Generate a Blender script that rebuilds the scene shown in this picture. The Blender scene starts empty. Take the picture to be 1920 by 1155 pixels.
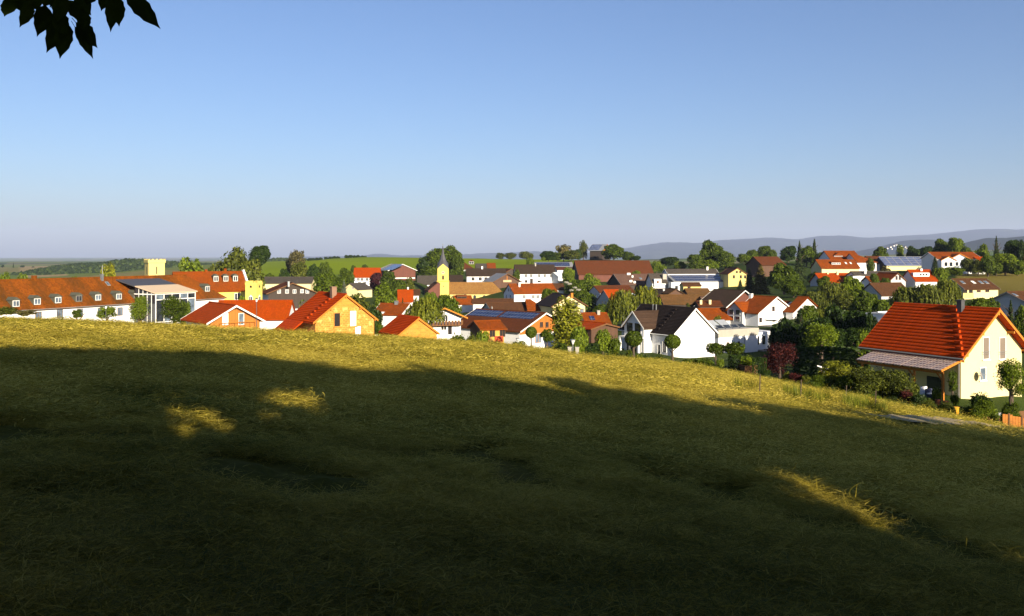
import bpy, math, random
import numpy as np
from mathutils import Vector, Matrix

S = bpy.context.scene
COL = S.collection
R = math.radians

# ------------------------------------------------------------------ camera
F, CX, HY, PW, PH = 1663.0, 960.0, 478.0, 1920.0, 1155.0     # focal length and horizon of the photograph, in its pixels
cam = bpy.data.cameras.new('camera')
cam.sensor_width = 36.0
cam.lens = 36.0 * F / PW
cam.shift_y = -(PH / 2 - HY) / PW
cam.clip_start = 0.1
cam.clip_end = 60000
cam_o = bpy.data.objects.new('camera', cam)
COL.objects.link(cam_o)
cam_o.location = (0, 0, 0)
cam_o.rotation_euler = (R(90), 0, 0)
S.camera = cam_o

# ------------------------------------------------------------------ sky and sun
SUN_EL, SUN_AZ = 18.0, 153.0                                  # azimuth clockwise from +Y
world = bpy.data.worlds.new("World")
S.world = world
world.use_nodes = True
nt = world.node_tree
bg = nt.nodes['Background']
sky = nt.nodes.new('ShaderNodeTexSky')
sky.sky_type = 'NISHITA'
sky.sun_disc = False
sky.sun_elevation = R(SUN_EL)
sky.sun_rotation = R(SUN_AZ)
sky.air_density = 1.0
sky.dust_density = 1.0
sky.ozone_density = 4.0
tint = nt.nodes.new('ShaderNodeVectorMath')                 # the camera's cool white balance, the same over the whole sky
tint.operation = 'MULTIPLY'
tint.inputs[1].default_value = (1.02, 0.985, 1.09)
nt.links.new(sky.outputs[0], tint.inputs[0])
nt.links.new(tint.outputs[0], bg.inputs[0])
bg.inputs[1].default_value = 0.05
sun = bpy.data.lights.new('sun', 'SUN')
sun.energy = 5.0
sun.angle = R(0.5)
sun.color = (1.0, 0.87, 0.66)
sun_o = bpy.data.objects.new('sun', sun)
COL.objects.link(sun_o)
sd = Vector((math.sin(R(SUN_AZ)) * math.cos(R(SUN_EL)), math.cos(R(SUN_AZ)) * math.cos(R(SUN_EL)), math.sin(R(SUN_EL))))
sun_o.rotation_euler = sd.to_track_quat('Z', 'Y').to_euler()
sun_o.location = sd * 200
vs = S.view_settings
vs.view_transform = 'Standard'
vs.look = 'None'
vs.gamma = 1.0
vs.use_curve_mapping = False
vs.exposure = 1.35

# ------------------------------------------------------------------ materials
MATS = {}

def node(nt, typ, **kw):
    n = nt.nodes.new(typ)
    for k, v in kw.items():
        if k.startswith('i_'):
            n.inputs[k[2:].replace('_', ' ')].default_value = v
        else:
            setattr(n, k, v)
    return n

def base_mat(name):
    m = bpy.data.materials.new(name)
    m.use_nodes = True
    nt = m.node_tree
    return m, nt, nt.nodes['Principled BSDF']

def ramp(nt, fac, stops):
    r = nt.nodes.new('ShaderNodeValToRGB')
    e = r.color_ramp.elements
    while len(e) < len(stops):
        e.new(0.5)
    for el, (p, c) in zip(e, stops):
        el.position = p
        el.color = (*c, 1)
    nt.links.new(fac, r.inputs[0])
    return r.outputs[0]

def mul(c, k):
    return tuple(max(0.0, min(1.0, x * k)) for x in c)

def mixc(nt, fac, a, b, mode='MIX'):
    n = nt.nodes.new('ShaderNodeMix')
    n.data_type = 'RGBA'
    n.blend_type = mode
    for s, v in (('Factor', fac), ('A', a), ('B', b)):
        i = [x for x in n.inputs if x.name == s and (x.type == 'RGBA' or s == 'Factor' and x.type == 'VALUE')][0]
        if isinstance(v, bpy.types.NodeSocket):
            nt.links.new(v, i)
        elif isinstance(v, tuple):
            i.default_value = (*v, 1)
        else:
            i.default_value = v
    return [o for o in n.outputs if o.type == 'RGBA'][0]

def plain(name, col, var=0.14, scale=1.5, rough=0.85, bump=0.15, metal=0.0, spec=0.3, col2=None):
    """a surface with soft large-scale weathering and fine grain"""
    if name in MATS:
        return MATS[name]
    m, nt, p = base_mat(name)
    tc = node(nt, 'ShaderNodeTexCoord')
    n1 = node(nt, 'ShaderNodeTexNoise', i_Scale=scale, i_Detail=6.0, i_Roughness=0.65)
    nt.links.new(tc.outputs['Object'], n1.inputs['Vector'])
    c = ramp(nt, n1.outputs['Fac'], [(0.3, mul(col, 1 - var)), (0.52, col), (0.72, col2 or mul(col, 1 + var))])
    nt.links.new(c, p.inputs['Base Color'])
    p.inputs['Roughness'].default_value = rough
    p.inputs['Metallic'].default_value = metal
    p.inputs['Specular IOR Level'].default_value = spec
    if bump:
        n2 = node(nt, 'ShaderNodeTexNoise', i_Scale=scale * 14, i_Detail=3.0)
        nt.links.new(tc.outputs['Object'], n2.inputs['Vector'])
        b = node(nt, 'ShaderNodeBump', i_Strength=bump, i_Distance=0.03)
        nt.links.new(n2.outputs['Fac'], b.inputs['Height'])
        nt.links.new(b.outputs[0], p.inputs['Normal'])
    MATS[name] = m
    return m

def tiles(name, col, row=0.34, tw=0.3, var=0.22, old=None, oldamt=0.5, rough=0.8, seam=0.55, streak=False):
    """clay roof tiles: rows run along local x, the slope is followed by local z"""
    if name in MATS:
        return MATS[name]
    col = mul(col, 0.78)
    old = mul(old, 0.78) if old else None
    m, nt, p = base_mat(name)
    tc = node(nt, 'ShaderNodeTexCoord')
    sx = node(nt, 'ShaderNodeSeparateXYZ')
    nt.links.new(tc.outputs['Object'], sx.inputs[0])
    cb = node(nt, 'ShaderNodeCombineXYZ')
    nt.links.new(sx.outputs['X'], cb.inputs['X'])
    mz = node(nt, 'ShaderNodeMath', operation='MULTIPLY')
    mz.inputs[1].default_value = 1.45
    nt.links.new(sx.outputs['Z'], mz.inputs[0])
    nt.links.new(mz.outputs[0], cb.inputs['Y'])
    br = node(nt, 'ShaderNodeTexBrick', i_Scale=1.0)
    br.inputs['Brick Width'].default_value = tw
    br.inputs['Row Height'].default_value = row
    br.inputs['Mortar Size'].default_value = 0.025
    br.inputs['Mortar Smooth'].default_value = 0.6
    br.inputs['Bias'].default_value = 0.0
    br.inputs['Color1'].default_value = (*mul(col, 1 - var), 1)
    br.inputs['Color2'].default_value = (*mul(col, 1 + var), 1)
    br.inputs['Mortar'].default_value = (*mul(col, seam), 1)
    nt.links.new(cb.outputs[0], br.inputs['Vector'])
    n1 = node(nt, 'ShaderNodeTexNoise', i_Scale=0.33, i_Detail=7.0, i_Roughness=0.7)
    if streak:
        mp = node(nt, 'ShaderNodeMapping')
        mp.inputs['Scale'].default_value = (0.62, 0.1, 0.22)
        nt.links.new(tc.outputs['Object'], mp.inputs['Vector'])
        nt.links.new(mp.outputs[0], n1.inputs['Vector'])
    else:
        nt.links.new(tc.outputs['Object'], n1.inputs['Vector'])
    f = node(nt, 'ShaderNodeMapRange')
    f.inputs['From Min'].default_value = 0.42
    f.inputs['From Max'].default_value = 0.66
    f.inputs['To Max'].default_value = oldamt
    nt.links.new(n1.outputs['Fac'], f.inputs['Value'])
    c = mixc(nt, f.outputs[0], br.outputs['Color'], old or mul(col, 0.6))
    n3 = node(nt, 'ShaderNodeTexNoise', i_Scale=2.3, i_Detail=5.0, i_Roughness=0.7)
    nt.links.new(tc.outputs['Object'], n3.inputs['Vector'])
    g = ramp(nt, n3.outputs['Fac'], [(0.3, (0.68, 0.7, 0.72)), (0.7, (1.0, 1.0, 1.0))])
    c = mixc(nt, 0.8, c, g, 'MULTIPLY')
    nt.links.new(c, p.inputs['Base Color'])
    p.inputs['Roughness'].default_value = rough
    p.inputs['Specular IOR Level'].default_value = 0.06
    b = node(nt, 'ShaderNodeBump', i_Strength=0.5, i_Distance=0.05)
    nt.links.new(br.outputs['Fac'], b.inputs['Height'])
    b.invert = True
    nt.links.new(b.outputs[0], p.inputs['Normal'])
    MATS[name] = m
    return m

def boards(name, col, wdt=0.18, var=0.2, vertical=True):
    if name in MATS:
        return MATS[name]
    m, nt, p = base_mat(name)
    tc = node(nt, 'ShaderNodeTexCoord')
    sx = node(nt, 'ShaderNodeSeparateXYZ')
    nt.links.new(tc.outputs['Object'], sx.inputs[0])
    ad = node(nt, 'ShaderNodeMath', operation='ADD')
    nt.links.new(sx.outputs['X'], ad.inputs[0])
    nt.links.new(sx.outputs['Y'], ad.inputs[1])
    cb = node(nt, 'ShaderNodeCombineXYZ')
    nt.links.new(sx.outputs['Z'], cb.inputs['X' if vertical else 'Y'])
    nt.links.new(ad.outputs[0], cb.inputs['Y' if vertical else 'X'])
    br = node(nt, 'ShaderNodeTexBrick', i_Scale=1.0)
    br.inputs['Brick Width'].default_value = 3.1
    br.inputs['Row Height'].default_value = wdt
    br.inputs['Mortar Size'].default_value = 0.012
    br.inputs['Color1'].default_value = (*mul(col, 1 - var), 1)
    br.inputs['Color2'].default_value = (*mul(col, 1 + var), 1)
    br.inputs['Mortar'].default_value = (*mul(col, 0.35), 1)
    nt.links.new(cb.outputs[0], br.inputs['Vector'])
    n1 = node(nt, 'ShaderNodeTexNoise', i_Scale=0.8, i_Detail=6.0)
    nt.links.new(tc.outputs['Object'], n1.inputs['Vector'])
    c = mixc(nt, n1.outputs['Fac'], br.outputs['Color'], mul(col, 0.7))
    nt.links.new(c, p.inputs['Base Color'])
    p.inputs['Roughness'].default_value = 0.8
    b = node(nt, 'ShaderNodeBump', i_Strength=0.4, i_Distance=0.03)
    b.invert = True
    nt.links.new(br.outputs['Fac'], b.inputs['Height'])
    nt.links.new(b.outputs[0], p.inputs['Normal'])
    MATS[name] = m
    return m

def bare_brick(name, col, patch, amt=0.55):
    """hollow clay blocks with mortar smears and patches of first plaster"""
    if name in MATS:
        return MATS[name]
    m, nt, p = base_mat(name)
    tc = node(nt, 'ShaderNodeTexCoord')
    sx = node(nt, 'ShaderNodeSeparateXYZ')
    nt.links.new(tc.outputs['Object'], sx.inputs[0])
    ad = node(nt, 'ShaderNodeMath', operation='ADD')
    nt.links.new(sx.outputs['X'], ad.inputs[0])
    nt.links.new(sx.outputs['Y'], ad.inputs[1])
    cb = node(nt, 'ShaderNodeCombineXYZ')
    nt.links.new(ad.outputs[0], cb.inputs['X'])
    nt.links.new(sx.outputs['Z'], cb.inputs['Y'])
    br = node(nt, 'ShaderNodeTexBrick', i_Scale=1.0)
    br.inputs['Brick Width'].default_value = 0.5
    br.inputs['Row Height'].default_value = 0.25
    br.inputs['Mortar Size'].default_value = 0.012
    br.inputs['Color1'].default_value = (*mul(col, 0.85), 1)
    br.inputs['Color2'].default_value = (*mul(col, 1.2), 1)
    br.inputs['Mortar'].default_value = (*patch, 1)
    nt.links.new(cb.outputs[0], br.inputs['Vector'])
    n1 = node(nt, 'ShaderNodeTexNoise', i_Scale=1.3, i_Detail=8.0, i_Roughness=0.75)
    nt.links.new(tc.outputs['Object'], n1.inputs['Vector'])
    f = node(nt, 'ShaderNodeMapRange')
    f.inputs['From Min'].default_value = 0.52
    f.inputs['From Max'].default_value = 0.6
    f.inputs['To Max'].default_value = amt
    nt.links.new(n1.outputs['Fac'], f.inputs['Value'])
    c = mixc(nt, f.outputs[0], br.outputs['Color'], patch)
    nt.links.new(c, p.inputs['Base Color'])
    p.inputs['Roughness'].default_value = 0.9
    b = node(nt, 'ShaderNodeBump', i_Strength=0.5, i_Distance=0.03)
    nt.links.new(br.outputs['Fac'], b.inputs['Height'])
    b.invert = True
    nt.links.new(b.outputs[0], p.inputs['Normal'])
    MATS[name] = m
    return m

def glass_mat(name, col, rough=0.06, spec=0.7):
    if name in MATS:
        return MATS[name]
    m, nt, p = base_mat(name)
    tc = node(nt, 'ShaderNodeTexCoord')
    n1 = node(nt, 'ShaderNodeTexNoise', i_Scale=0.9, i_Detail=3.0)
    nt.links.new(tc.outputs['Object'], n1.inputs['Vector'])
    c = ramp(nt, n1.outputs['Fac'], [(0.35, mul(col, 0.6)), (0.65, mul(col, 1.5))])
    nt.links.new(c, p.inputs['Base Color'])
    p.inputs['Roughness'].default_value = rough
    p.inputs['Specular IOR Level'].default_value = spec
    MATS[name] = m
    return m

def pv_mat(name, col=(0.012, 0.02, 0.06), line=(0.16, 0.17, 0.2), cw=0.9, ch=0.9):
    """photovoltaic cells: local x and the slope (local z)"""
    if name in MATS:
        return MATS[name]
    m, nt, p = base_mat(name)
    tc = node(nt, 'ShaderNodeTexCoord')
    sx = node(nt, 'ShaderNodeSeparateXYZ')
    nt.links.new(tc.outputs['Object'], sx.inputs[0])
    cb = node(nt, 'ShaderNodeCombineXYZ')
    nt.links.new(sx.outputs['X'], cb.inputs['X'])
    mz = node(nt, 'ShaderNodeMath', operation='MULTIPLY')
    mz.inputs[1].default_value = 1.6
    nt.links.new(sx.outputs['Z'], mz.inputs[0])
    nt.links.new(mz.outputs[0], cb.inputs['Y'])
    br = node(nt, 'ShaderNodeTexBrick', i_Scale=1.0, offset=0.0)
    br.inputs['Brick Width'].default_value = cw
    br.inputs['Row Height'].default_value = ch
    br.inputs['Mortar Size'].default_value = 0.035
    br.inputs['Color1'].default_value = (*mul(col, 0.7), 1)
    br.inputs['Color2'].default_value = (*mul(col, 1.5), 1)
    br.inputs['Mortar'].default_value = (*line, 1)
    nt.links.new(cb.outputs[0], br.inputs['Vector'])
    nt.links.new(br.outputs['Color'], p.inputs['Base Color'])
    p.inputs['Roughness'].default_value = 0.2
    p.inputs['Specular IOR Level'].default_value = 0.6
    MATS[name] = m
    return m

def leaf_mat(name, col, var=0.5, trans=0.3, hue=None):
    if name in MATS:
        return MATS[name]
    col = mul(col, 0.95)
    hue = mul(hue, 0.8) if hue else None
    m = bpy.data.materials.new(name)
    m.use_nodes = True
    nt = m.node_tree
    nt.nodes.remove(nt.nodes['Principled BSDF'])
    out = nt.nodes['Material Output']
    g = node(nt, 'ShaderNodeNewGeometry')
    oi = node(nt, 'ShaderNodeObjectInfo')
    tc = node(nt, 'ShaderNodeTexCoord')
    n1 = node(nt, 'ShaderNodeTexNoise', i_Scale=2.6, i_Detail=3.0)
    nt.links.new(tc.outputs['Object'], n1.inputs['Vector'])
    a = node(nt, 'ShaderNodeMath', operation='MULTIPLY_ADD')
    nt.links.new(g.outputs['Random Per Island'], a.inputs[0])
    a.inputs[1].default_value = 0.55
    nt.links.new(n1.outputs['Fac'], a.inputs[2])
    b = node(nt, 'ShaderNodeMath', operation='MULTIPLY_ADD')
    nt.links.new(oi.outputs['Random'], b.inputs[0])
    b.inputs[1].default_value = 0.22
    nt.links.new(a.outputs[0], b.inputs[2])
    hi = hue or (col[0] * 1.5, col[1] * 1.35, col[2] * 0.9)
    c = ramp(nt, b.outputs[0], [(0.42, mul(col, 1 - var)), (0.85, col), (1.0, mul(hi, 1 + var * 0.5))])
    d = node(nt, 'ShaderNodeBsdfDiffuse')
    t = node(nt, 'ShaderNodeBsdfTranslucent')
    gl = node(nt, 'ShaderNodeBsdfGlossy', i_Roughness=0.45)
    gl.inputs['Color'].default_value = (0.5, 0.5, 0.5, 1)
    nt.links.new(c, d.inputs['Color'])
    nt.links.new(c, t.inputs['Color'])
    mx = node(nt, 'ShaderNodeMixShader')
    mx.inputs[0].default_value = trans
    nt.links.new(d.outputs[0], mx.inputs[1])
    nt.links.new(t.outputs[0], mx.inputs[2])
    m2 = node(nt, 'ShaderNodeMixShader')
    m2.inputs[0].default_value = 0.012
    nt.links.new(mx.outputs[0], m2.inputs[1])
    nt.links.new(gl.outputs[0], m2.inputs[2])
    nt.links.new(m2.outputs[0], out.inputs['Surface'])
    MATS[name] = m
    return m

# ------------------------------------------------------------------ mesh helpers
class MB:
    def __init__(self):
        self.v, self.f = [], []

    def quad(self, *p):
        n = len(self.v)
        self.v += [tuple(q) for q in p]
        self.f.append(tuple(range(n, n + len(p))))
        return self

    def hexa(self, p):
        """eight corners: bottom ring then top ring"""
        n = len(self.v)
        self.v += [tuple(q) for q in p]
        for f in ((3, 2, 1, 0), (4, 5, 6, 7), (0, 1, 5, 4), (1, 2, 6, 5), (2, 3, 7, 6), (3, 0, 4, 7)):
            self.f.append(tuple(n + i for i in f))
        return self

    def box(self, x0, x1, y0, y1, z0, z1):
        return self.hexa([(x0, y0, z0), (x1, y0, z0), (x1, y1, z0), (x0, y1, z0), (x0, y0, z1), (x1, y0, z1), (x1, y1, z1), (x0, y1, z1)])

    def bar(self, a, b, r0, r1=None, n=6, cap=True):
        r1 = r0 if r1 is None else r1
        a, b = Vector(a), Vector(b)
        d = (b - a).normalized()
        s = d.orthogonal().normalized()
        t = d.cross(s)
        k = len(self.v)
        for c, r in ((a, r0), (b, r1)):
            for i in range(n):
                w = 2 * math.pi * i / n
                self.v.append(tuple(c + (s * math.cos(w) + t * math.sin(w)) * r))
        for i in range(n):
            j = (i + 1) % n
            self.f.append((k + i, k + j, k + n + j, k + n + i))
        if cap:
            self.f.append(tuple(k + i for i in reversed(range(n))))
            self.f.append(tuple(k + n + i for i in range(n)))
        return self

    def beam(self, a, b, w, h, up=(0, 0, 1)):
        a, b = Vector(a), Vector(b)
        d = (b - a).normalized()
        s = d.cross(Vector(up))
        s = (s.normalized() if s.length > 1e-6 else d.orthogonal().normalized()) * (w / 2)
        t = s.cross(d).normalized() * (h / 2)
        return self.hexa([a - s - t, a + s - t, b + s - t, b - s - t, a - s + t, a + s + t, b + s + t, b - s + t])

    def mesh(self, name):
        me = bpy.data.meshes.new(name)
        me.from_pydata(self.v, [], self.f)
        me.update()
        return me

    def build(self, name, m, parent=None, loc=None, smooth=False):
        me = self.mesh(name)
        me.materials.append(m)
        if smooth:
            for p in me.polygons:
                p.use_smooth = True
        o = bpy.data.objects.new(name, me)
        COL.objects.link(o)
        if parent is not None:
            o.parent = parent
        if loc is not None:
            o.location = loc
        return o

def np_mesh(name, v, f):
    """v (n,3) and f (m,k) arrays"""
    me = bpy.data.meshes.new(name)
    v = np.asarray(v, np.float32)
    f = np.asarray(f, np.int32)
    me.vertices.add(len(v))
    me.vertices.foreach_set('co', v.ravel())
    k = f.shape[1]
    me.loops.add(f.size)
    me.loops.foreach_set('vertex_index', f.ravel())
    me.polygons.add(len(f))
    me.polygons.foreach_set('loop_start', np.arange(0, f.size, k, dtype=np.int32))
    me.polygons.foreach_set('loop_total', np.full(len(f), k, np.int32))
    me.update(calc_edges=True)
    return me

def tag(o, label=None, cat=None, group=None, kind=None):
    for k, v in (('label', label), ('category', cat), ('group', group), ('kind', kind)):
        if v:
            o[k] = v
    return o

def empty(name, loc, rz=0.0):
    o = bpy.data.objects.new(name, None)
    o.empty_display_size = 0.5
    o.location = loc
    o.rotation_euler = (0, 0, rz)
    COL.objects.link(o)
    return o

def link(name, me, parent=None, loc=(0, 0, 0), rot=(0, 0, 0), scale=(1, 1, 1), mat=None):
    o = bpy.data.objects.new(name, me)
    COL.objects.link(o)
    o.parent = parent
    o.location, o.rotation_euler, o.scale = loc, rot, scale
    if mat:
        if not me.materials:
            me.materials.append(None)
        o.material_slots[0].link = 'OBJECT'
        o.material_slots[0].material = mat
    return o

def P(px, py, D):
    return Vector(((px - CX) / F * D, D, (HY - py) / F * D))

# ------------------------------------------------------------------ the lie of the land
EDGE = np.array([(-960, 57), (-560, 53), (-360, 55), (-200, 62), (0, 69), (140, 66), (240, 76), (300, 88), (360, 90), (440, 84), (540, 74), (740, 60), (960, 58)], float)
# hand-surveyed heights of the village ground: x/y slope in photo pixels, distance, height
CTRL = np.array([(px - 960, d, z) for px, d, z in [
    (-100, 120, -15.5), (-100, 75, -9.5), (65, 170, -16.8), (250, 190, -17), (450, 250, -18), (250, 110, -13), (443, 140, -14.8), (650, 120, -12.6), (785, 115, -13.4), (850, 160, -17), (650, 180, -17),
    (930, 180, -18.5), (1010, 190, -19.3), (960, 105, -12.6), (1080, 110, -13.2), (1060, 150, -16.2), (1130, 125, -14.4), (1190, 130, -15), (1240, 128, -15), (1300, 135, -15.8), (1400, 150, -17), (1500, 130, -16),
    (1340, 115, -14.2), (1400, 100, -13.4), (1465, 95, -13.3), (1560, 110, -14.5), (1540, 78, -11.2), (1570, 75, -11.2), (1650, 72, -11.2), (1700, 72, -11.5), (1760, 80, -12.6), (1850, 80, -13), (1800, 66, -11.6), (1900, 68, -12.6), (1910, 60, -11.5), (1960, 80, -13.5),
    (1640, 120, -13.5), (1890, 170, -12), (1840, 220, -10.8), (1700, 200, -13), (1540, 210, -14), (1400, 200, -16), (1200, 200, -18),
    (700, 230, -18.5), (830, 300, -19.5), (850, 390, -20), (950, 300, -19), (1060, 250, -19), (1150, 300, -17), (1300, 260, -17), (1300, 330, -14.5), (1440, 290, -12.5), (1380, 330, -11.5),
    (560, 250, -17.5), (680, 370, -16), (755, 430, -12), (530, 330, -14), (530, 500, -12), (450, 500, -15), (300, 260, -17), (300, 500, -17),
    (900, 450, -14.5), (1000, 430, -14), (860, 520, -9), (950, 540, -8), (1035, 520, -8), (1150, 430, -13), (1230, 430, -10), (1200, 350, -15),
    (1580, 350, -8.5), (1560, 290, -10), (1690, 380, -6.5), (1700, 270, -10), (1780, 330, -7), (1890, 260, -8.3), (1890, 310, -7.2), (1900, 400, -3),
    (1115, 620, -3.2), (1000, 750, -4), (870, 800, -3), (650, 600, -11), (600, 800, -4.5), (690, 1000, -2.0), (800, 980, -3.8), (500, 800, -11), (950, 1000, -5.6), (420, 900, -19), (465, 950, -14), (500, 1000, -10.8), (560, 1000, -7.4), (640, 1000, -3.8), (740, 1000, -2.6), (870, 1000, -4.8), (1250, 560, -7), (1450, 500, -4), (1600, 560, -3), (1800, 560, 0),
    (0, 500, -22), (150, 700, -26), (0, 1200, -28), (200, 1500, -26), (0, 3000, -32), (300, 3000, -30), (700, 2000, -20), (1000, 2000, -22), (1300, 1500, -22), (1600, 1500, -18), (1600, 3000, -5), (1900, 1500, -5), (1900, 4000, 20),
    (400, 9000, -60), (1000, 9000, -60), (1700, 9000, -40), (-100, 9000, -60), (1000, 14000, -60)]], float)

def zfield(x, y):
    xc = np.clip(x, -60, 60)
    q = -0.0015 * xc * xc - 0.0015 * 2 * xc * (x - xc)
    return -1.65 - 0.078 * y - 0.11 * x + q

def zvill(x, y):
    x = np.asarray(x, float)
    y = np.maximum(np.asarray(y, float), 5)
    a = np.clip(x / y * F, -1300, 1300) / 130.0
    l = np.log(y) * 4.2
    num = np.zeros_like(a)
    den = np.zeros_like(a)
    for ca, cd, cz in CTRL:
        d2 = (a - ca / 130.0) ** 2 + (l - math.log(cd) * 4.2) ** 2
        w = 1.0 / (d2 + 0.12) ** 2
        num += w * cz
        den += w
    return num / den

def edge_y(x, y):
    return np.interp(np.asarray(x, float) / np.maximum(np.asarray(y, float), 1.0) * F, EDGE[:, 0], EDGE[:, 1])

def zt(x, y):
    x = np.asarray(x, float)
    y = np.asarray(y, float)
    e = edge_y(x, y)
    t = np.clip((y - e) / (6 + 0.28 * e), 0, 1)
    t = t * t * (3 - 2 * t)
    t = np.where(y < 5, 0, t)
    return zfield(x, y) * (1 - t) + zvill(x, y) * t

def gz(x, y):
    return float(zt(np.array([x]), np.array([y]))[0])

def G(px, D, dz=0.0):
    x = (px - CX) / F * D
    return Vector((x, D, gz(x, D) + dz))

# ------------------------------------------------------------------ ground
rng = np.random.default_rng(7)

def vnoise(x, y, seed=0):
    xi, yi = np.floor(x).astype(np.int64), np.floor(y).astype(np.int64)
    fx, fy = x - xi, y - yi
    fx, fy = fx * fx * (3 - 2 * fx), fy * fy * (3 - 2 * fy)
    def h(i, j):
        n = (i * 374761393 + j * 668265263 + seed * 974634777) & 0x7fffffff
        n = ((n ^ (n >> 13)) * 1274126177) & 0x7fffffff
        return ((n ^ (n >> 16)) & 0xffff) / 65535.0
    a = h(xi, yi) * (1 - fx) + h(xi + 1, yi) * fx
    b = h(xi, yi + 1) * (1 - fx) + h(xi + 1, yi + 1) * fx
    return a * (1 - fy) + b * fy

def fbm(x, y, seed=0, oct=4):
    s, a, t = 0, 0.5, 0
    for o in range(oct):
        s = s + a * vnoise(x * 2 ** o, y * 2 ** o, seed + o)
        t += a
        a *= 0.5
    return s / t

def hay_lumps(x, y):
    """windrows and tufts of the cut grass, metres"""
    # rows follow the contour of the slope
    u, v = x * 0.93 - y * 0.36, x * 0.36 + y * 0.93
    r = fbm(u * 0.45, v * 1.25, 3, 4) - 0.5
    return 0.2 * r + 0.15 * (fbm(x * 2.3, y * 2.9, 9, 3) - 0.5) - 0.12

def field_mask(x, y):
    e = edge_y(x, y)
    return np.clip((e + 3 - y) / 3.0, 0, 1)

def grid_mesh(name, ang, rad):
    A, Rr = np.meshgrid(ang, rad)
    x, y = Rr * np.sin(A), Rr * np.cos(A)
    z = zt(x, y)
    nr, nc = A.shape
    idx = np.arange(nr * nc).reshape(nr, nc)
    f = np.stack([idx[:-1, :-1], idx[:-1, 1:], idx[1:, 1:], idx[1:, :-1]], -1).reshape(-1, 4)
    return x, y, z, f

def cover(x, y):
    k = x / np.maximum(y, 1e-3) * F + CX
    fm = field_mask(x, y)
    n = fbm(x * 0.09, y * 0.09, 21, 4)
    c = np.zeros((len(x), 3))
    lawn = np.array([0.045, 0.07, 0.012])
    c[:] = lawn * (0.7 + 0.6 * n)[:, None]
    # patchwork of fields far off
    far = y > 480
    cell = vnoise(np.floor(x / 190.0 + 0.3 * np.floor(y / 320)) * 7.3, np.floor(y / 320.0) * 5.1, 5)
    pal = np.array([[0.10, 0.15, 0.02], [0.06, 0.1, 0.015], [0.14, 0.17, 0.03], [0.2, 0.18, 0.06], [0.12, 0.17, 0.02], [0.05, 0.075, 0.018]])
    pc = pal[(cell * 5.99).astype(int)] * (0.85 + 0.3 * n)[:, None]
    c[far] = pc[far]
    hill = (y > 520) & (y < 1500) & (k > 440) & (k < 1080)
    c[hill] = (np.array([0.19, 0.255, 0.0]) * (0.85 + 0.3 * fbm(x * 0.012, y * 0.05, 4, 4))[:, None])[hill]
    mow = (y > 228) & (y < 345) & (k > 1790)
    c[mow] = (np.array([0.2, 0.16, 0.03]) * (0.85 + 0.3 * n)[:, None])[mow]
    tan = (y > 1100) & (y < 2600) & (k > 40) & (k < 125)
    c[tan] = np.array([0.3, 0.23, 0.1])
    hay = np.array([0.15, 0.125, 0.015])
    green = np.array([0.09, 0.105, 0.012])
    m = np.clip((fbm(x * 0.16, y * 0.3, 31, 4) - 0.42) * 4, 0, 1)[:, None] * 0.55
    hc = hay * (1 - m) + green * m
    return c * (1 - fm[:, None]) + hc * fm[:, None]

def ground_mat():
    m, nt, p = base_mat('ground_cover')
    at = node(nt, 'ShaderNodeAttribute', attribute_name='cover')
    tc = node(nt, 'ShaderNodeTexCoord')
    n1 = node(nt, 'ShaderNodeTexNoise', i_Scale=9.0, i_Detail=8.0, i_Roughness=0.75)
    nt.links.new(tc.outputs['Object'], n1.inputs['Vector'])
    c = ramp(nt, n1.outputs['Fac'], [(0.3, (0.45, 0.45, 0.45)), (0.7, (1.3, 1.3, 1.3))])
    c.node.color_ramp.elements[1].color = (1.0, 1.0, 1.0, 1)
    nt.links.new(mixc(nt, 0.8, at.outputs['Color'], c, 'MULTIPLY'), p.inputs['Base Color'])
    p.inputs['Roughness'].default_value = 1.0
    p.inputs['Specular IOR Level'].default_value = 0.05
    b = node(nt, 'ShaderNodeBump', i_Strength=0.9, i_Distance=0.08)
    nt.links.new(n1.outputs['Fac'], b.inputs['Height'])
    nt.links.new(b.outputs[0], p.inputs['Normal'])
    return m

GM = ground_mat()

def make_ground(name, ang, rad, lumps):
    x, y, z, f = grid_mesh(name, ang, rad)
    fx, fy, fz = x.ravel(), y.ravel(), z.ravel()
    if lumps:
        fz = fz + hay_lumps(fx, fy) * field_mask(fx, fy) * np.clip(fy, 0, 1)
    me = np_mesh(name, np.stack([fx, fy, fz], 1), f)
    a = me.attributes.new('cover', 'FLOAT_COLOR', 'POINT')
    cc = np.ones((len(fx), 4), np.float32)
    cc[:, :3] = cover(fx, fy)
    a.data.foreach_set('color', cc.ravel())
    me.materials.append(GM)
    for_s = np.ones(len(me.polygons), bool)
    me.polygons.foreach_set('use_smooth', for_s)
    o = bpy.data.objects.new(name, me)
    COL.objects.link(o)
    return o

W0 = R(43)
rad = np.concatenate([np.geomspace(1.2, 140, 330), np.geomspace(142, 1600, 110), np.geomspace(1650, 20000, 26)])
tag(make_ground('meadow', np.linspace(-W0, W0, 460), rad, True), kind='structure')
tag(make_ground('ground', np.linspace(W0, 2 * math.pi - W0, 60), np.geomspace(1.2, 20000, 60), False), kind='structure')
me = np_mesh('ground', [(1.25 * math.sin(a), 1.25 * math.cos(a), -1.6 - 0.0745 * 1.25 * math.cos(a) - 0.11 * 1.25 * math.sin(a)) for a in np.linspace(0, 2 * math.pi, 33)[:-1]], np.arange(32)[None, :])
me.materials.append(plain('dirt', (0.08, 0.07, 0.03)))
tag(link('ground', me), kind='structure')

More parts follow.
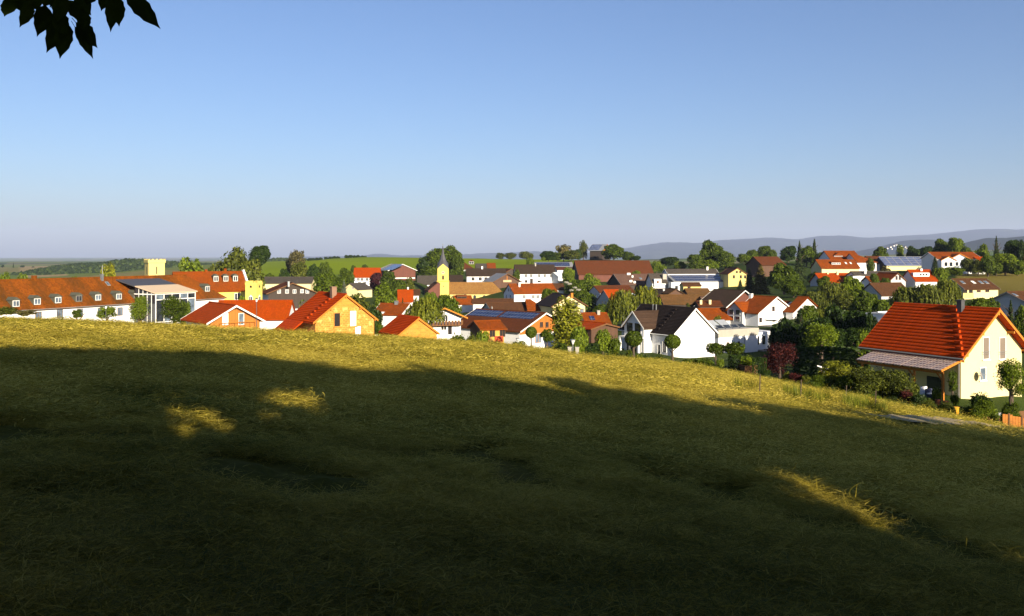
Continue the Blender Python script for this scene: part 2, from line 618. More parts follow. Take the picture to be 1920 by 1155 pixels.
# ------------------------------------------------------------------ far hills
def hill(name, D, depth, pts, foot, mat, rough=0.0, seed=0, n=260):
    px = np.linspace(pts[0][0], pts[-1][0], n)
    py = np.interp(px, [p[0] for p in pts], [p[1] for p in pts])
    # soften the corners of the profile
    for _ in range(3):
        py[1:-1] = (py[:-2] + 2 * py[1:-1] + py[2:]) / 4
    top = (HY - py) / F * D
    k = (px - CX) / F
    T = np.linspace(-1, 1, 41)
    tt, kk = np.meshgrid(T, k, indexing='ij')
    y = D + tt * depth
    bell = np.cos(tt * math.pi / 2) ** 1.3
    n1 = fbm(kk * D / 420.0, y / 420.0, seed, 5) - 0.5
    z = foot + (top[None, :] - foot) * bell + n1 * rough * bell * (1 - bell * 0.75) + (fbm(kk * D / 35.0, y / 60.0, seed + 9, 2) - 0.5) * rough * 0.05
    x = kk * D * (1 + tt * depth / D * 0.6)
    idx = np.arange(tt.size).reshape(tt.shape)
    f = np.stack([idx[:-1, :-1], idx[:-1, 1:], idx[1:, 1:], idx[1:, :-1]], -1).reshape(-1, 4)
    me = np_mesh(name, np.stack([x, y, z], -1).reshape(-1, 3), f)
    me.materials.append(mat)
    me.polygons.foreach_set('use_smooth', np.ones(len(me.polygons), bool))
    o = bpy.data.objects.new(name, me)
    COL.objects.link(o)
    return tag(o, kind='structure')

def hill_mat(name, forest, field, scale, lo=0.46, hi=0.56):
    m, nt, p = base_mat(name)
    tc = node(nt, 'ShaderNodeTexCoord')
    n1 = node(nt, 'ShaderNodeTexNoise', i_Scale=scale, i_Detail=5.0, i_Roughness=0.6)
    nt.links.new(tc.outputs['Object'], n1.inputs['Vector'])
    c = ramp(nt, n1.outputs['Fac'], [(0.2, mul(forest, 0.7)), (lo, forest), (hi, field), (0.8, mul(field, 1.3))])
    nt.links.new(c, p.inputs['Base Color'])
    p.inputs['Roughness'].default_value = 1.0
    p.inputs['Specular IOR Level'].default_value = 0.0
    return m

HM = hill_mat('far_hill_cover', (0.012, 0.022, 0.014), (0.05, 0.065, 0.03), 0.0011, 0.58, 0.7)
HM2 = hill_mat('mid_hill_cover', (0.014, 0.024, 0.014), (0.05, 0.065, 0.025), 0.002, 0.55, 0.68)
hill('hill', 16000, 3600, [(560, 482), (660, 481), (690, 478), (712, 475.5), (745, 479), (800, 480), (860, 479), (880, 476.5), (910, 475), (960, 474), (1000, 472.5), (1030, 474), (1060, 476), (1120, 473), (1165, 467), (1190, 463.5), (1215, 459), (1245, 455.5), (1320, 455.5), (1345, 451), (1400, 448.5), (1445, 447), (1500, 448.5), (1530, 443), (1550, 441.5), (1580, 443.5), (1620, 446.5), (1665, 444), (1700, 442), (1740, 440), (1780, 435.5), (1830, 431), (1860, 430), (1900, 431.5), (1960, 430), (2100, 432), (2300, 438)], -60, HM, 200, 3, 420)
hill('hill', 9000, 1900, [(1560, 482), (1610, 472), (1650, 463), (1690, 452.5), (1720, 450), (1750, 450), (1800, 455), (1850, 458), (1920, 462), (2000, 470)], -40, HM, 60, 5)
hill('hill', 6000, 1100, [(1720, 474), (1770, 464), (1812, 455), (1850, 446.5), (1885, 446.5), (1920, 443), (1990, 440), (2120, 446), (2250, 470)], -30, HM2, 40, 6)
hill('hill', 3000, 900, [(-260, 500), (-120, 497), (0, 498.5), (60, 498), (110, 501), (200, 503), (300, 503)], -40, hill_mat('plain_cover', (0.06, 0.085, 0.02), (0.16, 0.17, 0.05), 0.006), 10, 8)
HF = hill_mat('forest_floor', (0.018, 0.032, 0.012), (0.03, 0.045, 0.015), 0.01)
hill('hill', 1500, 300, [(85, 512), (108, 506), (140, 501), (175, 500), (200, 499.5), (215, 496), (235, 492), (262, 492.5), (290, 495), (320, 497), (350, 500), (390, 501.5), (430, 503), (480, 505), (520, 508)], -33, HF, 6, 12)
hill('hill', 1700, 260, [(430, 500), (480, 495), (510, 487.5), (540, 488.5), (570, 489), (600, 492), (680, 496)], -33, HF, 6, 13)

def blob_mass(name, pts, rr, hh, mat, seed, label, group=None, cat='wood'):
    """a far-off wood: thousands of small crowns in one mesh"""
    g = np.random.default_rng(seed)
    n = len(pts)
    ring = 6
    prof = [(0.55, 0.0), (1.0, 0.35), (0.72, 0.75)]
    V = np.zeros((n, ring * 3 + 1, 3))
    sc = g.uniform(0.7, 1.35, n)
    for j, (pr, pz) in enumerate(prof):
        for i in range(ring):
            a = 2 * math.pi * (i + 0.5 * (j % 2)) / ring
            q = pr * rr * sc * g.uniform(0.75, 1.25, n)
            V[:, j * ring + i, 0] = pts[:, 0] + q * math.cos(a)
            V[:, j * ring + i, 1] = pts[:, 1] + q * math.sin(a)
            V[:, j * ring + i, 2] = pts[:, 2] + pz * hh * sc * g.uniform(0.85, 1.15, n)
    V[:, -1] = pts
    V[:, -1, 2] += hh * sc
    fs = []
    for j in range(2):
        for i in range(ring):
            k = (i + 1) % ring
            fs.append((j * ring + i, j * ring + k, (j + 1) * ring + k))
            fs.append((j * ring + i, (j + 1) * ring + k, (j + 1) * ring + i))
    for i in range(ring):
        fs.append((2 * ring + i, 2 * ring + (i + 1) % ring, 3 * ring))
    fs = np.array(fs)
    f = (fs[None] + (np.arange(n) * (ring * 3 + 1))[:, None, None]).reshape(-1, 3)
    me = np_mesh(name, V.reshape(-1, 3), f)
    me.materials.append(mat)
    o = bpy.data.objects.new(name, me)
    COL.objects.link(o)
    return tag(o, label, cat, group, 'stuff')

LF_FAR = leaf_mat('far_wood_leaves', (0.028, 0.045, 0.016), var=0.45, trans=0.1)
def on_hill(D, depth, pts, foot, n, seed, tmin=-0.95, tmax=0.25):
    g = np.random.default_rng(seed)
    px = g.uniform(pts[0][0], pts[-1][0], n)
    py = np.interp(px, [p[0] for p in pts], [p[1] for p in pts])
    t = g.uniform(tmin, tmax, n)
    top = (HY - py) / F * D
    bell = np.cos(t * math.pi / 2) ** 1.3
    x = (px - CX) / F * D * (1 + t * depth / D * 0.6)
    return np.stack([x, D + t * depth, foot + (top - foot) * bell - 1.0], 1)

blob_mass('far_wood', on_hill(1500, 300, [(98, 510), (112, 507), (140, 503), (175, 501.5), (200, 501), (215, 497.5), (235, 494), (262, 494.5), (290, 497), (320, 499), (350, 502), (430, 504), (520, 509)], -33, 4200, 3), 3.4, 8, LF_FAR, 5, 'dark wooded hill far behind the long red roof')
blob_mass('far_wood', on_hill(1700, 260, [(440, 503), (480, 498), (510, 491), (540, 492), (570, 492.5), (600, 495)], -33, 900, 4), 3.6, 8, LF_FAR, 6, 'small blue-green wood far behind the round dark tree')

# ------------------------------------------------------------------ cut hay: scattered wisps of grass over the whole meadow
def wisp_mesh(name, seed, n, spread, length, width, lift):
    g = np.random.default_rng(seed)
    v, f = [], []
    for _ in range(n):
        cx, cy = g.normal(0, spread * 0.45, 2)
        a = g.uniform(0, 2 * math.pi)
        L = length * g.uniform(0.5, 1.4)
        tilt = g.uniform(-0.1, 0.55) * lift
        bend = g.uniform(-0.9, 0.9)
        z = abs(g.normal(0, 0.03)) + 0.005
        px_, py_, pz = cx, cy, z
        k = len(v)
        w = width * g.uniform(0.6, 1.3)
        for s in range(4):
            ww = w * (1 - s / 3.4)
            nx, ny = -math.sin(a), math.cos(a)
            tw = g.uniform(-0.6, 0.6)
            v += [(px_ - nx * ww, py_ - ny * ww, pz - ww * tw), (px_ + nx * ww, py_ + ny * ww, pz + ww * tw)]
            st = L / 3
            px_ += math.cos(a) * math.cos(tilt) * st
            py_ += math.sin(a) * math.cos(tilt) * st
            pz = max(0.004, pz + math.sin(tilt) * st)
            a += bend / 3
            tilt -= g.uniform(0.1, 0.5) * lift
        for s in range(3):
            f.append((k + 2 * s, k + 2 * s + 1, k + 2 * s + 3, k + 2 * s + 2))
    return np_mesh(name, v, f)

def hay_mat():
    m = bpy.data.materials.new('hay_strands')
    m.use_nodes = True
    nt = m.node_tree
    nt.nodes.remove(nt.nodes['Principled BSDF'])
    g = node(nt, 'ShaderNodeNewGeometry')
    n1 = node(nt, 'ShaderNodeTexNoise', i_Scale=0.22, i_Detail=5.0, i_Roughness=0.6)
    nt.links.new(g.outputs['Position'], n1.inputs['Vector'])
    a = node(nt, 'ShaderNodeMath', operation='MULTIPLY_ADD')
    nt.links.new(g.outputs['Random Per Island'], a.inputs[0])
    a.inputs[1].default_value = 0.6
    nt.links.new(n1.outputs['Fac'], a.inputs[2])
    c = ramp(nt, a.outputs[0], [(0.34, (0.045, 0.085, 0.012)), (0.58, (0.2, 0.18, 0.017)), (0.82, (0.43, 0.33, 0.032)), (1.0, (0.62, 0.49, 0.09))])
    d = node(nt, 'ShaderNodeBsdfDiffuse')
    t = node(nt, 'ShaderNodeBsdfTranslucent')
    nt.links.new(c, d.inputs['Color'])
    nt.links.new(c, t.inputs['Color'])
    mx = node(nt, 'ShaderNodeMixShader')
    mx.inputs[0].default_value = 0.25
    nt.links.new(d.outputs[0], mx.inputs[1])
    nt.links.new(t.outputs[0], mx.inputs[2])
    gl = node(nt, 'ShaderNodeBsdfGlossy', i_Roughness=0.5)     # the waxy gloss of grass
    gl.inputs['Color'].default_value = (0.6, 0.6, 0.6, 1)
    m2 = node(nt, 'ShaderNodeMixShader')
    m2.inputs[0].default_value = 0.025
    nt.links.new(mx.outputs[0], m2.inputs[1])
    nt.links.new(gl.outputs[0], m2.inputs[2])
    nt.links.new(m2.outputs[0], nt.nodes['Material Output'].inputs['Surface'])
    return m

HAY = hay_mat()

def scatter(name, pts, rots, scl, protos, label, cat):
    """one object: points carrying rotation and scale, a wisp instanced on each by geometry nodes"""
    col = bpy.data.collections.new(name + '_wisps')
    for i, me in enumerate(protos):
        o = bpy.data.objects.new(name + '_wisp', me)
        col.objects.link(o)
    me = bpy.data.meshes.new(name)
    me.vertices.add(len(pts))
    me.vertices.foreach_set('co', np.asarray(pts, np.float32).ravel())
    a = me.attributes.new('rot', 'FLOAT_VECTOR', 'POINT')
    a.data.foreach_set('vector', np.asarray(rots, np.float32).ravel())
    a = me.attributes.new('scl', 'FLOAT', 'POINT')
    a.data.foreach_set('value', np.asarray(scl, np.float32))
    o = bpy.data.objects.new(name, me)
    COL.objects.link(o)
    ng = bpy.data.node_groups.new(name, 'GeometryNodeTree')
    ng.interface.new_socket('Geometry', in_out='INPUT', socket_type='NodeSocketGeometry')
    ng.interface.new_socket('Geometry', in_out='OUTPUT', socket_type='NodeSocketGeometry')
    gi, go = ng.nodes.new('NodeGroupInput'), ng.nodes.new('NodeGroupOutput')
    ip = ng.nodes.new('GeometryNodeInstanceOnPoints')
    ci = ng.nodes.new('GeometryNodeCollectionInfo')
    ci.inputs['Collection'].default_value = col
    ci.inputs['Separate Children'].default_value = True
    ci.inputs['Reset Children'].default_value = True
    ra, sa = ng.nodes.new('GeometryNodeInputNamedAttribute'), ng.nodes.new('GeometryNodeInputNamedAttribute')
    ra.data_type, sa.data_type = 'FLOAT_VECTOR', 'FLOAT'
    ra.inputs['Name'].default_value, sa.inputs['Name'].default_value = 'rot', 'scl'
    e2r = ng.nodes.new('FunctionNodeEulerToRotation')
    L = ng.links.new
    L(gi.outputs[0], ip.inputs['Points'])
    L(ci.outputs[0], ip.inputs['Instance'])
    ip.inputs['Pick Instance'].default_value = True
    L(ra.outputs[0], e2r.inputs[0])
    L(e2r.outputs[0], ip.inputs['Rotation'])
    L(sa.outputs[0], ip.inputs['Scale'])
    L(ip.outputs[0], go.inputs[0])
    md = o.modifiers.new('scatter', 'NODES')
    md.node_group = ng
    return tag(o, label, cat, None, 'stuff')

def fan_points(n, r0, r1, half, seed):
    g = np.random.default_rng(seed)
    r = np.sqrt(g.uniform(r0 * r0, r1 * r1, n))
    a = g.uniform(-half, half, n)
    return r * np.sin(a), r * np.cos(a)

fine = [wisp_mesh('wisp', 20 + i, 75, 0.22, 0.14, 0.0018, 0.6) for i in range(5)]
mid = [wisp_mesh('wisp', 40 + i, 80, 0.4, 0.15, 0.0044, 0.38) for i in range(5)]
coarse = [wisp_mesh('wisp', 60 + i, 75, 0.7, 0.19, 0.0098, 0.35) for i in range(4)]
for me in fine + mid + coarse:
    me.materials.append(HAY)

PATH = np.array([(13, 31.5), (15.5, 34), (19, 39), (24, 45.5), (30, 52), (37, 56.5), (46, 59)], float)
def path_dist(x, y):
    d = np.full(len(x), 1e9)
    for (ax, ay), (bx, by) in zip(PATH[:-1], PATH[1:]):
        t = np.clip(((x - ax) * (bx - ax) + (y - ay) * (by - ay)) / ((bx - ax) ** 2 + (by - ay) ** 2), 0, 1)
        d = np.minimum(d, np.hypot(x - ax - t * (bx - ax), y - ay - t * (by - ay)))
    return d

def lay_hay(name, n, r0, r1, protos, s0, s1, seed, label, sink=0.0):
    x, y = fan_points(n, r0, r1, R(38), seed)
    keep = (field_mask(x, y) > 0.6) & (path_dist(x, y) > 0.95) & (np.random.default_rng(seed).uniform(0, 1, n) < 0.34 + 1.0 * np.clip((fbm(x * 1.1 + 5, y * 1.7, 17, 4) - 0.42) * 4.5, 0, 1))
    x, y = x[keep], y[keep]
    z = zt(x, y) + hay_lumps(x, y) + sink
    g = np.random.default_rng(seed + 1)
    m = len(x)
    e = 0.1
    gx = (zt(x + e, y) - zt(x - e, y)) / (2 * e)
    gy = (zt(x, y + e) - zt(x, y - e)) / (2 * e)
    rots = np.stack([np.arctan(gy) + g.normal(0, 0.1, m), -np.arctan(gx) + g.normal(0, 0.1, m), g.uniform(-0.0, 6.28, m) * 0 + g.normal(0, 0.9, m) + (g.uniform(0, 1, m) > 0.5) * math.pi], 1)
    return scatter(name, np.stack([x, y, z], 1), rots, g.uniform(s0, s1, m), protos, label, 'hay')

lay_hay('cut_hay', 26000, 2.5, 13, fine, 0.7, 1.6, 3, 'wisps of mown grass on the dark near part of the meadow')
lay_hay('cut_hay', 46000, 12, 36, mid, 0.7, 1.5, 5, 'mown grass lying in windrows across the middle of the meadow')
lay_hay('cut_hay', 80000, 34, 135, coarse, 0.7, 1.5, 8, 'sunlit mown grass along the far edge of the meadow')

# ------------------------------------------------------------------ house materials
T_RED = tiles('tile_red_new', (0.56, 0.058, 0.003), row=0.38, tw=0.3, var=0.14, old=(0.42, 0.065, 0.01), oldamt=0.5)
T_ORG = tiles('tile_orange', (0.4, 0.055, 0.001), var=0.14, old=(0.32, 0.052, 0.003), oldamt=0.6)
T_ORG2 = tiles('tile_orange_weathered', (0.29, 0.06, 0.005), var=0.2, old=(0.16, 0.047, 0.01), oldamt=0.75)
T_OLD = tiles('tile_old_mossy', (0.3, 0.08, 0.007), var=0.25, old=(0.085, 0.04, 0.008), oldamt=0.9, streak=True)
T_BRN = tiles('tile_brown', (0.115, 0.05, 0.022), var=0.18, old=(0.075, 0.04, 0.02), oldamt=0.7)
T_RBR = tiles('tile_red_brown', (0.13, 0.04, 0.014), var=0.16, old=(0.1, 0.036, 0.014), oldamt=0.7)
T_DBR = tiles('tile_dark_brown', (0.06, 0.038, 0.026), var=0.18, old=(0.045, 0.034, 0.02), oldamt=0.7)
T_LBR = tiles('tile_light_brown', (0.17, 0.085, 0.03), var=0.18, old=(0.1, 0.06, 0.022), oldamt=0.7)
T_TAN = tiles('tile_ochre', (0.3, 0.155, 0.045), var=0.2, old=(0.22, 0.1, 0.03), oldamt=0.6)
T_GRY = tiles('tile_grey', (0.1, 0.085, 0.07), var=0.15, old=(0.075, 0.062, 0.05), oldamt=0.7)
T_ANT = tiles('tile_anthracite', (0.034, 0.026, 0.024), var=0.15, old=(0.05, 0.036, 0.03), oldamt=0.5)
SHEET = boards('roof_sheet_grey', (0.2, 0.21, 0.23), wdt=0.5, var=0.08)
W_WHT = plain('plaster_white', (0.66, 0.66, 0.66), var=0.05, scale=0.7)
W_CRM = plain('plaster_cream', (0.62, 0.53, 0.27), var=0.05, scale=0.7)
W_YEL = plain('plaster_yellow', (0.55, 0.44, 0.1), var=0.07, scale=0.7)
W_PYEL = plain('plaster_pale_yellow', (0.52, 0.42, 0.15), var=0.06, scale=0.7)
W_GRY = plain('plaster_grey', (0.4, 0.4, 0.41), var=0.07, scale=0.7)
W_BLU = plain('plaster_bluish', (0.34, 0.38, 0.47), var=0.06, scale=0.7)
W_ORG = plain('plaster_orange', (0.5, 0.26, 0.05), var=0.1, scale=0.9, col2=(0.56, 0.34, 0.1))
W_BRK = bare_brick('bare_clay_block', (0.42, 0.16, 0.018), (0.56, 0.36, 0.1), 0.9)
W_BRK2 = bare_brick('bare_clay_block_clean', (0.44, 0.175, 0.02), (0.46, 0.24, 0.05), 0.35)
B_ORG = boards('boards_honey', (0.4, 0.13, 0.012), wdt=0.2)
B_BRN = boards('boards_brown', (0.085, 0.038, 0.018))
B_RED = boards('boards_red_brown', (0.12, 0.035, 0.018))
B_DRK = boards('boards_dark', (0.04, 0.026, 0.018))

TIMB = plain("timber_honey", (0.4, 0.14, 0.015), var=0.15, scale=3)
TIMD = plain('timber_brown', (0.12, 0.055, 0.02), var=0.2, scale=3)
TIMW = plain('trim_white', (0.68, 0.67, 0.64), var=0.04, scale=2, bump=0)
TIMG = plain('trim_grey', (0.2, 0.19, 0.18), var=0.08, scale=2, bump=0)
GLASS = glass_mat('window_glass', (0.02, 0.024, 0.03))
GLASSB = glass_mat('window_glass_pale', (0.1, 0.13, 0.17), 0.1)
DARK = plain('dark_opening', (0.012, 0.01, 0.01), bump=0)
SHUT = plain('roller_blind', (0.15, 0.12, 0.095), var=0.08, scale=2, bump=0)
METAL = plain('zinc', (0.24, 0.25, 0.26), rough=0.45, metal=0.6, bump=0)
SLATE = plain('slate', (0.055, 0.055, 0.06), var=0.2, scale=2, rough=0.5)
CONC = plain('concrete', (0.3, 0.28, 0.24), var=0.12, scale=1.2)
PV = pv_mat('pv_cells')
PVP = pv_mat('pv_cells_pale', (0.05, 0.07, 0.14), (0.32, 0.33, 0.36), 1.0, 1.0)
COPPER = plain('aged_sheet', (0.07, 0.07, 0.05), var=0.2, scale=2)
PINK = plain('washing', (0.5, 0.1, 0.12), bump=0)

class House:
    def __init__(s, name, label, cat, A, D, ang, far=None, L=None, eave=None, w=None, epy=None, az=None, ez=None, w2=None, og=0.5, oe=0.5, th=0.2,
                 roof=T_ORG, wall=W_WHT, trim=None, hip0=False, hip1=False, base=None, group=None, parent=None, side=None, floor=None, gables=(None, None), courses=False, body='wall'):
        ax, ay = (A[0] - CX) / F * D, D
        s.az = az if az is not None else (HY - A[1]) / F * D
        s.ang = R(ang)
        s.u = (math.cos(s.ang), math.sin(s.ang))
        n = (-s.u[1], s.u[0])
        if L is None:
            k = (far - CX) / F
            L = (k * ay - ax) / (s.u[0] - k * s.u[1])
        s.L = L
        sg = side or (1 if -(n[0] * ax + n[1] * ay) > 0 else -1)
        if w is None:
            k = (eave[0] - CX) / F
            w = (k * ay - ax) / (n[0] - k * n[1])
            sg = 1 if w > 0 else -1
            w = abs(w)
            epy = eave[1]
        s.sg, s.w = sg, w
        s.v = (n[0] * sg, n[1] * sg)
        s.ax, s.ay = ax, ay
        s.ez = ez if ez is not None else (HY - epy) / F * (ay + w * s.v[1])
        s.rise = s.az - s.ez
        s.w2 = w2 or w
        s.ez2 = s.az - s.rise * s.w2 / w
        s.og, s.oe, s.th = og, oe, th
        cx, cy = s.W(L / 2, 0)
        s.g = base if base is not None else min(gz(*s.W(x, y)) for x in (0, L) for y in (w, -s.w2))
        s.o = parent or empty(name, (ax, ay, s.g), s.ang)
        if parent is None:
            tag(s.o, label, cat, group)
        s.name = name
        s.clad0 = gables[0][1] if gables[0] else None
        s.hip0, s.hip1, s.roofm, s.wallm = hip0, hip1, roof, wall
        s.dbg = (name, label, round(L, 1), round(w, 1), 'eave', round(min(s.ez, s.ez2) - s.g, 1), 'rise', round(s.rise, 1), 'pitch', round(math.degrees(math.atan2(s.rise, w))))
        print(*s.dbg)
        s.walls(floor, gables, body)
        s.roof(trim, courses)

    def W(s, x, y):
        return (s.ax + s.u[0] * x + s.v[0] * y, s.ay + s.u[1] * x + s.v[1] * y)

    def l(s, x, y, z):
        """house coordinates (along ridge, towards the seen side, absolute height) to object coordinates"""
        return (x, y * s.sg, z - s.g)

    def zr(s, y):
        return s.az - s.rise * abs(y) / s.w

    def walls(s, floor, gables, body):
        x0, x1, y1, y0 = s.og, s.L - s.og, s.w - s.oe, -(s.w2 - s.oe)
        zb = s.g - 1.5 if floor is None else floor
        s.x0, s.x1, s.y1, s.y0 = x0, x1, y1, y0
        t = s.th + 0.01
        ze1, ze0, zt_ = s.zr(y1) - t, s.zr(y0) - t, s.az - t
        if s.hip0 or s.hip1:
            h = min(s.ez, s.ez2) + 0.02
            ze1 = ze0 = h
        m = MB()
        q = lambda *p: m.quad(*[s.l(*a) for a in p])
        q((x0, y1, zb), (x1, y1, zb), (x1, y1, ze1), (x0, y1, ze1))
        q((x1, y0, zb), (x0, y0, zb), (x0, y0, ze0), (x1, y0, ze0))
        gm = MB()
        for x, hip, g in ((x0, s.hip0, gables[0]), (x1, s.hip1, gables[1])):
            if hip:
                q((x, y0, zb), (x, y1, zb), (x, y1, ze1), (x, y0, ze0))
            elif g is None:
                q((x, y0, zb), (x, y1, zb), (x, y1, ze1), (x, 0, zt_), (x, y0, ze0))
            else:
                mat, zs, gname = g
                zs = s.g + zs
                q((x, y0, zb), (x, y1, zb), (x, y1, zs), (x, y0, zs))
                G2 = MB()
                d = -0.06 if x == x0 else 0.06
                G2.quad(*[s.l(*a) for a in ((x + d, y0, zs), (x + d, y1, zs), (x + d, y1, max(ze1, zs)), (x + d, 0, zt_), (x + d, y0, max(ze0, zs)))])
                G2.quad(*[s.l(*a) for a in ((x + d, y0, zs), (x + d, y1, zs), (x, y1, zs), (x, y0, zs))])
                G2.build(gname, mat, s.o)
                q((x, y0, zs), (x, y1, zs), (x, y1, ze1), (x, 0, zt_), (x, y0, ze0))
        s.wall_o = m.build(body, s.wallm, s.o)

    def roof(s, trim, courses):
        L, w, w2, th = s.L, s.w, s.w2, s.th
        r0 = (w if s.hip0 else 0)
        r1 = L - (w if s.hip1 else 0)
        m = MB()
        top = {}
        for k, dz in (('t', 0), ('b', -th)):
            top[k] = [s.l(*p) for p in ((0, w, s.ez + dz), (L, w, s.ez + dz), (L, -w2, s.ez2 + dz), (0, -w2, s.ez2 + dz), (r0, 0, s.az + dz), (r1, 0, s.az + dz))]
        for k in 'tb':
            a, b, c, d, e, f = top[k]
            m.quad(a, b, f, e).quad(c, d, e, f)
            if s.hip0:
                m.quad(d, a, e)
            if s.hip1:
                m.quad(b, c, f)
        A, B = top['t'], top['b']
        for i, j in ((0, 1), (2, 3)):
            m.quad(A[i], A[j], B[j], B[i])
        for hip, i, j, e in ((s.hip0, 3, 0, 4), (s.hip1, 1, 2, 5)):
            if hip:
                m.quad(A[i], A[j], B[j], B[i])
            else:
                m.quad(A[i], A[e], B[e], B[i]).quad(A[e], A[j], B[j], B[e])
        s.roof_o = m.build('roof', s.roofm, s.o)
        rc = MB()
        a, b = Vector(s.l(r0, 0, s.az + 0.02)), Vector(s.l(r1, 0, s.az + 0.02))
        rc.bar(a, b, 0.13, n=6)
        if s.ay < 340:
            rc.build('ridge_cap', s.roofm, s.roof_o)
        if trim is not None:
            for x, hip, sgn in ((0, s.hip0, -1), (L, s.hip1, 1)):
                if hip:
                    continue
                t = MB()
                for y, ze in ((w, s.ez), (-w2, s.ez2)):
                    xa, xb = sorted((x + sgn * 0.002, x + sgn * 0.05))
                    h = 0.24
                    t.hexa([s.l(xa, 0, s.az - h), s.l(xb, 0, s.az - h), s.l(xb, y, ze - h), s.l(xa, y, ze - h), s.l(xa, 0, s.az + 0.035), s.l(xb, 0, s.az + 0.035), s.l(xb, y, ze + 0.035), s.l(xa, y, ze + 0.035)])
                t.build('bargeboard', trim, s.o)
        if courses:
            s.courses(courses)

    def courses(s, n):
        """rows of interlocking tiles, each row a stepped, waved strip"""
        L, step = s.L, 0.15
        xs = np.arange(0, L + 1e-6, step / 2)
        sl = math.hypot(s.w, s.rise)
        row = sl / n
        dy, dz = s.w / sl, -s.rise / sl
        ny, nz = s.rise / sl, s.w / sl
        v = []
        for along, up in ((-0.02, 0.012), (row, 0.075), (row, 0.0)):
            for i, x in enumerate(xs):
                wv = 0.022 if i % 2 else -0.008
                h = up + (wv if up > 0 else 0)
                v.append((x, (dy * along + ny * h) * s.sg, dz * along + nz * h))
        k = len(xs)
        f = [(j * k + i, j * k + i + 1, (j + 1) * k + i + 1, (j + 1) * k + i) for j in range(2) for i in range(k - 1)]
        me = np_mesh('tile_course', v, f)
        me.materials.append(s.roofm)
        for r in range(n):
            link('tile_course', me, s.roof_o, s.l(0, dy * row * r, s.az + dz * row * r))

    # --- openings placed by where the photograph shows them on the wall
    def hit(s, face, px, py):
        d = Vector(((px - CX) / F, 1.0, (HY - py) / F))
        if face == 'f':
            nrm, p0 = Vector((*s.v, 0)), Vector((*s.W(0, s.y1), 0))
        elif face == 'b':
            nrm, p0 = Vector((*s.v, 0)), Vector((*s.W(0, s.y0), 0))
        elif face == 'g':
            nrm, p0 = Vector((*s.u, 0)), Vector((*s.W(s.x0, 0), 0))
        elif face == 'g1':
            nrm, p0 = Vector((*s.u, 0)), Vector((*s.W(s.x1, 0), 0))
        elif face == 'r':
            nrm = Vector((s.v[0] * s.rise, s.v[1] * s.rise, s.w))
            p0 = Vector((s.ax, s.ay, s.az))
        p = d * (nrm.dot(p0) / nrm.dot(d))
        r = p - Vector((s.ax, s.ay, 0))
        return r.x * s.u[0] + r.y * s.u[1], r.x * s.v[0] + r.y * s.v[1], p.z

    def window(s, face, px, py, w, h, frame=TIMW, pane=GLASS, name='window', mull=True, sill=False, label=None):
        x, y, z = s.hit(face, px, py)
        d = {'f': (0, 1), 'b': (0, -1), 'g': (-1, 0), 'g1': (1, 0)}[face]
        if face == 'g' and s.clad0 is not None and z > s.g + s.clad0:
            x -= 0.075
        e = (d[1], d[0]) if d[0] == 0 else (0, 1)
        e = (abs(e[0]), abs(e[1]))
        m, gmb = MB(), MB()
        def blk(mb, a0, a1, z0, z1, o0, o1):
            p = []
            for zz in (z0, z1):
                for a, o in ((a0, o0), (a1, o0), (a1, o1), (a0, o1)):
                    p.append(s.l(x + e[0] * a + d[0] * o, y + e[1] * a + d[1] * o, zz))
            mb.hexa(p)
        t = 0.07 if s.ay < 200 else 0.1
        a, b = w / 2, h / 2
        blk(m, -a, a, z + b - t, z + b, -0.02, 0.06)
        blk(m, -a, a, z - b, z - b + t, -0.02, 0.06)
        blk(m, -a, -a + t, z - b + t, z + b - t, -0.02, 0.06)
        blk(m, a - t, a, z - b + t, z + b - t, -0.02, 0.06)
        if mull and w > 0.9:
            blk(m, -t / 2, t / 2, z - b + t, z + b - t, -0.02, 0.05)
        if sill:
            blk(m, -a - 0.08, a + 0.08, z - b - 0.07, z - b - 0.005, -0.02, 0.14)
        fo = tag(m.build(name, frame, s.o), label)
        blk(gmb, -a + t * 0.9, a - t * 0.9, z - b + t * 0.9, z + b - t * 0.9, -0.01, 0.02)
        gmb.build('pane', pane, fo)
        return fo

    def panel(s, px1, t1, px2, t2, n=1, m=1, mat=PV, name='solar_panel', up=0.09, gap=0.06):
        """flat panels on the seen roof slope: px along the slope at its middle, t from ridge (0) to eave (1)"""
        tm = (t1 + t2) / 2
        xa, xb = sorted((s.lx(px1, tm * s.w), s.lx(px2, tm * s.w)))
        for i in range(n):
            for j in range(m):
                a0, a1 = xa + (xb - xa) * i / n + gap / 2, xa + (xb - xa) * (i + 1) / n - gap / 2
                u0, u1 = t1 + (t2 - t1) * j / m, t1 + (t2 - t1) * (j + 1) / m
                g = gap / 2 / s.w
                u0, u1 = u0 + g, u1 - g
                p = []
                for dz in (0.02, up):
                    for a, t in ((a0, u1), (a1, u1), (a1, u0), (a0, u0)):
                        p.append(s.l(a, t * s.w, s.zr(t * s.w) + dz))
                MB().hexa(p).build(name, mat, s.o)

    def lx(s, px, y):
        k = (px - CX) / F
        bx, by = s.W(0, y)
        return (k * by - bx) / (s.u[0] - k * s.u[1])

    def chimney(s, px, t, top, wd=0.6, mat=CONC, name='chimney', cap=True, lng=None):
        y = t * s.w
        x = s.lx(px, y)
        zb, ztop = s.zr(y) - 0.4, s.az + top
        m = MB()
        a, b = (lng or wd) / 2, wd / 2
        def bx(x0, x1, y0, y1, z0, z1):
            m.hexa([s.l(*p) for p in ((x0, y0, z0), (x1, y0, z0), (x1, y1, z0), (x0, y1, z0), (x0, y0, z1), (x1, y0, z1), (x1, y1, z1), (x0, y1, z1))])
        bx(x - a, x + a, y - b, y + b, zb, ztop)
        if cap:
            bx(x - a - 0.06, x + a + 0.06, y - b - 0.06, y + b + 0.06, ztop + 0.004, ztop + 0.09)
        return m.build(name, mat, s.o)

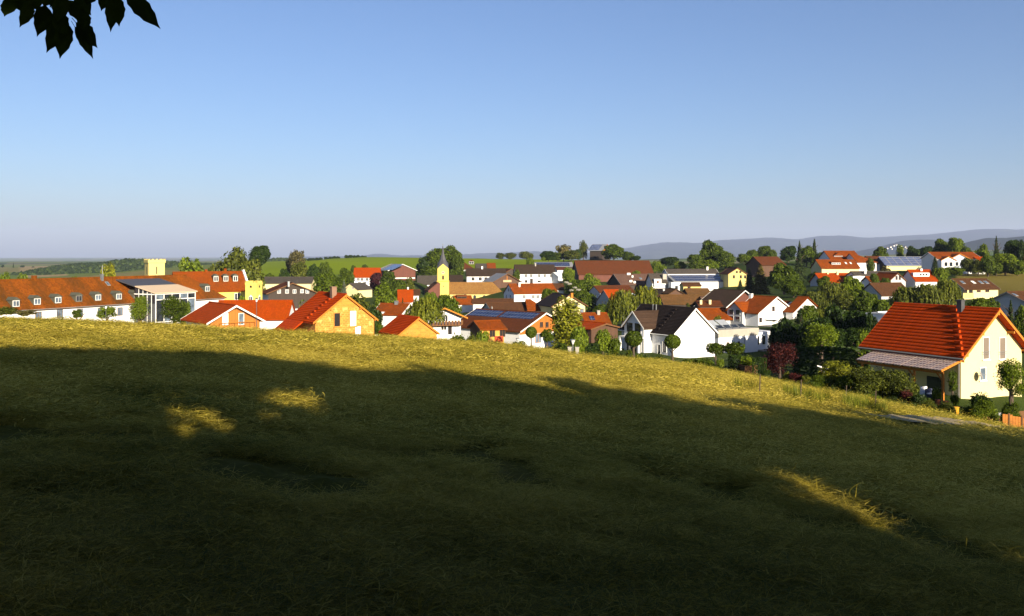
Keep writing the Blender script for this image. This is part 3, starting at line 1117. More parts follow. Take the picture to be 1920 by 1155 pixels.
    def skylight(s, px, py, wd=0.8, ln=1.2, mat=GLASSB, frame=TIMG):
        x, y, z = s.hit('r', px, py)
        sl = math.hypot(s.w, s.rise)
        h = ln / 2 * s.w / sl
        for nm, m_, k, up in (('skylight', frame, 1.0, 0.08), ('pane', mat, 0.82, 0.1)):
            p = []
            for dz in (-0.03, up):
                for a, b in ((-1, 1), (1, 1), (1, -1), (-1, -1)):
                    yy = y + b * h * k
                    p.append(s.l(x + a * wd / 2 * k, yy, s.zr(yy) + dz))
            ob = MB().hexa(p).build(nm, m_, s.o if nm == 'skylight' else par)
            par = ob

    def dormer(s, px, t, wd=1.3, h=1.25, roofm=None, cheek=None, front=TIMW, pane=GLASSB, gable=True, ov=0.15, lab=None):
        """a small roof dormer whose window front stands at t down the slope"""
        yf = t * s.w
        x = s.lx(px, yf)
        zb = s.zr(yf)
        zt_, a = zb + h, wd / 2
        def back(z):
            return (s.az - z) / s.rise * s.w
        m = MB()
        P3 = lambda *p: m.quad(*[s.l(*q) for q in p])
        for sx in (-a, a):
            P3((x + sx, yf, zb - 0.1), (x + sx, yf, zt_), (x + sx, back(zt_) - 0.1, zt_))
        P3((x - a, yf, zb - 0.1), (x + a, yf, zb - 0.1), (x + a, yf, zt_), (x - a, yf, zt_))
        d = m.build('dormer', cheek or s.wallm, s.o)
        rm = MB()
        rz = zt_ + (wd * 0.33 if gable else 0.02)
        e, f = a + ov, yf + ov
        Q = lambda *p: rm.quad(*[s.l(*q) for q in p])
        ztt = zt_ - 0.05
        if gable:
            for dz in (0, -0.08):
                for sx in (-e, e):
                    Q((x, f, rz + dz), (x + sx, f, ztt + dz), (x + sx, back(ztt), ztt + dz), (x, back(rz), rz + dz))
            Q((x - e, f, ztt), (x + e, f, ztt), (x, f, rz))
            Q((x - e, f, ztt), (x, f, rz), (x, f, rz - 0.08), (x - e, f, ztt - 0.08))
            Q((x + e, f, ztt), (x, f, rz), (x, f, rz - 0.08), (x + e, f, ztt - 0.08))
        else:
            z2 = zt_ + 0.25
            for dz in (0.1, 0):
                Q((x - e, f, zt_ + dz), (x + e, f, zt_ + dz), (x + e, back(z2), z2 + dz), (x - e, back(z2), z2 + dz))
            Q((x - e, f, zt_), (x + e, f, zt_), (x + e, f, zt_ + 0.1), (x - e, f, zt_ + 0.1))
        rm.build('dormer_roof', roofm or s.roofm, d)
        fm = MB()
        def fb(x0, x1, z0, z1, o0, o1, mb):
            mb.hexa([s.l(*q) for q in ((x0, yf + o0, z0), (x1, yf + o0, z0), (x1, yf + o1, z0), (x0, yf + o1, z0), (x0, yf + o0, z1), (x1, yf + o0, z1), (x1, yf + o1, z1), (x0, yf + o1, z1))])
        q = a - 0.12
        fb(x - q, x + q, zb + 0.1, zt_ - 0.12, -0.02, 0.04, fm)
        fm.build('window_frame', front, d)
        pm = MB()
        if wd > 0.9:
            fb(x - q + 0.1, x - 0.05, zb + 0.2, zt_ - 0.22, 0.041, 0.06, pm)
            fb(x + 0.05, x + q - 0.1, zb + 0.2, zt_ - 0.22, 0.041, 0.06, pm)
        else:
            fb(x - q + 0.1, x + q - 0.1, zb + 0.2, zt_ - 0.22, 0.041, 0.06, pm)
        pm.build('pane', pane, d)
        return d

    def block(s, name, mat, x0, x1, y0, y1, z0, z1, parent=None):
        m = MB()
        m.hexa([s.l(*p) for p in ((x0, y0, z0), (x1, y0, z0), (x1, y1, z0), (x0, y1, z0), (x0, y0, z1), (x1, y0, z1), (x1, y1, z1), (x0, y1, z1))])
        return m.build(name, mat, parent or s.o)

    def gutter(s, mat=TIMG):
        m = MB()
        m.bar(s.l(-0.05, s.w + 0.06, s.ez - 0.08), s.l(s.L + 0.05, s.w + 0.06, s.ez - 0.08), 0.075, n=6)
        m.bar(s.l(s.x0 + 0.15, s.w + 0.02, s.ez - 0.12), s.l(s.x0 + 0.15, s.y1 + 0.06, s.ez - 0.5), 0.045, n=5)
        m.bar(s.l(s.x0 + 0.15, s.y1 + 0.06, s.ez - 0.5), s.l(s.x0 + 0.15, s.y1 + 0.06, s.g - 0.3), 0.045, n=5)
        m.build('gutter', mat, s.o)

    def cross(s, px, t, wd, rise, out=0.0, roofm=None, wallm=None, trim=None, zbot=None, ovh=0.35):
        """a gabled bay standing out of the seen side; returns the wall part and its frame"""
        yf = s.y1 + out if t is None else t * s.w
        x = s.lx(px, yf)
        zr_ = s.az + rise
        return s.cross_at(x, yf, wd, zr_, roofm, wallm, trim, zbot, ovh)

    def cross_at(s, x, yf, wd, zr_, roofm=None, wallm=None, trim=None, zbot=None, ovh=0.35, pitch=0.75, ze=None):
        a = wd / 2
        e = a + ovh
        ze = ze if ze is not None else zr_ - e * pitch
        zw = zr_ - (zr_ - ze) * a / e - 0.15
        zb = s.g - 1.5 if zbot is None else zbot
        m = MB()
        q = lambda *p: m.quad(*[s.l(*a_) for a_ in p])
        yb = lambda z: max(0.0, min(yf, (s.az - z) / s.rise * s.w - 0.15))
        yw = -s.w2 * 0 + 0.2
        q((x - a, yf, zb), (x + a, yf, zb), (x + a, yf, zw), (x, yf, zr_ - 0.15), (x - a, yf, zw))
        for sx in (-a, a):
            q((x + sx, yf, zb), (x + sx, yf, zw), (x + sx, min(yw, yf), zw), (x + sx, min(yw, yf), zb))
        w_ = m.build('bay', wallm or s.wallm, s.o)
        r = MB()
        f = yf + ovh
        y_r, y_e = max(0.0, (s.az - zr_) / s.rise * s.w), max(0.0, (s.az - ze) / s.rise * s.w)
        Q = lambda *p: r.quad(*[s.l(*a_) for a_ in p])
        for dz in (0.0, -0.18):
            for sx in (-e, e):
                Q((x, f, zr_ + dz), (x + sx, f, ze + dz), (x + sx, min(y_e, f), ze + dz), (x, min(y_r, f), zr_ + dz))
        for sx in (-e, e):
            Q((x, f, zr_), (x + sx, f, ze), (x + sx, f, ze - 0.18), (x, f, zr_ - 0.18))
            Q((x + sx, f, ze), (x + sx, min(y_e, f), ze), (x + sx, min(y_e, f), ze - 0.18), (x + sx, f, ze - 0.18))
        r.build('bay_roof', roofm or s.roofm, w_)
        if trim:
            t = MB()
            for sx in (-e, e):
                t.hexa([s.l(*p) for p in ((x, f + 0.004, zr_ - 0.22), (x, f + 0.05, zr_ - 0.22), (x + sx, f + 0.05, ze - 0.22), (x + sx, f + 0.004, ze - 0.22), (x, f + 0.004, zr_ + 0.03), (x, f + 0.05, zr_ + 0.03), (x + sx, f + 0.05, ze + 0.03), (x + sx, f + 0.004, ze + 0.03))])
            t.build('bay_trim', trim, w_)
        return w_, x, yf

def bay_pane(s, parent, x, yf, dx, z0, z1, wd, mat=GLASS, frame=TIMW, nm='window'):
    m = MB()
    m.hexa([s.l(*p) for p in ((x + dx - wd / 2, yf + 0.0, z0), (x + dx + wd / 2, yf + 0.0, z0), (x + dx + wd / 2, yf + 0.05, z0), (x + dx - wd / 2, yf + 0.05, z0), (x + dx - wd / 2, yf + 0.0, z1), (x + dx + wd / 2, yf + 0.0, z1), (x + dx + wd / 2, yf + 0.05, z1), (x + dx - wd / 2, yf + 0.05, z1))])
    q = wd / 2 - 0.07
    m.build(nm + '_frame', frame, parent)
    m = MB()
    m.hexa([s.l(*p) for p in ((x + dx - q, yf + 0.04, z0 + 0.07), (x + dx + q, yf + 0.04, z0 + 0.07), (x + dx + q, yf + 0.07, z0 + 0.07), (x + dx - q, yf + 0.07, z0 + 0.07), (x + dx - q, yf + 0.04, z1 - 0.07), (x + dx + q, yf + 0.04, z1 - 0.07), (x + dx + q, yf + 0.07, z1 - 0.07), (x + dx - q, yf + 0.07, z1 - 0.07))])
    m.build('pane', mat, parent)

# ------------------------------------------------------------------ the houses, nearest first
# the red-tiled house on the right
h = House('family_house', 'cream house with bright red tiled roof and timber terrace canopy, at the right edge', 'house', (1875, 580), 80, 118, L=11.2, w=5.15, epy=672, og=0.75, oe=0.75,
          roof=T_RED, wall=W_CRM, trim=TIMB, courses=15)
for px in (1848, 1879):
    f = h.window('g', px, 653, 0.95, 2.05, frame=TIMW, pane=SHUT, name='window', mull=False, sill=True)
    x, y, z = h.hit('g', px, 653)
    m = MB()
    m.hexa([h.l(*p) for p in ((x - 0.12, y - 0.52, z - 0.35), (x - 0.09, y - 0.52, z - 0.35), (x - 0.09, y + 0.52, z - 0.35), (x - 0.12, y + 0.52, z - 0.35), (x - 0.12, y - 0.52, z - 0.3), (x - 0.09, y - 0.52, z - 0.3), (x - 0.09, y + 0.52, z - 0.3), (x - 0.12, y + 0.52, z - 0.3))])
    m.hexa([h.l(*p) for p in ((x - 0.12, y - 0.52, z - 0.52), (x - 0.09, y - 0.52, z - 0.52), (x - 0.09, y + 0.52, z - 0.52), (x - 0.12, y + 0.52, z - 0.52), (x - 0.12, y - 0.52, z - 0.49), (x - 0.09, y - 0.52, z - 0.49), (x - 0.09, y + 0.52, z - 0.49), (x - 0.12, y + 0.52, z - 0.49))])
    m.build('guard_rail', METAL, f)
h.window('g', 1842, 701, 0.9, 1.2, sill=True, mull=False, pane=GLASSB)
x, y, z = h.hit('g', 1832, 703)
m = MB()
c, nn = Vector(h.l(x - 0.45, y + 0.15, z)), Vector((-0.8, -0.45 * h.sg, 0.25)).normalized()
s_, t_ = nn.orthogonal().normalized(), None
t_ = nn.cross(s_)
k0 = len(m.v)
for j, (rr, dd) in enumerate(((0.02, 0.0), (0.22, 0.02), (0.4, 0.08))):
    for i in range(14):
        a = 2 * math.pi * i / 14
        m.v.append(tuple(c + (s_ * math.cos(a) + t_ * math.sin(a)) * rr + nn * dd))
for j in range(2):
    for i in range(14):
        m.f.append((k0 + j * 14 + i, k0 + j * 14 + (i + 1) % 14, k0 + (j + 1) * 14 + (i + 1) % 14, k0 + (j + 1) * 14 + i))
m.bar(c, Vector(h.l(x + 0.02, y + 0.1, z - 0.1)), 0.03)
m.bar(c - s_ * 0.3, c + nn * 0.45, 0.015)
m.build('satellite_dish', TIMG, h.o)
h.chimney(1801, 0.08, 0.62, 0.5, SLATE)
h.gutter(TIMG)
for i in range(9):                                            # tread for the chimney sweep on every second row of tiles
    t = 0.1 + i * 0.107
    xx = h.lx(1791 + i * 1.3, t * h.w)
    m = MB()
    yy = t * h.w
    m.hexa([h.l(*q) for q in ((xx - 0.3, yy, h.zr(yy) + 0.0), (xx + 0.3, yy, h.zr(yy) + 0.0), (xx + 0.3, yy + 0.3, h.zr(yy) + 0.06), (xx - 0.3, yy + 0.3, h.zr(yy) + 0.06), (xx - 0.3, yy, h.zr(yy) + 0.3), (xx + 0.3, yy, h.zr(yy) + 0.3), (xx + 0.3, yy + 0.3, h.zr(yy) + 0.3), (xx - 0.3, yy + 0.3, h.zr(yy) + 0.3))])
    m.build('roof_step', T_RED, h.o)
# timber canopy with glass solar modules along the eave
ya, yb = h.y1 + 0.02, h.y1 + 3.0
xr, xl = h.lx(1766, yb), h.lx(1607, yb)
zb_ = (HY - 693) / F * h.W(xr, yb)[1]
za_ = zb_ + 0.85
can = MB()
for i in range(10):
    xx = xr + (xl - xr) * i / 9
    can.beam(h.l(xx, ya, za_ - 0.12), h.l(xx, yb + 0.1, zb_ - 0.12), 0.1, 0.18)
can.beam(h.l(xr - 0.05, yb - 0.15, zb_ - 0.3), h.l(xl, yb - 0.15, zb_ - 0.3), 0.14, 0.2)
can.beam(h.l(xr - 0.05, ya + 0.05, za_ - 0.31), h.l(xl, ya + 0.05, za_ - 0.31), 0.1, 0.18)
cano = can.build('terrace_canopy', TIMB, h.o)
pvc = pv_mat('pv_cells_canopy', (0.15, 0.095, 0.075), (0.42, 0.33, 0.27), 0.32, 0.2)
for i in range(9):
    a0, a1 = xr + (xl - xr) * (i + 0.03) / 9, xr + (xl - xr) * (i + 0.97) / 9
    MB().hexa([h.l(*p) for p in ((a0, ya, za_ - 0.02), (a1, ya, za_ - 0.02), (a1, yb + 0.2, zb_ - 0.07), (a0, yb + 0.2, zb_ - 0.07), (a0, ya, za_ + 0.02), (a1, ya, za_ + 0.02), (a1, yb + 0.2, zb_ - 0.03), (a0, yb + 0.2, zb_ - 0.03))]).build('solar_panel', pvc, cano)
for xx in (xr, h.lx(1712, yb), xl - 0.5):
    MB().beam(h.l(xx, yb - 0.15, h.g - 0.6), h.l(xx, yb - 0.15, zb_ - 0.4), 0.16, 0.16, up=(0, 1, 0)).build('post', TIMB, cano)
    if xx < xl - 1:
        MB().beam(h.l(xx, yb - 0.15, zb_ - 1.0), h.l(xx + 0.6, yb - 0.15, zb_ - 0.4), 0.1, 0.1).build('brace', TIMB, cano)
h.block('terrace', CONC, h.x0 + 0.2, xl, h.y1 + 0.01, yb + 0.4, h.g - 1.0, h.g + 0.12)
x_, _, _ = h.hit('f', 1783, 715)
h.block('terrace_door', GLASS, h.x0 + 1.6, h.x0 + 3.4, h.y1 + 0.0, h.y1 + 0.04, h.g + 0.15, h.g + 2.3)
h.block('terrace_door', GLASS, h.x0 + 5.2, h.x0 + 7.4, h.y1 + 0.0, h.y1 + 0.04, h.g + 0.15, h.g + 2.3)
for yy, zz in ((0, h.az - 0.42), (h.y1, h.zr(h.y1) - 0.4), (h.y0, h.zr(h.y0) - 0.4), (h.y1 * 0.5, h.zr(h.y1 * 0.5) - 0.4), (h.y0 * 0.5, h.zr(h.y0 * 0.5) - 0.4)):
    MB().beam(h.l(0.05, yy, zz), h.l(0.9, yy, zz), 0.16, 0.22).build('purlin', TIMB, h.o)
HR = h

# big white house with dark roof
h = House('white_house', 'white house with dark brown roof and glazed bay, behind the three clipped ball trees', 'house', (1305, 578), 135, 123, L=12.6, eave=(1262, 629), og=0.35, oe=0.35, roof=T_ANT, wall=W_WHT, trim=TIMW, courses=20)
b_, bx, byf = h.cross_at(7.4, h.y1 + 1.6, 4.6, h.az - 0.6, roofm=tiles('tile_dark_umber', (0.075, 0.045, 0.03), var=0.12), wallm=W_WHT, trim=TIMW, pitch=0.95)
for dx, wd, zt1, zt0 in ((-0.95, 1.5, -2.4, -4.0), (0.95, 1.5, -2.4, -4.0), (-0.95, 1.6, -5.2, -7.2), (0.95, 1.6, -5.2, -7.2)):
    bay_pane(h, b_, bx, byf, dx, h.az + zt0, h.az + zt1, wd)
MB().hexa([h.l(*p) for p in ((bx - 2.35, byf, h.az - 4.75), (bx + 2.35, byf, h.az - 4.75), (bx + 2.35, byf + 1.1, h.az - 4.75), (bx - 2.35, byf + 1.1, h.az - 4.75), (bx - 2.35, byf, h.az - 4.55), (bx + 2.35, byf, h.az - 4.55), (bx + 2.35, byf + 1.1, h.az - 4.55), (bx - 2.35, byf + 1.1, h.az - 4.55))]).build('balcony', TIMW, b_)
for sx in (-2.2, 2.2):
    h.block('bay_pillar', W_WHT, bx + sx - 0.18, bx + sx + 0.18, byf + 0.8, byf + 1.15, h.g - 1.2, h.az - 4.76, parent=b_)
h.window('f', 1246, 650, 0.9, 1.8, mull=False)
h.window('f', 1236, 655, 0.8, 1.5, mull=False)
for i in range(7):
    t = 0.12 + i * 0.12
    xx, yy = 3.9, t * h.w
    h.block('roof_step', T_ANT, xx - 0.3, xx + 0.3, yy, yy + 0.25, h.zr(yy) + 0.02, h.zr(yy) + 0.22)
for px in (1224, 1230):
    h.block('roof_vent', METAL, h.lx(px, 0.9) - 0.07, h.lx(px, 0.9) + 0.07, 0.8, 0.95, h.zr(0.9) - 0.1, h.az + 0.25)
m = MB()
m.hexa([h.l(*p) for p in ((h.x0 - 0.03, -1.5, h.az - 2.9), (h.x0 - 0.03, -1.8, h.az - 2.9), (h.x0 - 0.03, -4.4, h.ez2 - 1.1), (h.x0 - 0.03, -4.1, h.ez2 - 1.1), (h.x0 - 0.01, -1.5, h.az - 2.6), (h.x0 - 0.01, -1.8, h.az - 2.6), (h.x0 - 0.01, -4.4, h.ez2 - 0.8), (h.x0 - 0.01, -4.1, h.ez2 - 0.8))])
h.gutter(TIMW)

# bare brick house without plaster
h = House('unfinished_house', 'unplastered orange brick house with red tiled roof, black window hole beside a boarded white one', 'house', (649.5, 552), 120, 125.6, L=9.3, eave=(587, 605), og=0.35, oe=0.45, roof=T_RED, wall=W_BRK, trim=TIMB, courses=17)
h.window('g', 632, 599.5, 0.95, 1.9, frame=W_BRK2, pane=DARK, name='window_opening', mull=False, sill=True)
h.window('g', 662, 597, 1.05, 2.2, frame=W_BRK2, pane=TIMW, name='window', mull=False, sill=True)
h.window('g', 671, 621, 1.0, 1.5, frame=W_BRK2, pane=TIMW, name='window', mull=False)
gm = MB()
gm.quad(*[h.l(*p) for p in ((h.x0 - 0.02, 0, h.az - 0.3), (h.x0 - 0.02, 1.95, h.zr(1.95) - 0.3), (h.x0 - 0.02, -1.95, h.zr(1.95) - 0.3))]).build('gable_masonry', W_BRK2, h.o)
h.chimney(625, 0.12, 0.9, 0.7, plain('chimney_sheet', (0.2, 0.12, 0.08)))
for i in range(8):
    t = 0.12 + i * 0.11
    xx, yy = 3.0, t * h.w
    h.block('roof_step', T_RED, xx - 0.3, xx + 0.3, yy, yy + 0.26, h.zr(yy) + 0.02, h.zr(yy) + 0.24)
for yy in (0.0, h.y1, h.y0, h.y0 * 0.5, h.y1 * 0.5):
    MB().beam(h.l(0.04, yy, h.zr(yy) - 0.36), h.l(0.5, yy, h.zr(yy) - 0.36), 0.16, 0.22).build('purlin', TIMB, h.o)
# its long lower roof running down on the left
sl = MB()
ylo = h.w + 2.6
sl.hexa([h.l(*p) for p in ((3.4, h.w - 0.1, h.zr(h.w - 0.1) - 0.17), (h.L, h.w - 0.1, h.zr(h.w - 0.1) - 0.17), (h.L, ylo, h.zr(ylo) - 0.17), (3.4, ylo, h.zr(ylo) - 0.17), (3.4, h.w - 0.1, h.zr(h.w - 0.1) + 0.03), (h.L, h.w - 0.1, h.zr(h.w - 0.1) + 0.03), (h.L, ylo, h.zr(ylo) + 0.03), (3.4, ylo, h.zr(ylo) + 0.03))])
sl.build('lower_roof', T_RED, h.o)
h.block('lean_to', W_BRK2, 3.8, h.L - 0.4, h.y1 + 0.01, ylo - 0.4, h.g - 1.5, h.zr(ylo) - 0.3)
HU = h

h = House('brick_garage', 'small orange brick garage with red roof in front of the willowy tree', 'garage', (785.5, 596), 115, 121, L=6.3, eave=(745.5, 629), og=0.25, oe=0.3, roof=T_RED, wall=W_BRK2, trim=TIMB, courses=12)

# house with white bargeboards at the foot of the long building
h = House('timber_house', 'honey timber-clad house with white bargeboards and new orange roof behind the crest', 'house', (443.5, 572.5), 140, 128, far=392, eave=(387, 607), og=0.9, oe=0.6, roof=T_ORG, wall=W_WHT, trim=TIMW, gables=((B_ORG, 3.0, 'timber_gable'), None))
h.window('g', 422, 598, 0.95, 1.9, pane=TIMW, mull=False)
h.window('g', 452, 598, 0.9, 1.9, pane=GLASSB, mull=False)
m = MB()
zr0 = h.hit('g', 445, 604)[2]
m.beam(h.l(h.x0 - 0.5, -3.2, zr0), h.l(h.x0 - 0.5, 2.6, zr0), 0.06, 0.08)
for i in range(8):
    m.beam(h.l(h.x0 - 0.5, -3.2 + i * 0.82, zr0 - 0.9), h.l(h.x0 - 0.5, -3.2 + i * 0.82, zr0), 0.05, 0.05, up=(0, 1, 0))
m.build('balcony_rail', TIMB, h.o)
for yy in (0.0, h.y1, h.y0):
    MB().beam(h.l(0.05, yy, h.zr(yy) - 0.36), h.l(1.0, yy, h.zr(yy) - 0.36), 0.16, 0.22).build('purlin', TIMD, h.o)
HT = h
h = House('house_wing', 'plain orange roofed wing with white wall right of the timber gable', 'house', (549, 563.5), 158, 183, L=13, w=4.2, epy=598.5, og=0.3, oe=0.5, roof=T_ORG, wall=W_WHT, trim=None)

# long building on the left with the glazed annex
h = House('long_building', 'long white building with mossy red roof and a row of small dormers', 'institution', (-529, 539), 127.3, 64.5, L=94.6, w=6.5, az=-4.7, ez=-10.1, og=0.4, oe=0.5, roof=T_OLD, wall=W_WHT, hip0=True, hip1=True, side=-1)
for px, py, op in ((30, 571, 0), (70, 567, 0), (109, 564, 0), (148, 561, 1), (184, 559, 0), (223, 557, 0), (256, 555, 1)):
    x, y, z = h.hit('r', px, py + 5)
    h.dormer(px, max(0.5, min(0.9, y / h.w)), 1.55, 1.35, roofm=COPPER, cheek=COPPER, front=TIMG if op else TIMW, pane=GLASS if op else GLASSB)
h.dormer(389, 0.72, 1.6, 1.4, roofm=COPPER, cheek=COPPER)
for px, py in ((72, 589), (112, 584), (150, 583), (188, 581), (225, 580), (380, 585)):
    h.window('f', px, py + 4, 1.3, 1.7, frame=TIMD, pane=GLASSB, mull=True)
h.skylight(202, 532, 0.8, 1.2)
h.chimney(64, -0.05, 0.7, 0.7, T_OLD, cap=False)
h.chimney(191, 0.1, 0.6, 0.5, METAL)
m = MB()
xm, ym = h.lx(192, 0.6), 0.6
m.bar(h.l(xm, ym, h.zr(ym) - 0.2), h.l(xm, ym, h.az + 2.6), 0.04, n=5)
for dz in (1.6, 2.3):
    m.bar(h.l(xm - 0.9, ym, h.az + dz), h.l(xm + 0.9, ym, h.az + dz), 0.02, n=4)
m.build('roof_antenna', METAL, h.o)
h.gutter(TIMG)
HL = h
# glazed annex: a shed roof running from the main ridge out over the terrace
def annex():
    s = HL
    yo = s.w + 5.6
    xa, xb = s.lx(292, yo), s.lx(366, yo)
    yi = 0.9
    zi = s.zr(yi) + 0.25
    zo = (HY - 549) / F * s.W(xa, yo)[1]
    ym = yi + (yo - yi) * 0.5
    zm = zi + (zo - zi) * 0.5
    g = s.g
    m = MB()
    m.hexa([s.l(*p) for p in ((xa - 0.4, yi, zi - 0.2), (xb + 0.4, yi, zi - 0.2), (xb + 0.4, ym, zm - 0.2), (xa - 0.4, ym, zm - 0.2), (xa - 0.4, yi, zi), (xb + 0.4, yi, zi), (xb + 0.4, ym, zm), (xa - 0.4, ym, zm))])
    r = m.build('annex_roof', SLATE, s.o)
    m = MB()
    m.hexa([s.l(*p) for p in ((xa - 0.4, ym + 0.02, zm - 0.15), (xb + 0.4, ym + 0.02, zm - 0.15), (xb + 0.4, yo + 0.3, zo - 0.2), (xa - 0.4, yo + 0.3, zo - 0.2), (xa - 0.4, ym + 0.02, zm + 0.05), (xb + 0.4, ym + 0.02, zm + 0.05), (xb + 0.4, yo + 0.3, zo), (xa - 0.4, yo + 0.3, zo))])
    m.build('awning', plain('awning_cloth', (0.5, 0.38, 0.26), var=0.04), s.o)
    # frame of the glass front and sides, storey by storey
    m, gl = MB(), MB()
    zs = [g - 1.0, g + 3.2, zo - 0.25]
    n = 5
    for i in range(n + 1):
        xx = xa + (xb - xa) * i / n
        m.beam(s.l(xx, yo, g - 1.5), s.l(xx, yo, zo - 0.2), 0.14, 0.14, up=(0, 1, 0))
        gl_ = None
    for z in (g + 0.2, g + 3.0, g + 3.5, zo - 1.5, zo - 0.35):
        m.beam(s.l(xa, yo - 0.01, z), s.l(xb, yo - 0.01, z), 0.12, 0.18)
    for j in range(1, 5):
        yy = yo + (s.y1 - yo) * j / 5
        zz = zo + (zm - zo) * (yo - yy) / (yo - ym) - 0.25 if yy > ym else zm - 0.25
        m.beam(s.l(xa, yy, g - 1.5), s.l(xa, yy, zz), 0.08, 0.08, up=(0, 1, 0))
    for z in (g + 3.0, zo - 0.35):
        m.beam(s.l(xa - 0.01, s.y1, z), s.l(xa - 0.01, yo, z), 0.16, 0.2)
    fr = m.build('annex_frame', TIMW, s.o)
    for i in range(n):
        a, b = xa + (xb - xa) * (i + 0.07) / n, xa + (xb - xa) * (i + 0.93) / n
        for z0, z1 in ((g + 0.4, g + 2.8), (g + 3.7, zo - 1.65), (zo - 1.35, zo - 0.5)):
            MB().hexa([s.l(*p) for p in ((a, yo - 0.06, z0), (b, yo - 0.06, z0), (b, yo - 0.02, z0), (a, yo - 0.02, z0), (a, yo - 0.06, z1), (b, yo - 0.06, z1), (b, yo - 0.02, z1), (a, yo - 0.02, z1))]).build('pane', GLASS if (i + int(z0)) % 3 else GLASSB, fr)
    MB().quad(*[s.l(*p) for p in ((xa + 0.05, s.y1, g - 1.0), (xa + 0.05, yo - 0.1, g - 1.0), (xa + 0.05, yo - 0.1, zo - 0.3), (xa + 0.05, ym, zm - 0.25), (xa + 0.05, s.y1, zm - 0.25))]).build('side_glazing', GLASS, fr)
    MB().quad(*[s.l(*p) for p in ((xb - 0.05, s.y1, g - 1.0), (xb - 0.05, yo - 0.1, g - 1.0), (xb - 0.05, yo - 0.1, zo - 0.3), (xb - 0.05, ym, zm - 0.25), (xb - 0.05, s.y1, zm - 0.25))]).build('side_glazing', GLASS, fr)
    s.block('balcony', TIMW, xa, xb, yo + 0.12, yo + 1.1, g + 3.05, g + 3.25)
annex()

# castle wing with stepped gable
h = House('castle_wing', 'yellow wing with orange roof, three dormers and a white stepped gable', 'castle wing', (454.5, 509), 225, 214, L=17, w=5.2, epy=545, og=0.2, oe=0.3, roof=T_ORG2, wall=W_YEL)
for px in (405, 423.5, 441.5):
    h.dormer(px, 0.52, 1.35, 1.5, roofm=COPPER, cheek=COPPER, pane=GLASS)
h.window('f', 445, 556, 1.4, 1.7)
m = MB()
for y_, in ((0,),):
    pass
for i in range(9):
    for sg in (1, -1):
        y0 = sg * i * h.w / 9
        y1 = sg * (i + 1) * h.w / 9
        a, b = sorted((y0, y1))
        m.hexa([h.l(*p) for p in ((-0.4, a, h.zr(abs(y1)) - 0.5), (0.05, a, h.zr(abs(y1)) - 0.5), (0.05, b, h.zr(abs(y1)) - 0.5), (-0.4, b, h.zr(abs(y1)) - 0.5), (-0.4, a, h.zr(abs(y0)) + 0.45), (0.05, a, h.zr(abs(y0)) + 0.45), (0.05, b, h.zr(abs(y0)) + 0.45), (-0.4, b, h.zr(abs(y0)) + 0.45))])
m.build('stepped_gable', TIMW, h.o)
h.chimney(386, 0.0, 0.6, 0.6, T_ORG2, cap=False)
h.chimney(422, 0.0, 0.8, 0.6, T_ORG2, cap=False)

def crenel_tower(name, label, px, py_top, D, side, ang, wall, hh, merl=4, corbel=0.0, slit=None, wins=(), mer=0.45):
    c = P(px, py_top, D)
    g = gz(c.x, c.y)
    o = tag(empty(name, (c.x, c.y, g), R(ang)), label, 'tower')
    a, zt_ = side / 2, c.z - g
    MB().box(-a, a, -a, a, -1.5, zt_ - hh).build('wall', wall, o)
    b = a + corbel
    m = MB().box(-b, b, -b, b, zt_ - hh + 0.002, zt_ - hh * mer)
    n = merl * 2 - 1
    for i in range(n):
        if i % 2 == 0:
            u0, u1 = -b + 2 * b * i / n, -b + 2 * b * (i + 1) / n
            for (x0, x1, y0, y1) in ((u0, u1, -b, -b + 0.35), (u0, u1, b - 0.35, b), (-b, -b + 0.35, u0, u1), (b - 0.35, b, u0, u1)):
                m.box(x0, x1, y0, y1, zt_ - hh * mer - 0.001 * (i + 1), zt_)
    m.build('battlement', wall, o)
    for fx, dz, w_, h_, arch in wins:
        for sgn in (-1, 1):
            m = MB()
            z0, z1 = zt_ - dz - h_, zt_ - dz
            y0, y1 = -a - 0.05, -a + 0.02
            pts = [(fx - w_ / 2, z0), (fx + w_ / 2, z0), (fx + w_ / 2, z1 - w_ * 0.5), (fx, z1), (fx - w_ / 2, z1 - w_ * 0.5)]
            m.quad(*[(x, y0, z) for x, z in pts])
            for i in range(5):
                (x0_, z0_), (x1_, z1_) = pts[i], pts[(i + 1) % 5]
                m.quad((x0_, y0, z0_), (x1_, y0, z1_), (x1_, y1, z1_), (x0_, y1, z0_))
            if sgn > 0:
                m = MB()
                m.quad(*[(-a - 0.05 + 0 * x, x, z) for x, z in pts])
                for i in range(5):
                    (x0_, z0_), (x1_, z1_) = pts[i], pts[(i + 1) % 5]
                    m.quad((y0, x0_, z0_), (y0, x1_, z1_), (y1, x1_, z1_), (y1, x0_, z0_))
            m.build('window', TIMW if arch else DARK, o)
            if arch:
                for q in (-1, 1):
                    g_ = MB()
                    xa_, xb_ = sorted((fx + q * 0.06, fx + q * (w_ / 2 - 0.12)))
                    if sgn < 0:
                        g_.box(xa_, xb_, y0 - 0.03, y0 - 0.005, z0 + 0.15, z1 - w_ * 0.45)
                    else:
                        g_.box(y0 - 0.03, y0 - 0.005, xa_, xb_, z0 + 0.15, z1 - w_ * 0.45)
                    g_.build('pane', GLASS, o)
    return o

crenel_tower('castle_tower', 'small yellow battlemented tower with pointed white windows beside the stepped gable', 476, 526.5, 212, 2.9, 78, W_YEL, 0.9, 3, 0.06, wins=((0.0, 3.3, 1.0, 1.7, 1), (0.0, 1.0, 0.5, 0.6, 0)))
crenel_tower('square_tower', 'pale yellow square tower with battlements standing above the long red roof', 290, 485.5, 260, 4.5, 36, W_PYEL, 1.1, 5, 0.2, mer=0.24, wins=((0.0, 2.2, 0.28, 2.2, 0),))

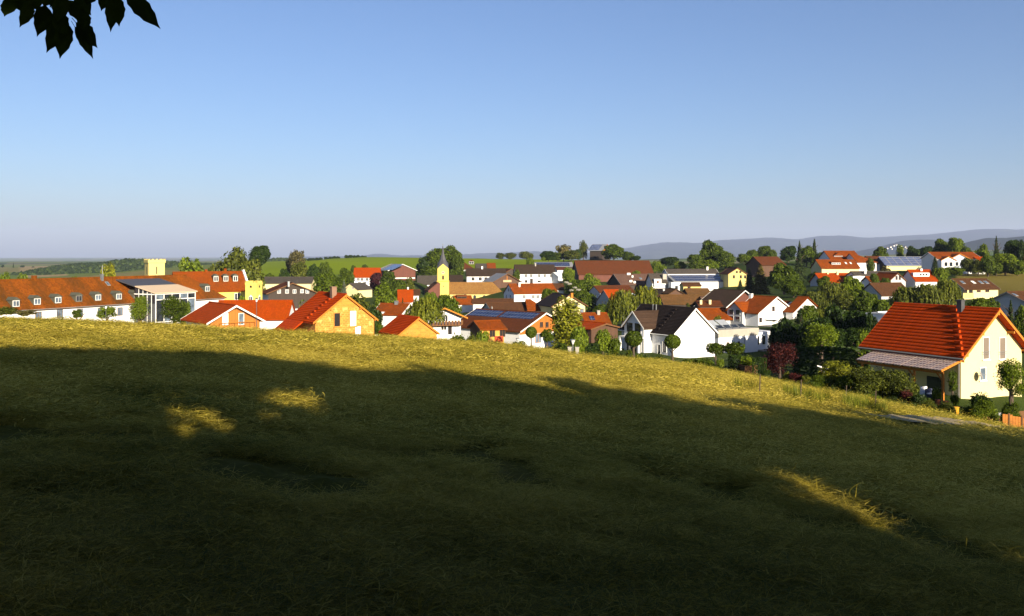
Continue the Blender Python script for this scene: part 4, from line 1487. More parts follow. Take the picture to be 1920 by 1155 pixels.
# dark timber farmhouse and long barn roof behind it
h = House('dark_farmhouse', 'dark timber gabled farmhouse with a row of white windows and red roof edge', 'house', (549, 530.5), 250, 118, far=534, eave=(499, 551), og=0.8, oe=0.8, roof=T_RBR, wall=W_WHT, trim=TIMD, gables=((B_DRK, 2.6, 'timber_gable'), None))
for px in (523, 538, 552, 566, 576):
    h.window('g', px, 546.5 - (0.6 if px == 566 else 0), 1.0, 1.1, pane=GLASSB)
h.chimney(541, 0.2, 0.4, 0.5, METAL)
House('long_barn', 'low long barn with greyish brown roof behind the dark timber farmhouse', 'barn', (481, 519.5), 335, 4, far=590, w=7, epy=531, roof=T_GRY, wall=W_CRM)

# ---- the middle of the village, left of the church
h = House('orange_roof_house', 'white house with plain orange roof left of the purple beech', 'house', (664, 501.8), 400, 4, far=714, w=5.2, epy=519.8, roof=T_ORG, wall=W_WHT)
for px, py in ((672, 524), (679, 524), (688, 524), (674, 531), (684, 531)):
    h.window('f', px, py, 1.3, 1.4, pane=GLASS)
h = House('white_house', 'small white gabled house beside the bluish spruce', 'house', (655.6, 531.4), 330, 62, L=9, w=2.6, epy=539, w2=3.9, og=0.2, oe=0.2, roof=T_GRY, wall=W_CRM, side=1)
h.window('g', 662, 540, 0.7, 0.8, pane=GLASS)
h = House('solar_barn', 'barn with red-brown boarded gable and pale solar roof below the green hill', 'barn', (755, 495), 430, 118, far=733.5, w=7.6, epy=507.5, og=0.7, oe=0.7, roof=SHEET, wall=B_RED, trim=TIMW, side=1)
h.panel(728, 0.1, 746, 0.9, 2, 1, PVP)
x, y, z = h.hit('g', 755, 521.5)
h.block('white_beam', TIMW, h.x0 - 0.15, h.x0 - 0.02, h.y0 + 0.3, h.y1 - 0.3, z - 0.25, z + 0.25)
h = House('old_farmhouse', 'farmhouse with wide grey-brown roof and white balcony wall, left behind the church tower', 'house', (782, 516.5), 425, 5, far=868, w=7, epy=533, og=1.2, oe=1.6, roof=T_GRY, wall=B_BRN)
for px, wd in ((783, 1.6), (803.5, 1.4)):
    x = h.lx(px, h.y1 + 1.0)
    h.block('pillar', W_WHT, x - wd / 2, x + wd / 2, h.y1 + 0.6, h.y1 + 1.3, h.g - 1, h.ez - 0.4)
for px, py in ((789, 539), (797, 538)):
    h.window('f', px, py, 1.6, 0.9, frame=TIMW, pane=TIMW)
h.block('ground_floor', W_WHT, h.x0 + 0.5, h.x0 + 8, h.y1 + 0.01, h.y1 + 0.6, h.g - 1, h.ez - 4.6)
House('stable', 'low stable with dark brown roof right behind the church tower', 'stable', (841, 515.5), 420, 5, far=868, w=6.5, epy=528.5, roof=T_DBR, wall=W_WHT)
h = House('orange_roof_house', 'small bright orange roof between light green trees, left of the church', 'house', (745, 543.6), 270, 8, far=775, w=4.2, epy=566, roof=T_ORG, wall=W_WHT)
h = House('brown_roof_annex', 'low brown roofed annex with a white wall right of the small orange roof', 'house', (770, 543), 285, 5, far=788, w=4.0, epy=553, roof=T_BRN, wall=W_WHT)
h.chimney(765, 0.0, 0.7, 0.5, TIMW)
h = House('red_roof_house', 'broad red roofed house behind the brick house', 'house', (769, 569.5), 190, 168, far=713, w=5.6, epy=590, og=0.5, oe=0.5, roof=T_ORG2, wall=W_WHT, trim=TIMW)
h.chimney(743.5, 0.05, 0.5, 0.7, METAL)
h.skylight(717, 587, 0.8, 1.1, TIMW)
h = House('balcony_house', 'white house with brown eaves and a wooden balcony, right of the willowy tree', 'house', (834, 577), 160, 112, L=11, w=4.4, epy=598, og=1.1, oe=1.0, roof=T_BRN, wall=W_WHT, trim=TIMB, side=1)
h.window('g', 835, 597, 1.0, 1.2)
h.window('g', 832, 614, 1.1, 1.0)
h.window('g', 843.5, 618, 0.9, 1.9, pane=DARK)
x, y, z = h.hit('g', 840, 605)
m = MB()
m.hexa([h.l(*p) for p in ((h.x0 - 1.0, h.y0 + 0.1, z - 0.5), (h.x0 - 0.02, h.y0 + 0.1, z - 0.5), (h.x0 - 0.02, h.y1, z - 0.5), (h.x0 - 1.0, h.y1, z - 0.5), (h.x0 - 1.0, h.y0 + 0.1, z - 0.35), (h.x0 - 0.02, h.y0 + 0.1, z - 0.35), (h.x0 - 0.02, h.y1, z - 0.35), (h.x0 - 1.0, h.y1, z - 0.35))])
for i in range(12):
    yy = h.y0 + 0.1 + (h.y1 - h.y0 - 0.2) * i / 11
    m.box(*sorted((h.x0 - 1.0, h.x0 - 0.94)), *sorted(((yy - 0.2) * h.sg, (yy + 0.2) * h.sg)), z - h.g - 0.35, z - h.g + 0.45)
m.build('balcony', TIMD, h.o)

# ---- church
def church():
    D = 380
    c = P(830.3, 526.4, D)
    g = gz(c.x, c.y) - 0.5
    rz = R(7)
    o = empty('tower', (c.x, c.y, g), rz)
    Z = lambda py, d=D: (HY - py) / F * d - g
    a = 2.35
    MB().box(-a - 0.16, a + 0.16, -a - 0.16, a + 0.16, -2, Z(527.6)).build('tower_base', W_YEL, o)
    MB().box(-a - 0.4, a + 0.4, -a - 0.4, a + 0.4, Z(527.6) + 0.003, Z(526.2)).build('cornice', plain('cornice_ochre', (0.4, 0.27, 0.05)), o)
    ze, zg = Z(503.4), Z(494.6)
    MB().box(-a, a, -a, a, Z(526.2) + 0.003, ze).build('belfry', W_YEL, o)
    gm = MB()
    for rot in range(4):
        M = Matrix.Rotation(rot * math.pi / 2, 4, 'Z')
        gm.quad(*[M @ Vector(p) for p in ((-a, -a - 0.004, ze + 0.003), (a, -a - 0.004, ze + 0.003), (0, -a - 0.004, zg))])
        gm.quad(*[M @ Vector(p) for p in ((-a, -a + 0.2, ze), (a, -a + 0.2, ze), (0, -a + 0.2, zg))])
    gm.build('spire_gable', W_YEL, o)
    sp = MB()
    zb, ztip = Z(506.0), Z(460.5)
    ring0 = []
    for k in range(8):
        ang = math.pi / 4 * k
        corner = k % 2 == 1
        ring0.append(Vector((math.cos(ang) * (a * 1.41 if corner else a * 0.98), math.sin(ang) * (a * 1.41 if corner else a * 0.98), ze - 0.05 if corner else zg + 0.05)))
    zm = Z(493)
    ring1 = [Vector((math.cos(math.pi / 4 * k) * 1.42, math.sin(math.pi / 4 * k) * 1.42, zm + 1.2)) for k in range(8)]
    ring2 = [Vector((math.cos(math.pi / 4 * k) * 0.62, math.sin(math.pi / 4 * k) * 0.62, Z(476))) for k in range(8)]
    ring3 = [Vector((math.cos(math.pi / 4 * k) * 0.07, math.sin(math.pi / 4 * k) * 0.07, ztip)) for k in range(8)]
    for A_, B_ in ((ring0, ring1), (ring1, ring2), (ring2, ring3)):
        for k in range(8):
            sp.quad(A_[k], A_[(k + 1) % 8], B_[(k + 1) % 8], B_[k])
    so = sp.build('spire', SLATE, o)
    m = MB().bar((0, 0, ztip - 0.2), (0, 0, Z(456.5)), 0.05)
    m.box(-0.35, 0.35, -0.04, 0.04, Z(458.3), Z(458.3) + 0.1)
    m.build('cross', METAL, so)
    y = -a - 0.06
    m = MB()
    cz = Z(510.8)
    n = 20
    m.quad(*[(0.75 * math.cos(2 * math.pi * i / n), y, cz + 0.75 * math.sin(2 * math.pi * i / n)) for i in range(n)])
    m.quad(*[(0.75 * math.cos(2 * math.pi * i / n), y + 0.058, cz + 0.75 * math.sin(2 * math.pi * i / n)) for i in range(n)])
    for i in range(n):
        p, q = [(0.75 * math.cos(2 * math.pi * j / n), cz + 0.75 * math.sin(2 * math.pi * j / n)) for j in (i, i + 1)]
        m.quad((p[0], y, p[1]), (q[0], y, q[1]), (q[0], y + 0.058, q[1]), (p[0], y + 0.058, p[1]))
    ck = m.build('clock_face', plain('clock_paint', (0.4, 0.33, 0.22), bump=0), o)
    m = MB()
    m.beam((0, y - 0.03, cz), (0.05, y - 0.03, cz + 0.6), 0.04, 0.09, up=(0, 1, 0))
    m.beam((0, y - 0.03, cz), (-0.4, y - 0.03, cz - 0.12), 0.04, 0.1, up=(0, 1, 0))
    m.box(-0.22, 0.22, y - 0.02, y - 0.006, cz - 0.22, cz + 0.22)
    m.build('clock_hands', plain('clock_red', (0.16, 0.06, 0.07), bump=0), ck)
    def arch(x, z0, z1, w, yy, name='window', mat=DARK, par=o):
        m = MB()
        pts = [(x - w / 2, z0), (x + w / 2, z0)] + [(x + w / 2 * math.cos(math.pi * i / 8), z1 - w / 2 + w / 2 * math.sin(math.pi * i / 8)) for i in range(9)]
        m.quad(*[(px_, yy, pz) for px_, pz in pts])
        for i in range(len(pts)):
            p, q = pts[i], pts[(i + 1) % len(pts)]
            m.quad((p[0], yy, p[1]), (q[0], yy, q[1]), (q[0], yy + 0.1, q[1]), (p[0], yy + 0.1, p[1]))
        return m.build(name, mat, par)
    arch(0, Z(524), Z(516), 0.85, y, 'belfry_opening')
    arch(0.15, Z(537.5), Z(535), 0.35, -a - 0.22, 'window')
    for i in range(5):
        MB().box(-0.36, 0.36, y - 0.03, y - 0.004, Z(523.7) + i * 0.32, Z(523.7) + i * 0.32 + 0.1).build('louvre', TIMD, o)
    return o, g
CH, CHG = church()
h = House('village_church', 'yellow church with slate spire, clock and long ochre roofed nave with arched windows', 'church', (840, 528.9), 383, 7, far=943, w=4.6, epy=551, og=0.3, oe=0.4, roof=T_TAN, wall=W_PYEL, hip1=True, base=CHG, body='nave_wall')
# the tower belongs to the same building: hand its parts over
dl = Vector(CH.location) - Vector(h.o.location)
dl.rotate(Matrix.Rotation(-h.ang, 3, 'Z'))
for c_ in list(CH.children):
    c_.parent = h.o
    c_.location = dl
    c_.rotation_euler = (0, 0, R(7) - h.ang)
bpy.data.objects.remove(CH)
for px in (890, 908, 923, 933):
    x, y, z = h.hit('f', px, 558.5)
    m = MB()
    w_ = 1.2
    pts = [(x - w_ / 2, z - 1.3), (x + w_ / 2, z - 1.3)] + [(x + w_ / 2 * math.cos(math.pi * i / 8), z + 0.6 + w_ / 2 * math.sin(math.pi * i / 8)) for i in range(9)]
    m.quad(*[h.l(a, y + 0.05, b) for a, b in pts])
    for i in range(len(pts)):
        p, q = pts[i], pts[(i + 1) % len(pts)]
        m.quad(h.l(p[0], y + 0.05, p[1]), h.l(q[0], y + 0.05, q[1]), h.l(q[0], y - 0.02, q[1]), h.l(p[0], y - 0.02, p[1]))
    m.build('window', GLASS, h.o)
House('sacristy', 'dark red boarded shed roof leaning against the left of the church tower', 'shed', (822, 529), 376, 110, L=7, w=4.6, epy=545, og=0.2, oe=0.2, roof=T_BRN, wall=B_RED, side=1, w2=1.0)

# ---- behind the church
h = House('white_house', 'white house with reddish hipped roof rising right behind the church nave', 'house', (849, 491), 520, 6, far=890, w=6.5, epy=505, roof=T_RBR, wall=W_WHT, hip1=True)
for px, py in ((862, 510), (873, 509), (873, 519)):
    h.window('f', px, py, 1.4, 1.8)
h.dormer(884, 0.3, 3.0, 1.6, pane=GLASS, cheek=B_BRN)
House('grey_roof_barn', 'barn with short grey roof between two red roofs on the skyline field', 'barn', (891, 494), 545, 4, far=912, w=6, epy=503, roof=T_GRY, wall=B_BRN)
House('red_barn', 'barn with plain red roof at the edge of the bright green field', 'barn', (912.5, 493), 548, 4, far=929, w=6, epy=502.5, roof=T_ORG2, wall=B_RED)
h = House('white_farmhouse', 'long white farmhouse with dark brown roof and three windows above the ochre nave', 'house', (873.5, 503), 450, 5, far=948, w=6.2, epy=517.6, og=0.3, oe=0.4, roof=T_DBR, wall=W_WHT)
for px in (887, 900.5, 911):
    h.window('f', px, 523, 1.6, 1.7, frame=TIMG)
h.chimney(904, 0.05, 0.9, 0.8, TIMW)
h = House('boarded_barn', 'brown boarded barn gable with a pale beam, metal roof on its left side', 'barn', (952, 513), 400, 112, L=14, w=7.2, epy=529, og=0.9, oe=0.9, roof=SHEET, wall=B_BRN, trim=TIMD, side=1)
x, y, z = h.hit('g', 950.5, 527)
h.block('pale_beam', plain('beam_pale', (0.45, 0.3, 0.17)), h.x0 - 0.5, h.x0 - 0.03, y - 2.0, y + 2.0, z - 0.5, z + 0.5)
h.block('pale_post', TIMB, h.x0 - 0.2, h.x0 - 0.03, y - 0.15, y + 0.15, z + 0.51, z + 2.2)
House('open_barn', 'barn with brown gable and red roof behind the metal roofed barn', 'barn', (960, 503.5), 455, 110, L=16, w=6.0, epy=516, roof=T_RBR, wall=B_DRK, trim=TIMD, side=1)
h = House('white_inn', 'tall white two-storey house with dark brown roof and two rows of windows', 'inn', (964, 495.8), 430, 5, far=1039.5, w=6.2, epy=513.2, og=0.3, oe=0.4, roof=T_DBR, wall=W_WHT)
for px in (986, 996, 1011, 1021.5, 1033):
    h.window('f', px, 517.3, 1.2, 1.5)
for px, w_, h_ in ((986.5, 1.2, 1.3), (996.5, 1.4, 2.6), (1011, 1.6, 0.9)):
    h.window('f', px, 527.6, w_, h_, frame=TIMD)
h.chimney(1004, 0.15, 0.6, 0.6, CONC)
h = House('white_annex', 'white annex with pale lean-to roof at the right end of the tall white house', 'house', (1037, 510.5), 424, 30, L=7, w=4.5, epy=518.5, roof=plain('sheet_white', (0.6, 0.6, 0.6)), wall=W_WHT)
h.block('canopy', METAL, h.x0 - 2.5, h.x1 - 1, h.y1 + 0.01, h.y1 + 4, h.ez - 2.1, h.ez - 1.9)
h.block('washing', PINK, h.x1 - 2.2, h.x1 - 1.2, h.y1 + 2.5, h.y1 + 2.6, h.ez - 4.2, h.ez - 2.6)
h = House('solar_shed', 'long low shed with dark blue solar roof behind the tall white house', 'shed', (999.5, 491.5), 520, 3, far=1073, w=6, epy=499.5, roof=SHEET, wall=B_DRK)
h.panel(1003, 0.1, 1068, 0.95, 4, 1, PV)
h = House('cottage', 'little white cottage with red roof between the solar shed and the big barn', 'house', (1041, 500.5), 470, 8, far=1060, w=4, epy=505.5, roof=T_RBR, wall=W_WHT)
h = House('great_barn', 'huge barn with even red-brown roof and dark left gable', 'barn', (1077, 488.4), 430, 8, far=1217, w=8.4, epy=514.5, og=0.5, oe=0.6, roof=T_RBR, wall=B_RED, gables=((B_DRK, 0.5, 'boarded_gable'), None), trim=TIMD)
h = House('hilltop_barn', 'barn with pale solar roof and orange gable on the hilltop', 'barn', (1139, 457.8), 620, 152, far=1112, w=8.5, epy=470, og=0.8, oe=0.8, roof=SHEET, wall=B_DRK, trim=TIMB, gables=((B_ORG, 4.5, 'boarded_gable'), None))
h.panel(1106, 0.06, 1126, 0.94, 4, 1, PVP)

# ---- middle rows, right of the church
h = House('inn_annex', 'white house with orange roof, grey gable and white chimney right of the ochre nave', 'house', (953, 532.6), 300, 24, far=1036, w=4.6, epy=551, og=0.25, oe=0.3, roof=T_ORG2, wall=W_WHT)
for px, py in ((954, 543.5), (958, 543.5), (949.5, 556), (957, 556.5)):
    h.window('g', px, py, 0.8, 1.3)
for px in (983, 1000, 1008):
    h.window('f', px, 556.5, 1.1, 1.4)
h.chimney(973.5, 0.25, 0.4, 0.6, TIMW)
House('brown_wing', 'small dark brown roof at the right end of the white chimney house', 'house', (1034, 532), 318, 10, far=1056, w=4.5, epy=543, roof=T_BRN, wall=W_WHT)
h = House('red_roof_house', 'white house with red roof and dark dormer in front of the church nave', 'house', (850, 554.5), 300, 12, far=884, w=4.2, epy=571, roof=T_ORG2, wall=W_WHT, og=0.3, oe=0.3)
h.dormer(866, 0.35, 3.4, 0.9, gable=False, cheek=T_BRN, front=TIMD, pane=DARK)
h.chimney(872, 0.05, 0.5, 0.5, TIMD)
House('flat_brown_house', 'white house with low flat brown roof in front of the church windows', 'house', (884, 560.5), 290, 4, far=963, w=3.2, epy=569, roof=T_BRN, wall=W_WHT)
h = House('grey_brown_house', 'house with wide grey-brown roof and grey gable with two windows', 'house', (911, 568), 250, 22, far=986, w=4.6, epy=584, og=0.25, oe=0.4, roof=T_BRN, wall=W_GRY, trim=TIMG)
for px in (914, 922):
    h.window('g', px, 578.5, 0.7, 1.1)
h = House('hipped_house', 'orange hipped roof right of the grey-brown roof', 'house', (985, 561.5), 252, 6, far=1024, w=4.4, epy=582, roof=T_ORG2, wall=W_WHT, hip1=True)
h = House('white_gable_house', 'white gabled house with black-brown roof behind the tall light green tree', 'house', (1068.5, 552.6), 240, 108, L=13, w=5.4, epy=575, og=0.6, oe=0.7, roof=T_ANT, wall=W_CRM, trim=TIMD, side=1)
for px, py in ((1080, 570.5), (1091, 583), (1068, 570.5)):
    h.window('g', px, py, 1.1, 1.2, frame=TIMD, pane=GLASSB)
h.chimney(1072, 0.1, 0.5, 0.6, TIMB)
# solar house with the honey gable
h = House('solar_house', 'broad farmhouse with two solar arrays and honey timber gable with two windows', 'house', (1024.7, 586.4), 180, 138, L=20, w=8, epy=622, w2=4.2, og=0.7, oe=0.6, roof=T_RBR, wall=W_WHT, trim=TIMW, gables=((B_ORG, 3.1, 'timber_gable'), None))
for px in (1014.5, 1025):
    h.window('g', px, 608.5, 0.95, 1.05, frame=TIMD, pane=GLASS, sill=True)
h.window('g', 1009, 634, 1.9, 1.9, frame=TIMB, pane=GLASSB)
h.panel(884, 0.05, 938, 0.38, 3, 1)
h.panel(942, 0.05, 1005, 0.38, 3, 1)
HS = h
h = House('solar_house_garage', 'orange plastered garage with red roof and dark left gable in front of the solar roof', 'garage', (888, 602), 165, 22, far=938, w=3.6, epy=618, og=0.5, oe=0.4, roof=T_ORG2, wall=W_ORG, gables=((B_BRN, 2.2, 'boarded_gable'), None), trim=TIMD)
for px in (923, 942):
    h.window('f', px, 624.5, 1.1, 1.4, frame=TIMD, pane=DARK)
x, y, z = h.hit('f', 935, 634)
h.block('rambling_rose', plain('rose_red', (0.35, 0.05, 0.02), scale=9), x - 0.8, x + 0.8, y + 0.01, y + 0.25, h.g - 0.3, z + 0.4)
h = House('red_roof_house', 'red roofed house with one small solar panel right of the tall light green tree', 'house', (1089, 587), 190, 8, far=1138, w=5.2, epy=612, og=0.4, oe=0.4, roof=T_ORG2, wall=W_WHT)
h.panel(1105, 0.25, 1115, 0.55, 1, 1)
h.chimney(1122, 0.1, 0.5, 0.6, CONC)
h = House('brown_cabin', 'brown timber cabin with orange roof behind the rounded green bush', 'cabin', (1137, 606.5), 168, 125, L=8, w=3.8, epy=617, og=0.5, oe=0.5, roof=T_ORG, wall=B_BRN, trim=TIMD, side=1)
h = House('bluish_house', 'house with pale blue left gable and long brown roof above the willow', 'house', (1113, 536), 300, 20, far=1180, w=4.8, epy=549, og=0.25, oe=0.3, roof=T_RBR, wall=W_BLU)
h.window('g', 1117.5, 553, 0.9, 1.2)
h = House('orange_roof_house', 'bright orange roof with grey gable just left of the willow', 'house', (1131.5, 543.5), 262, 25, far=1160, w=4.2, epy=566, og=0.2, oe=0.3, roof=T_ORG, wall=W_GRY, trim=TIMG)
for px in (1130, 1136):
    h.window('g', px, 567, 0.8, 1.2)
h = House('grey_roof_farmhouse', 'farmhouse with greyish brown roof, dark open gable and roof vents below the huge barn', 'house', (1150, 513.5), 350, 18, far=1214, w=7.0, epy=534, og=0.6, oe=0.5, roof=tiles('tile_grey_pink', (0.16, 0.09, 0.065), var=0.12), wall=B_DRK, trim=TIMG)
for px, t, s_ in ((1178, 0.06, 1.4), (1185, 0.3, 0.7), (1182, 0.72, 1.2), (1189, 0.82, 0.9)):
    x = h.lx(px, t * h.w)
    h.block('roof_vent', TIMW, x - s_ / 2, x + s_ / 2, t * h.w, t * h.w + 0.5, h.zr(t * h.w) - 0.2, h.zr(t * h.w) + 0.6)
h.skylight(1201, 522, 1.0, 1.4)
h = House('grey_roof_house', 'house with dark grey roof and a white cube dormer left of the white hall', 'house', (1215, 512.5), 340, 6, far=1245, w=5, epy=530, roof=T_GRY, wall=W_WHT)
x = h.lx(1233, h.y1 + 0.4)
b = h.block('white_oriel', W_WHT, x - 1.35, x + 1.35, h.y1 - 2.5, h.y1 + 0.8, h.ez - 1.2, h.ez + 1.4)
h.block('window', TIMD, x - 0.45, x + 0.35, h.y1 + 0.8, h.y1 + 0.86, h.ez - 0.2, h.ez + 0.7, parent=b)
h = House('white_hall', 'large white hall with grey upper roof and dark striped lower roof', 'hall', (1246, 504), 345, 8, far=1342, w=4.0, epy=514, az=None, og=0.3, oe=0.3, roof=T_GRY, wall=W_WHT, trim=TIMW)
h.chimney(1326, 0.2, 0.7, 0.7, TIMW)
yA, yB = h.w + 0.2, h.w + 8.6
xA, xB = h.lx(1263, yB), h.lx(1362, yB)
zA, zB = h.ez - 0.35, (HY - 527.5) / F * h.W(xA, yB)[1]
h.block('clerestory', TIMW, xA + 0.5, h.L - 0.2, h.w - 0.2, h.w + 0.15, zA - 0.5, h.ez - 0.02)
lr = MB()
lr.hexa([h.l(*p) for p in ((xA, yA, zA - 0.3), (xB, yA, zA - 0.3), (xB, yB, zB - 0.3), (xA, yB, zB - 0.3), (xA, yA, zA), (xB, yA, zA), (xB, yB, zB), (xA, yB, zB))])
lo = lr.build('lower_roof', SHEET, h.o)
for j in range(3):
    a, b_ = (j + 0.08) / 3, (j + 0.86) / 3
    for i in range(5):
        x0, x1 = xA + 1 + (xB - xA - 1.4) * (i + 0.02) / 5, xA + 1 + (xB - xA - 1.4) * (i + 0.98) / 5
        p = []
        for dz in (0.02, 0.12):
            for xx, t in ((x0, b_), (x1, b_), (x1, a), (x0, a)):
                p.append(h.l(xx, yA + (yB - yA) * t, zA + (zB - zA) * t + dz))
        MB().hexa(p).build('solar_panel', PV, lo)
h.block('hall_front', W_WHT, xA - 0.8, xB + 0.3, h.y1 + 0.02, yB - 0.1, h.g - 2, zB - 0.32)
h.block('end_wall', W_WHT, xB + 0.31, xB + 0.9, h.y1, yB + 0.1, h.g - 2, zB + 0.9)
h.block('boiler_chimney', W_CRM, h.lx(1358, yA) - 0.5, h.lx(1358, yA) + 0.5, yA - 0.5, yA + 0.5, h.g, zA + 0.6)
x = h.lx(1245.5, h.y1 + 3)
h.block('silo_chimney', CONC, x - 0.75, x + 0.75, h.y1 + 2.2, h.y1 + 3.7, h.g - 2, (HY - 513.5) / F * 340)
MB().box(0, 1.1, 0, 0.05, 0, 1.3).build('window', GLASS, h.o, loc=h.l(h.lx(1266, yB), yB - 0.02, zB - 3.0))
h = House('yellow_house', 'small yellow gabled house with two round windows and dark roof, among conifers', 'house', (1383.5, 502), 330, 97, L=9, w=3.9, epy=514, og=0.4, oe=0.4, roof=T_BRN, wall=W_PYEL, trim=TIMD, side=1)
for px, py in ((1381.5, 510), (1388, 510), (1376, 519), (1389, 519), (1397, 519)):
    h.window('g', px, py, 0.8, 0.8 if py < 515 else 1.2, frame=TIMD)
h = House('brown_roof_house', 'brown roofed house half hidden by the conifers right of the yellow gable', 'house', (1412, 481), 400, 20, far=1458, w=6.5, epy=497, roof=T_RBR, wall=B_BRN)
# brown roofs in front of the hall
h = House('brown_farm', 'long low farm building with light brown roof below the small yellow block', 'farm building', (1236.5, 553), 262, 4, far=1311, w=4.6, epy=570, og=0.4, oe=0.5, roof=T_LBR, wall=B_DRK)
House('dark_roof_house', 'dark maroon roof with one skylight and brown gable, above the long light brown roof', 'house', (1258, 541.5), 285, 175, L=6, w=3.8, epy=552, roof=T_ANT, wall=B_BRN).skylight(1245, 544.5, 0.7, 1.6, TIMW)
h = House('brown_gable', 'little brown gable standing on the long light brown roof', 'house', (1269, 541.5), 276, 100, L=7, w=2.6, epy=551, roof=T_LBR, wall=B_BRN, side=1)
h = House('ochre_roof_house', 'house with sunlit ochre brown roof under the small yellow block', 'house', (1283, 541), 290, 6, far=1328, w=4.4, epy=554, roof=T_LBR, wall=B_BRN)
h = House('yellow_block', 'small yellow block with brown roof in front of the white hall', 'house', (1277, 530), 300, 6, far=1312, w=2.4, epy=536, og=0.2, oe=0.3, roof=T_BRN, wall=W_PYEL)
h.window('f', 1292, 539.5, 1.1, 0.8, frame=TIMD)
h = House('dark_barn', 'large barn with dark moss-brown roof and red-brown gable edged white', 'barn', (1397.6, 544.4), 250, 130, far=1338, w=9.0, epy=577, og=0.8, oe=0.6, roof=T_DBR, wall=B_RED, trim=TIMW, side=1)
h = House('red_strip_shed', 'low shed with dull red roof along the foot of the dark moss-brown barn roof', 'shed', (1304, 564.5), 240, 4, far=1350, w=3, epy=573.5, roof=T_RBR, wall=B_DRK)
h.chimney(1331, 0.6, 0.3, 0.6, W_CRM)
h.chimney(1314, 0.6, 0.2, 0.6, W_CRM)
House('orange_roof_house', 'plain orange roof right behind the big white house', 'house', (1308, 578.5), 205, 6, far=1362, w=4.4, epy=599, roof=T_ORG2, wall=W_WHT)

# white villas with orange roofs
h = House('white_villa', 'white villa with orange roof, glazed dormer gable and curved balcony', 'house', (1458, 556.5), 200, 124, far=1411, w=6.4, epy=588, og=0.5, oe=0.5, roof=T_ORG2, wall=W_WHT, trim=TIMW, side=1)
b_, bx, byf = h.cross_at(h.lx(1381, h.w), h.w + 0.6, 4.4, h.az - 1.2, wallm=W_GRY, pitch=0.8, ovh=0.3)
for dx in (-0.95, 0.95):
    bay_pane(h, b_, bx, byf, dx, h.az - 4.1, h.az - 2.9, 1.3)
    bay_pane(h, b_, bx, byf, dx, h.az - 5.6, h.az - 4.4, 1.3)
h.window('g', 1450, 579, 0.9, 1.1, frame=TIMD)
h.window('g', 1426, 600, 0.9, 1.1, frame=TIMD)
h.window('g', 1451, 598, 0.9, 1.3, frame=TIMG)
x, y, z = h.hit('g', 1447, 591)
m = MB()
cc = []
for i in range(9):
    a = math.pi * i / 8
    cc.append((h.x0 - 1.6 * math.sin(a), y + 2.6 * math.cos(a)))
m.quad(*[h.l(a, b, z - 0.9) for a, b in cc])
for i in range(8):
    m.quad(h.l(*cc[i], z - 0.9), h.l(*cc[i + 1], z - 0.9), h.l(*cc[i + 1], z + 0.15), h.l(*cc[i], z + 0.15))
m.build('curved_balcony', W_WHT, h.o)
h.chimney(1408, 0.12, 0.4, 0.7, TIMW)
m = MB()
h.block('terrace', TIMG, h.x0 - 4, h.x0 - 0.02, h.y0, h.y1, h.g - 2, h.g + 0.3)
h = House('white_villa', 'narrow white gable with small orange roof just right of the glazed dormer villa', 'house', (1483, 565.6), 206, 124, L=9, w=3.6, epy=580, og=0.4, oe=0.3, roof=T_ORG2, wall=W_WHT, trim=TIMW, side=1)
h.window('g', 1468, 580, 0.8, 1.2)
h.window('g', 1468, 598, 0.8, 1.3)
h = House('white_villa', 'white house with orange roof partly behind the dark trees, third of the villas', 'house', (1516, 557), 202, 124, far=1496, w=5.2, epy=585, og=0.5, oe=0.4, roof=T_ORG2, wall=W_WHT, side=1)

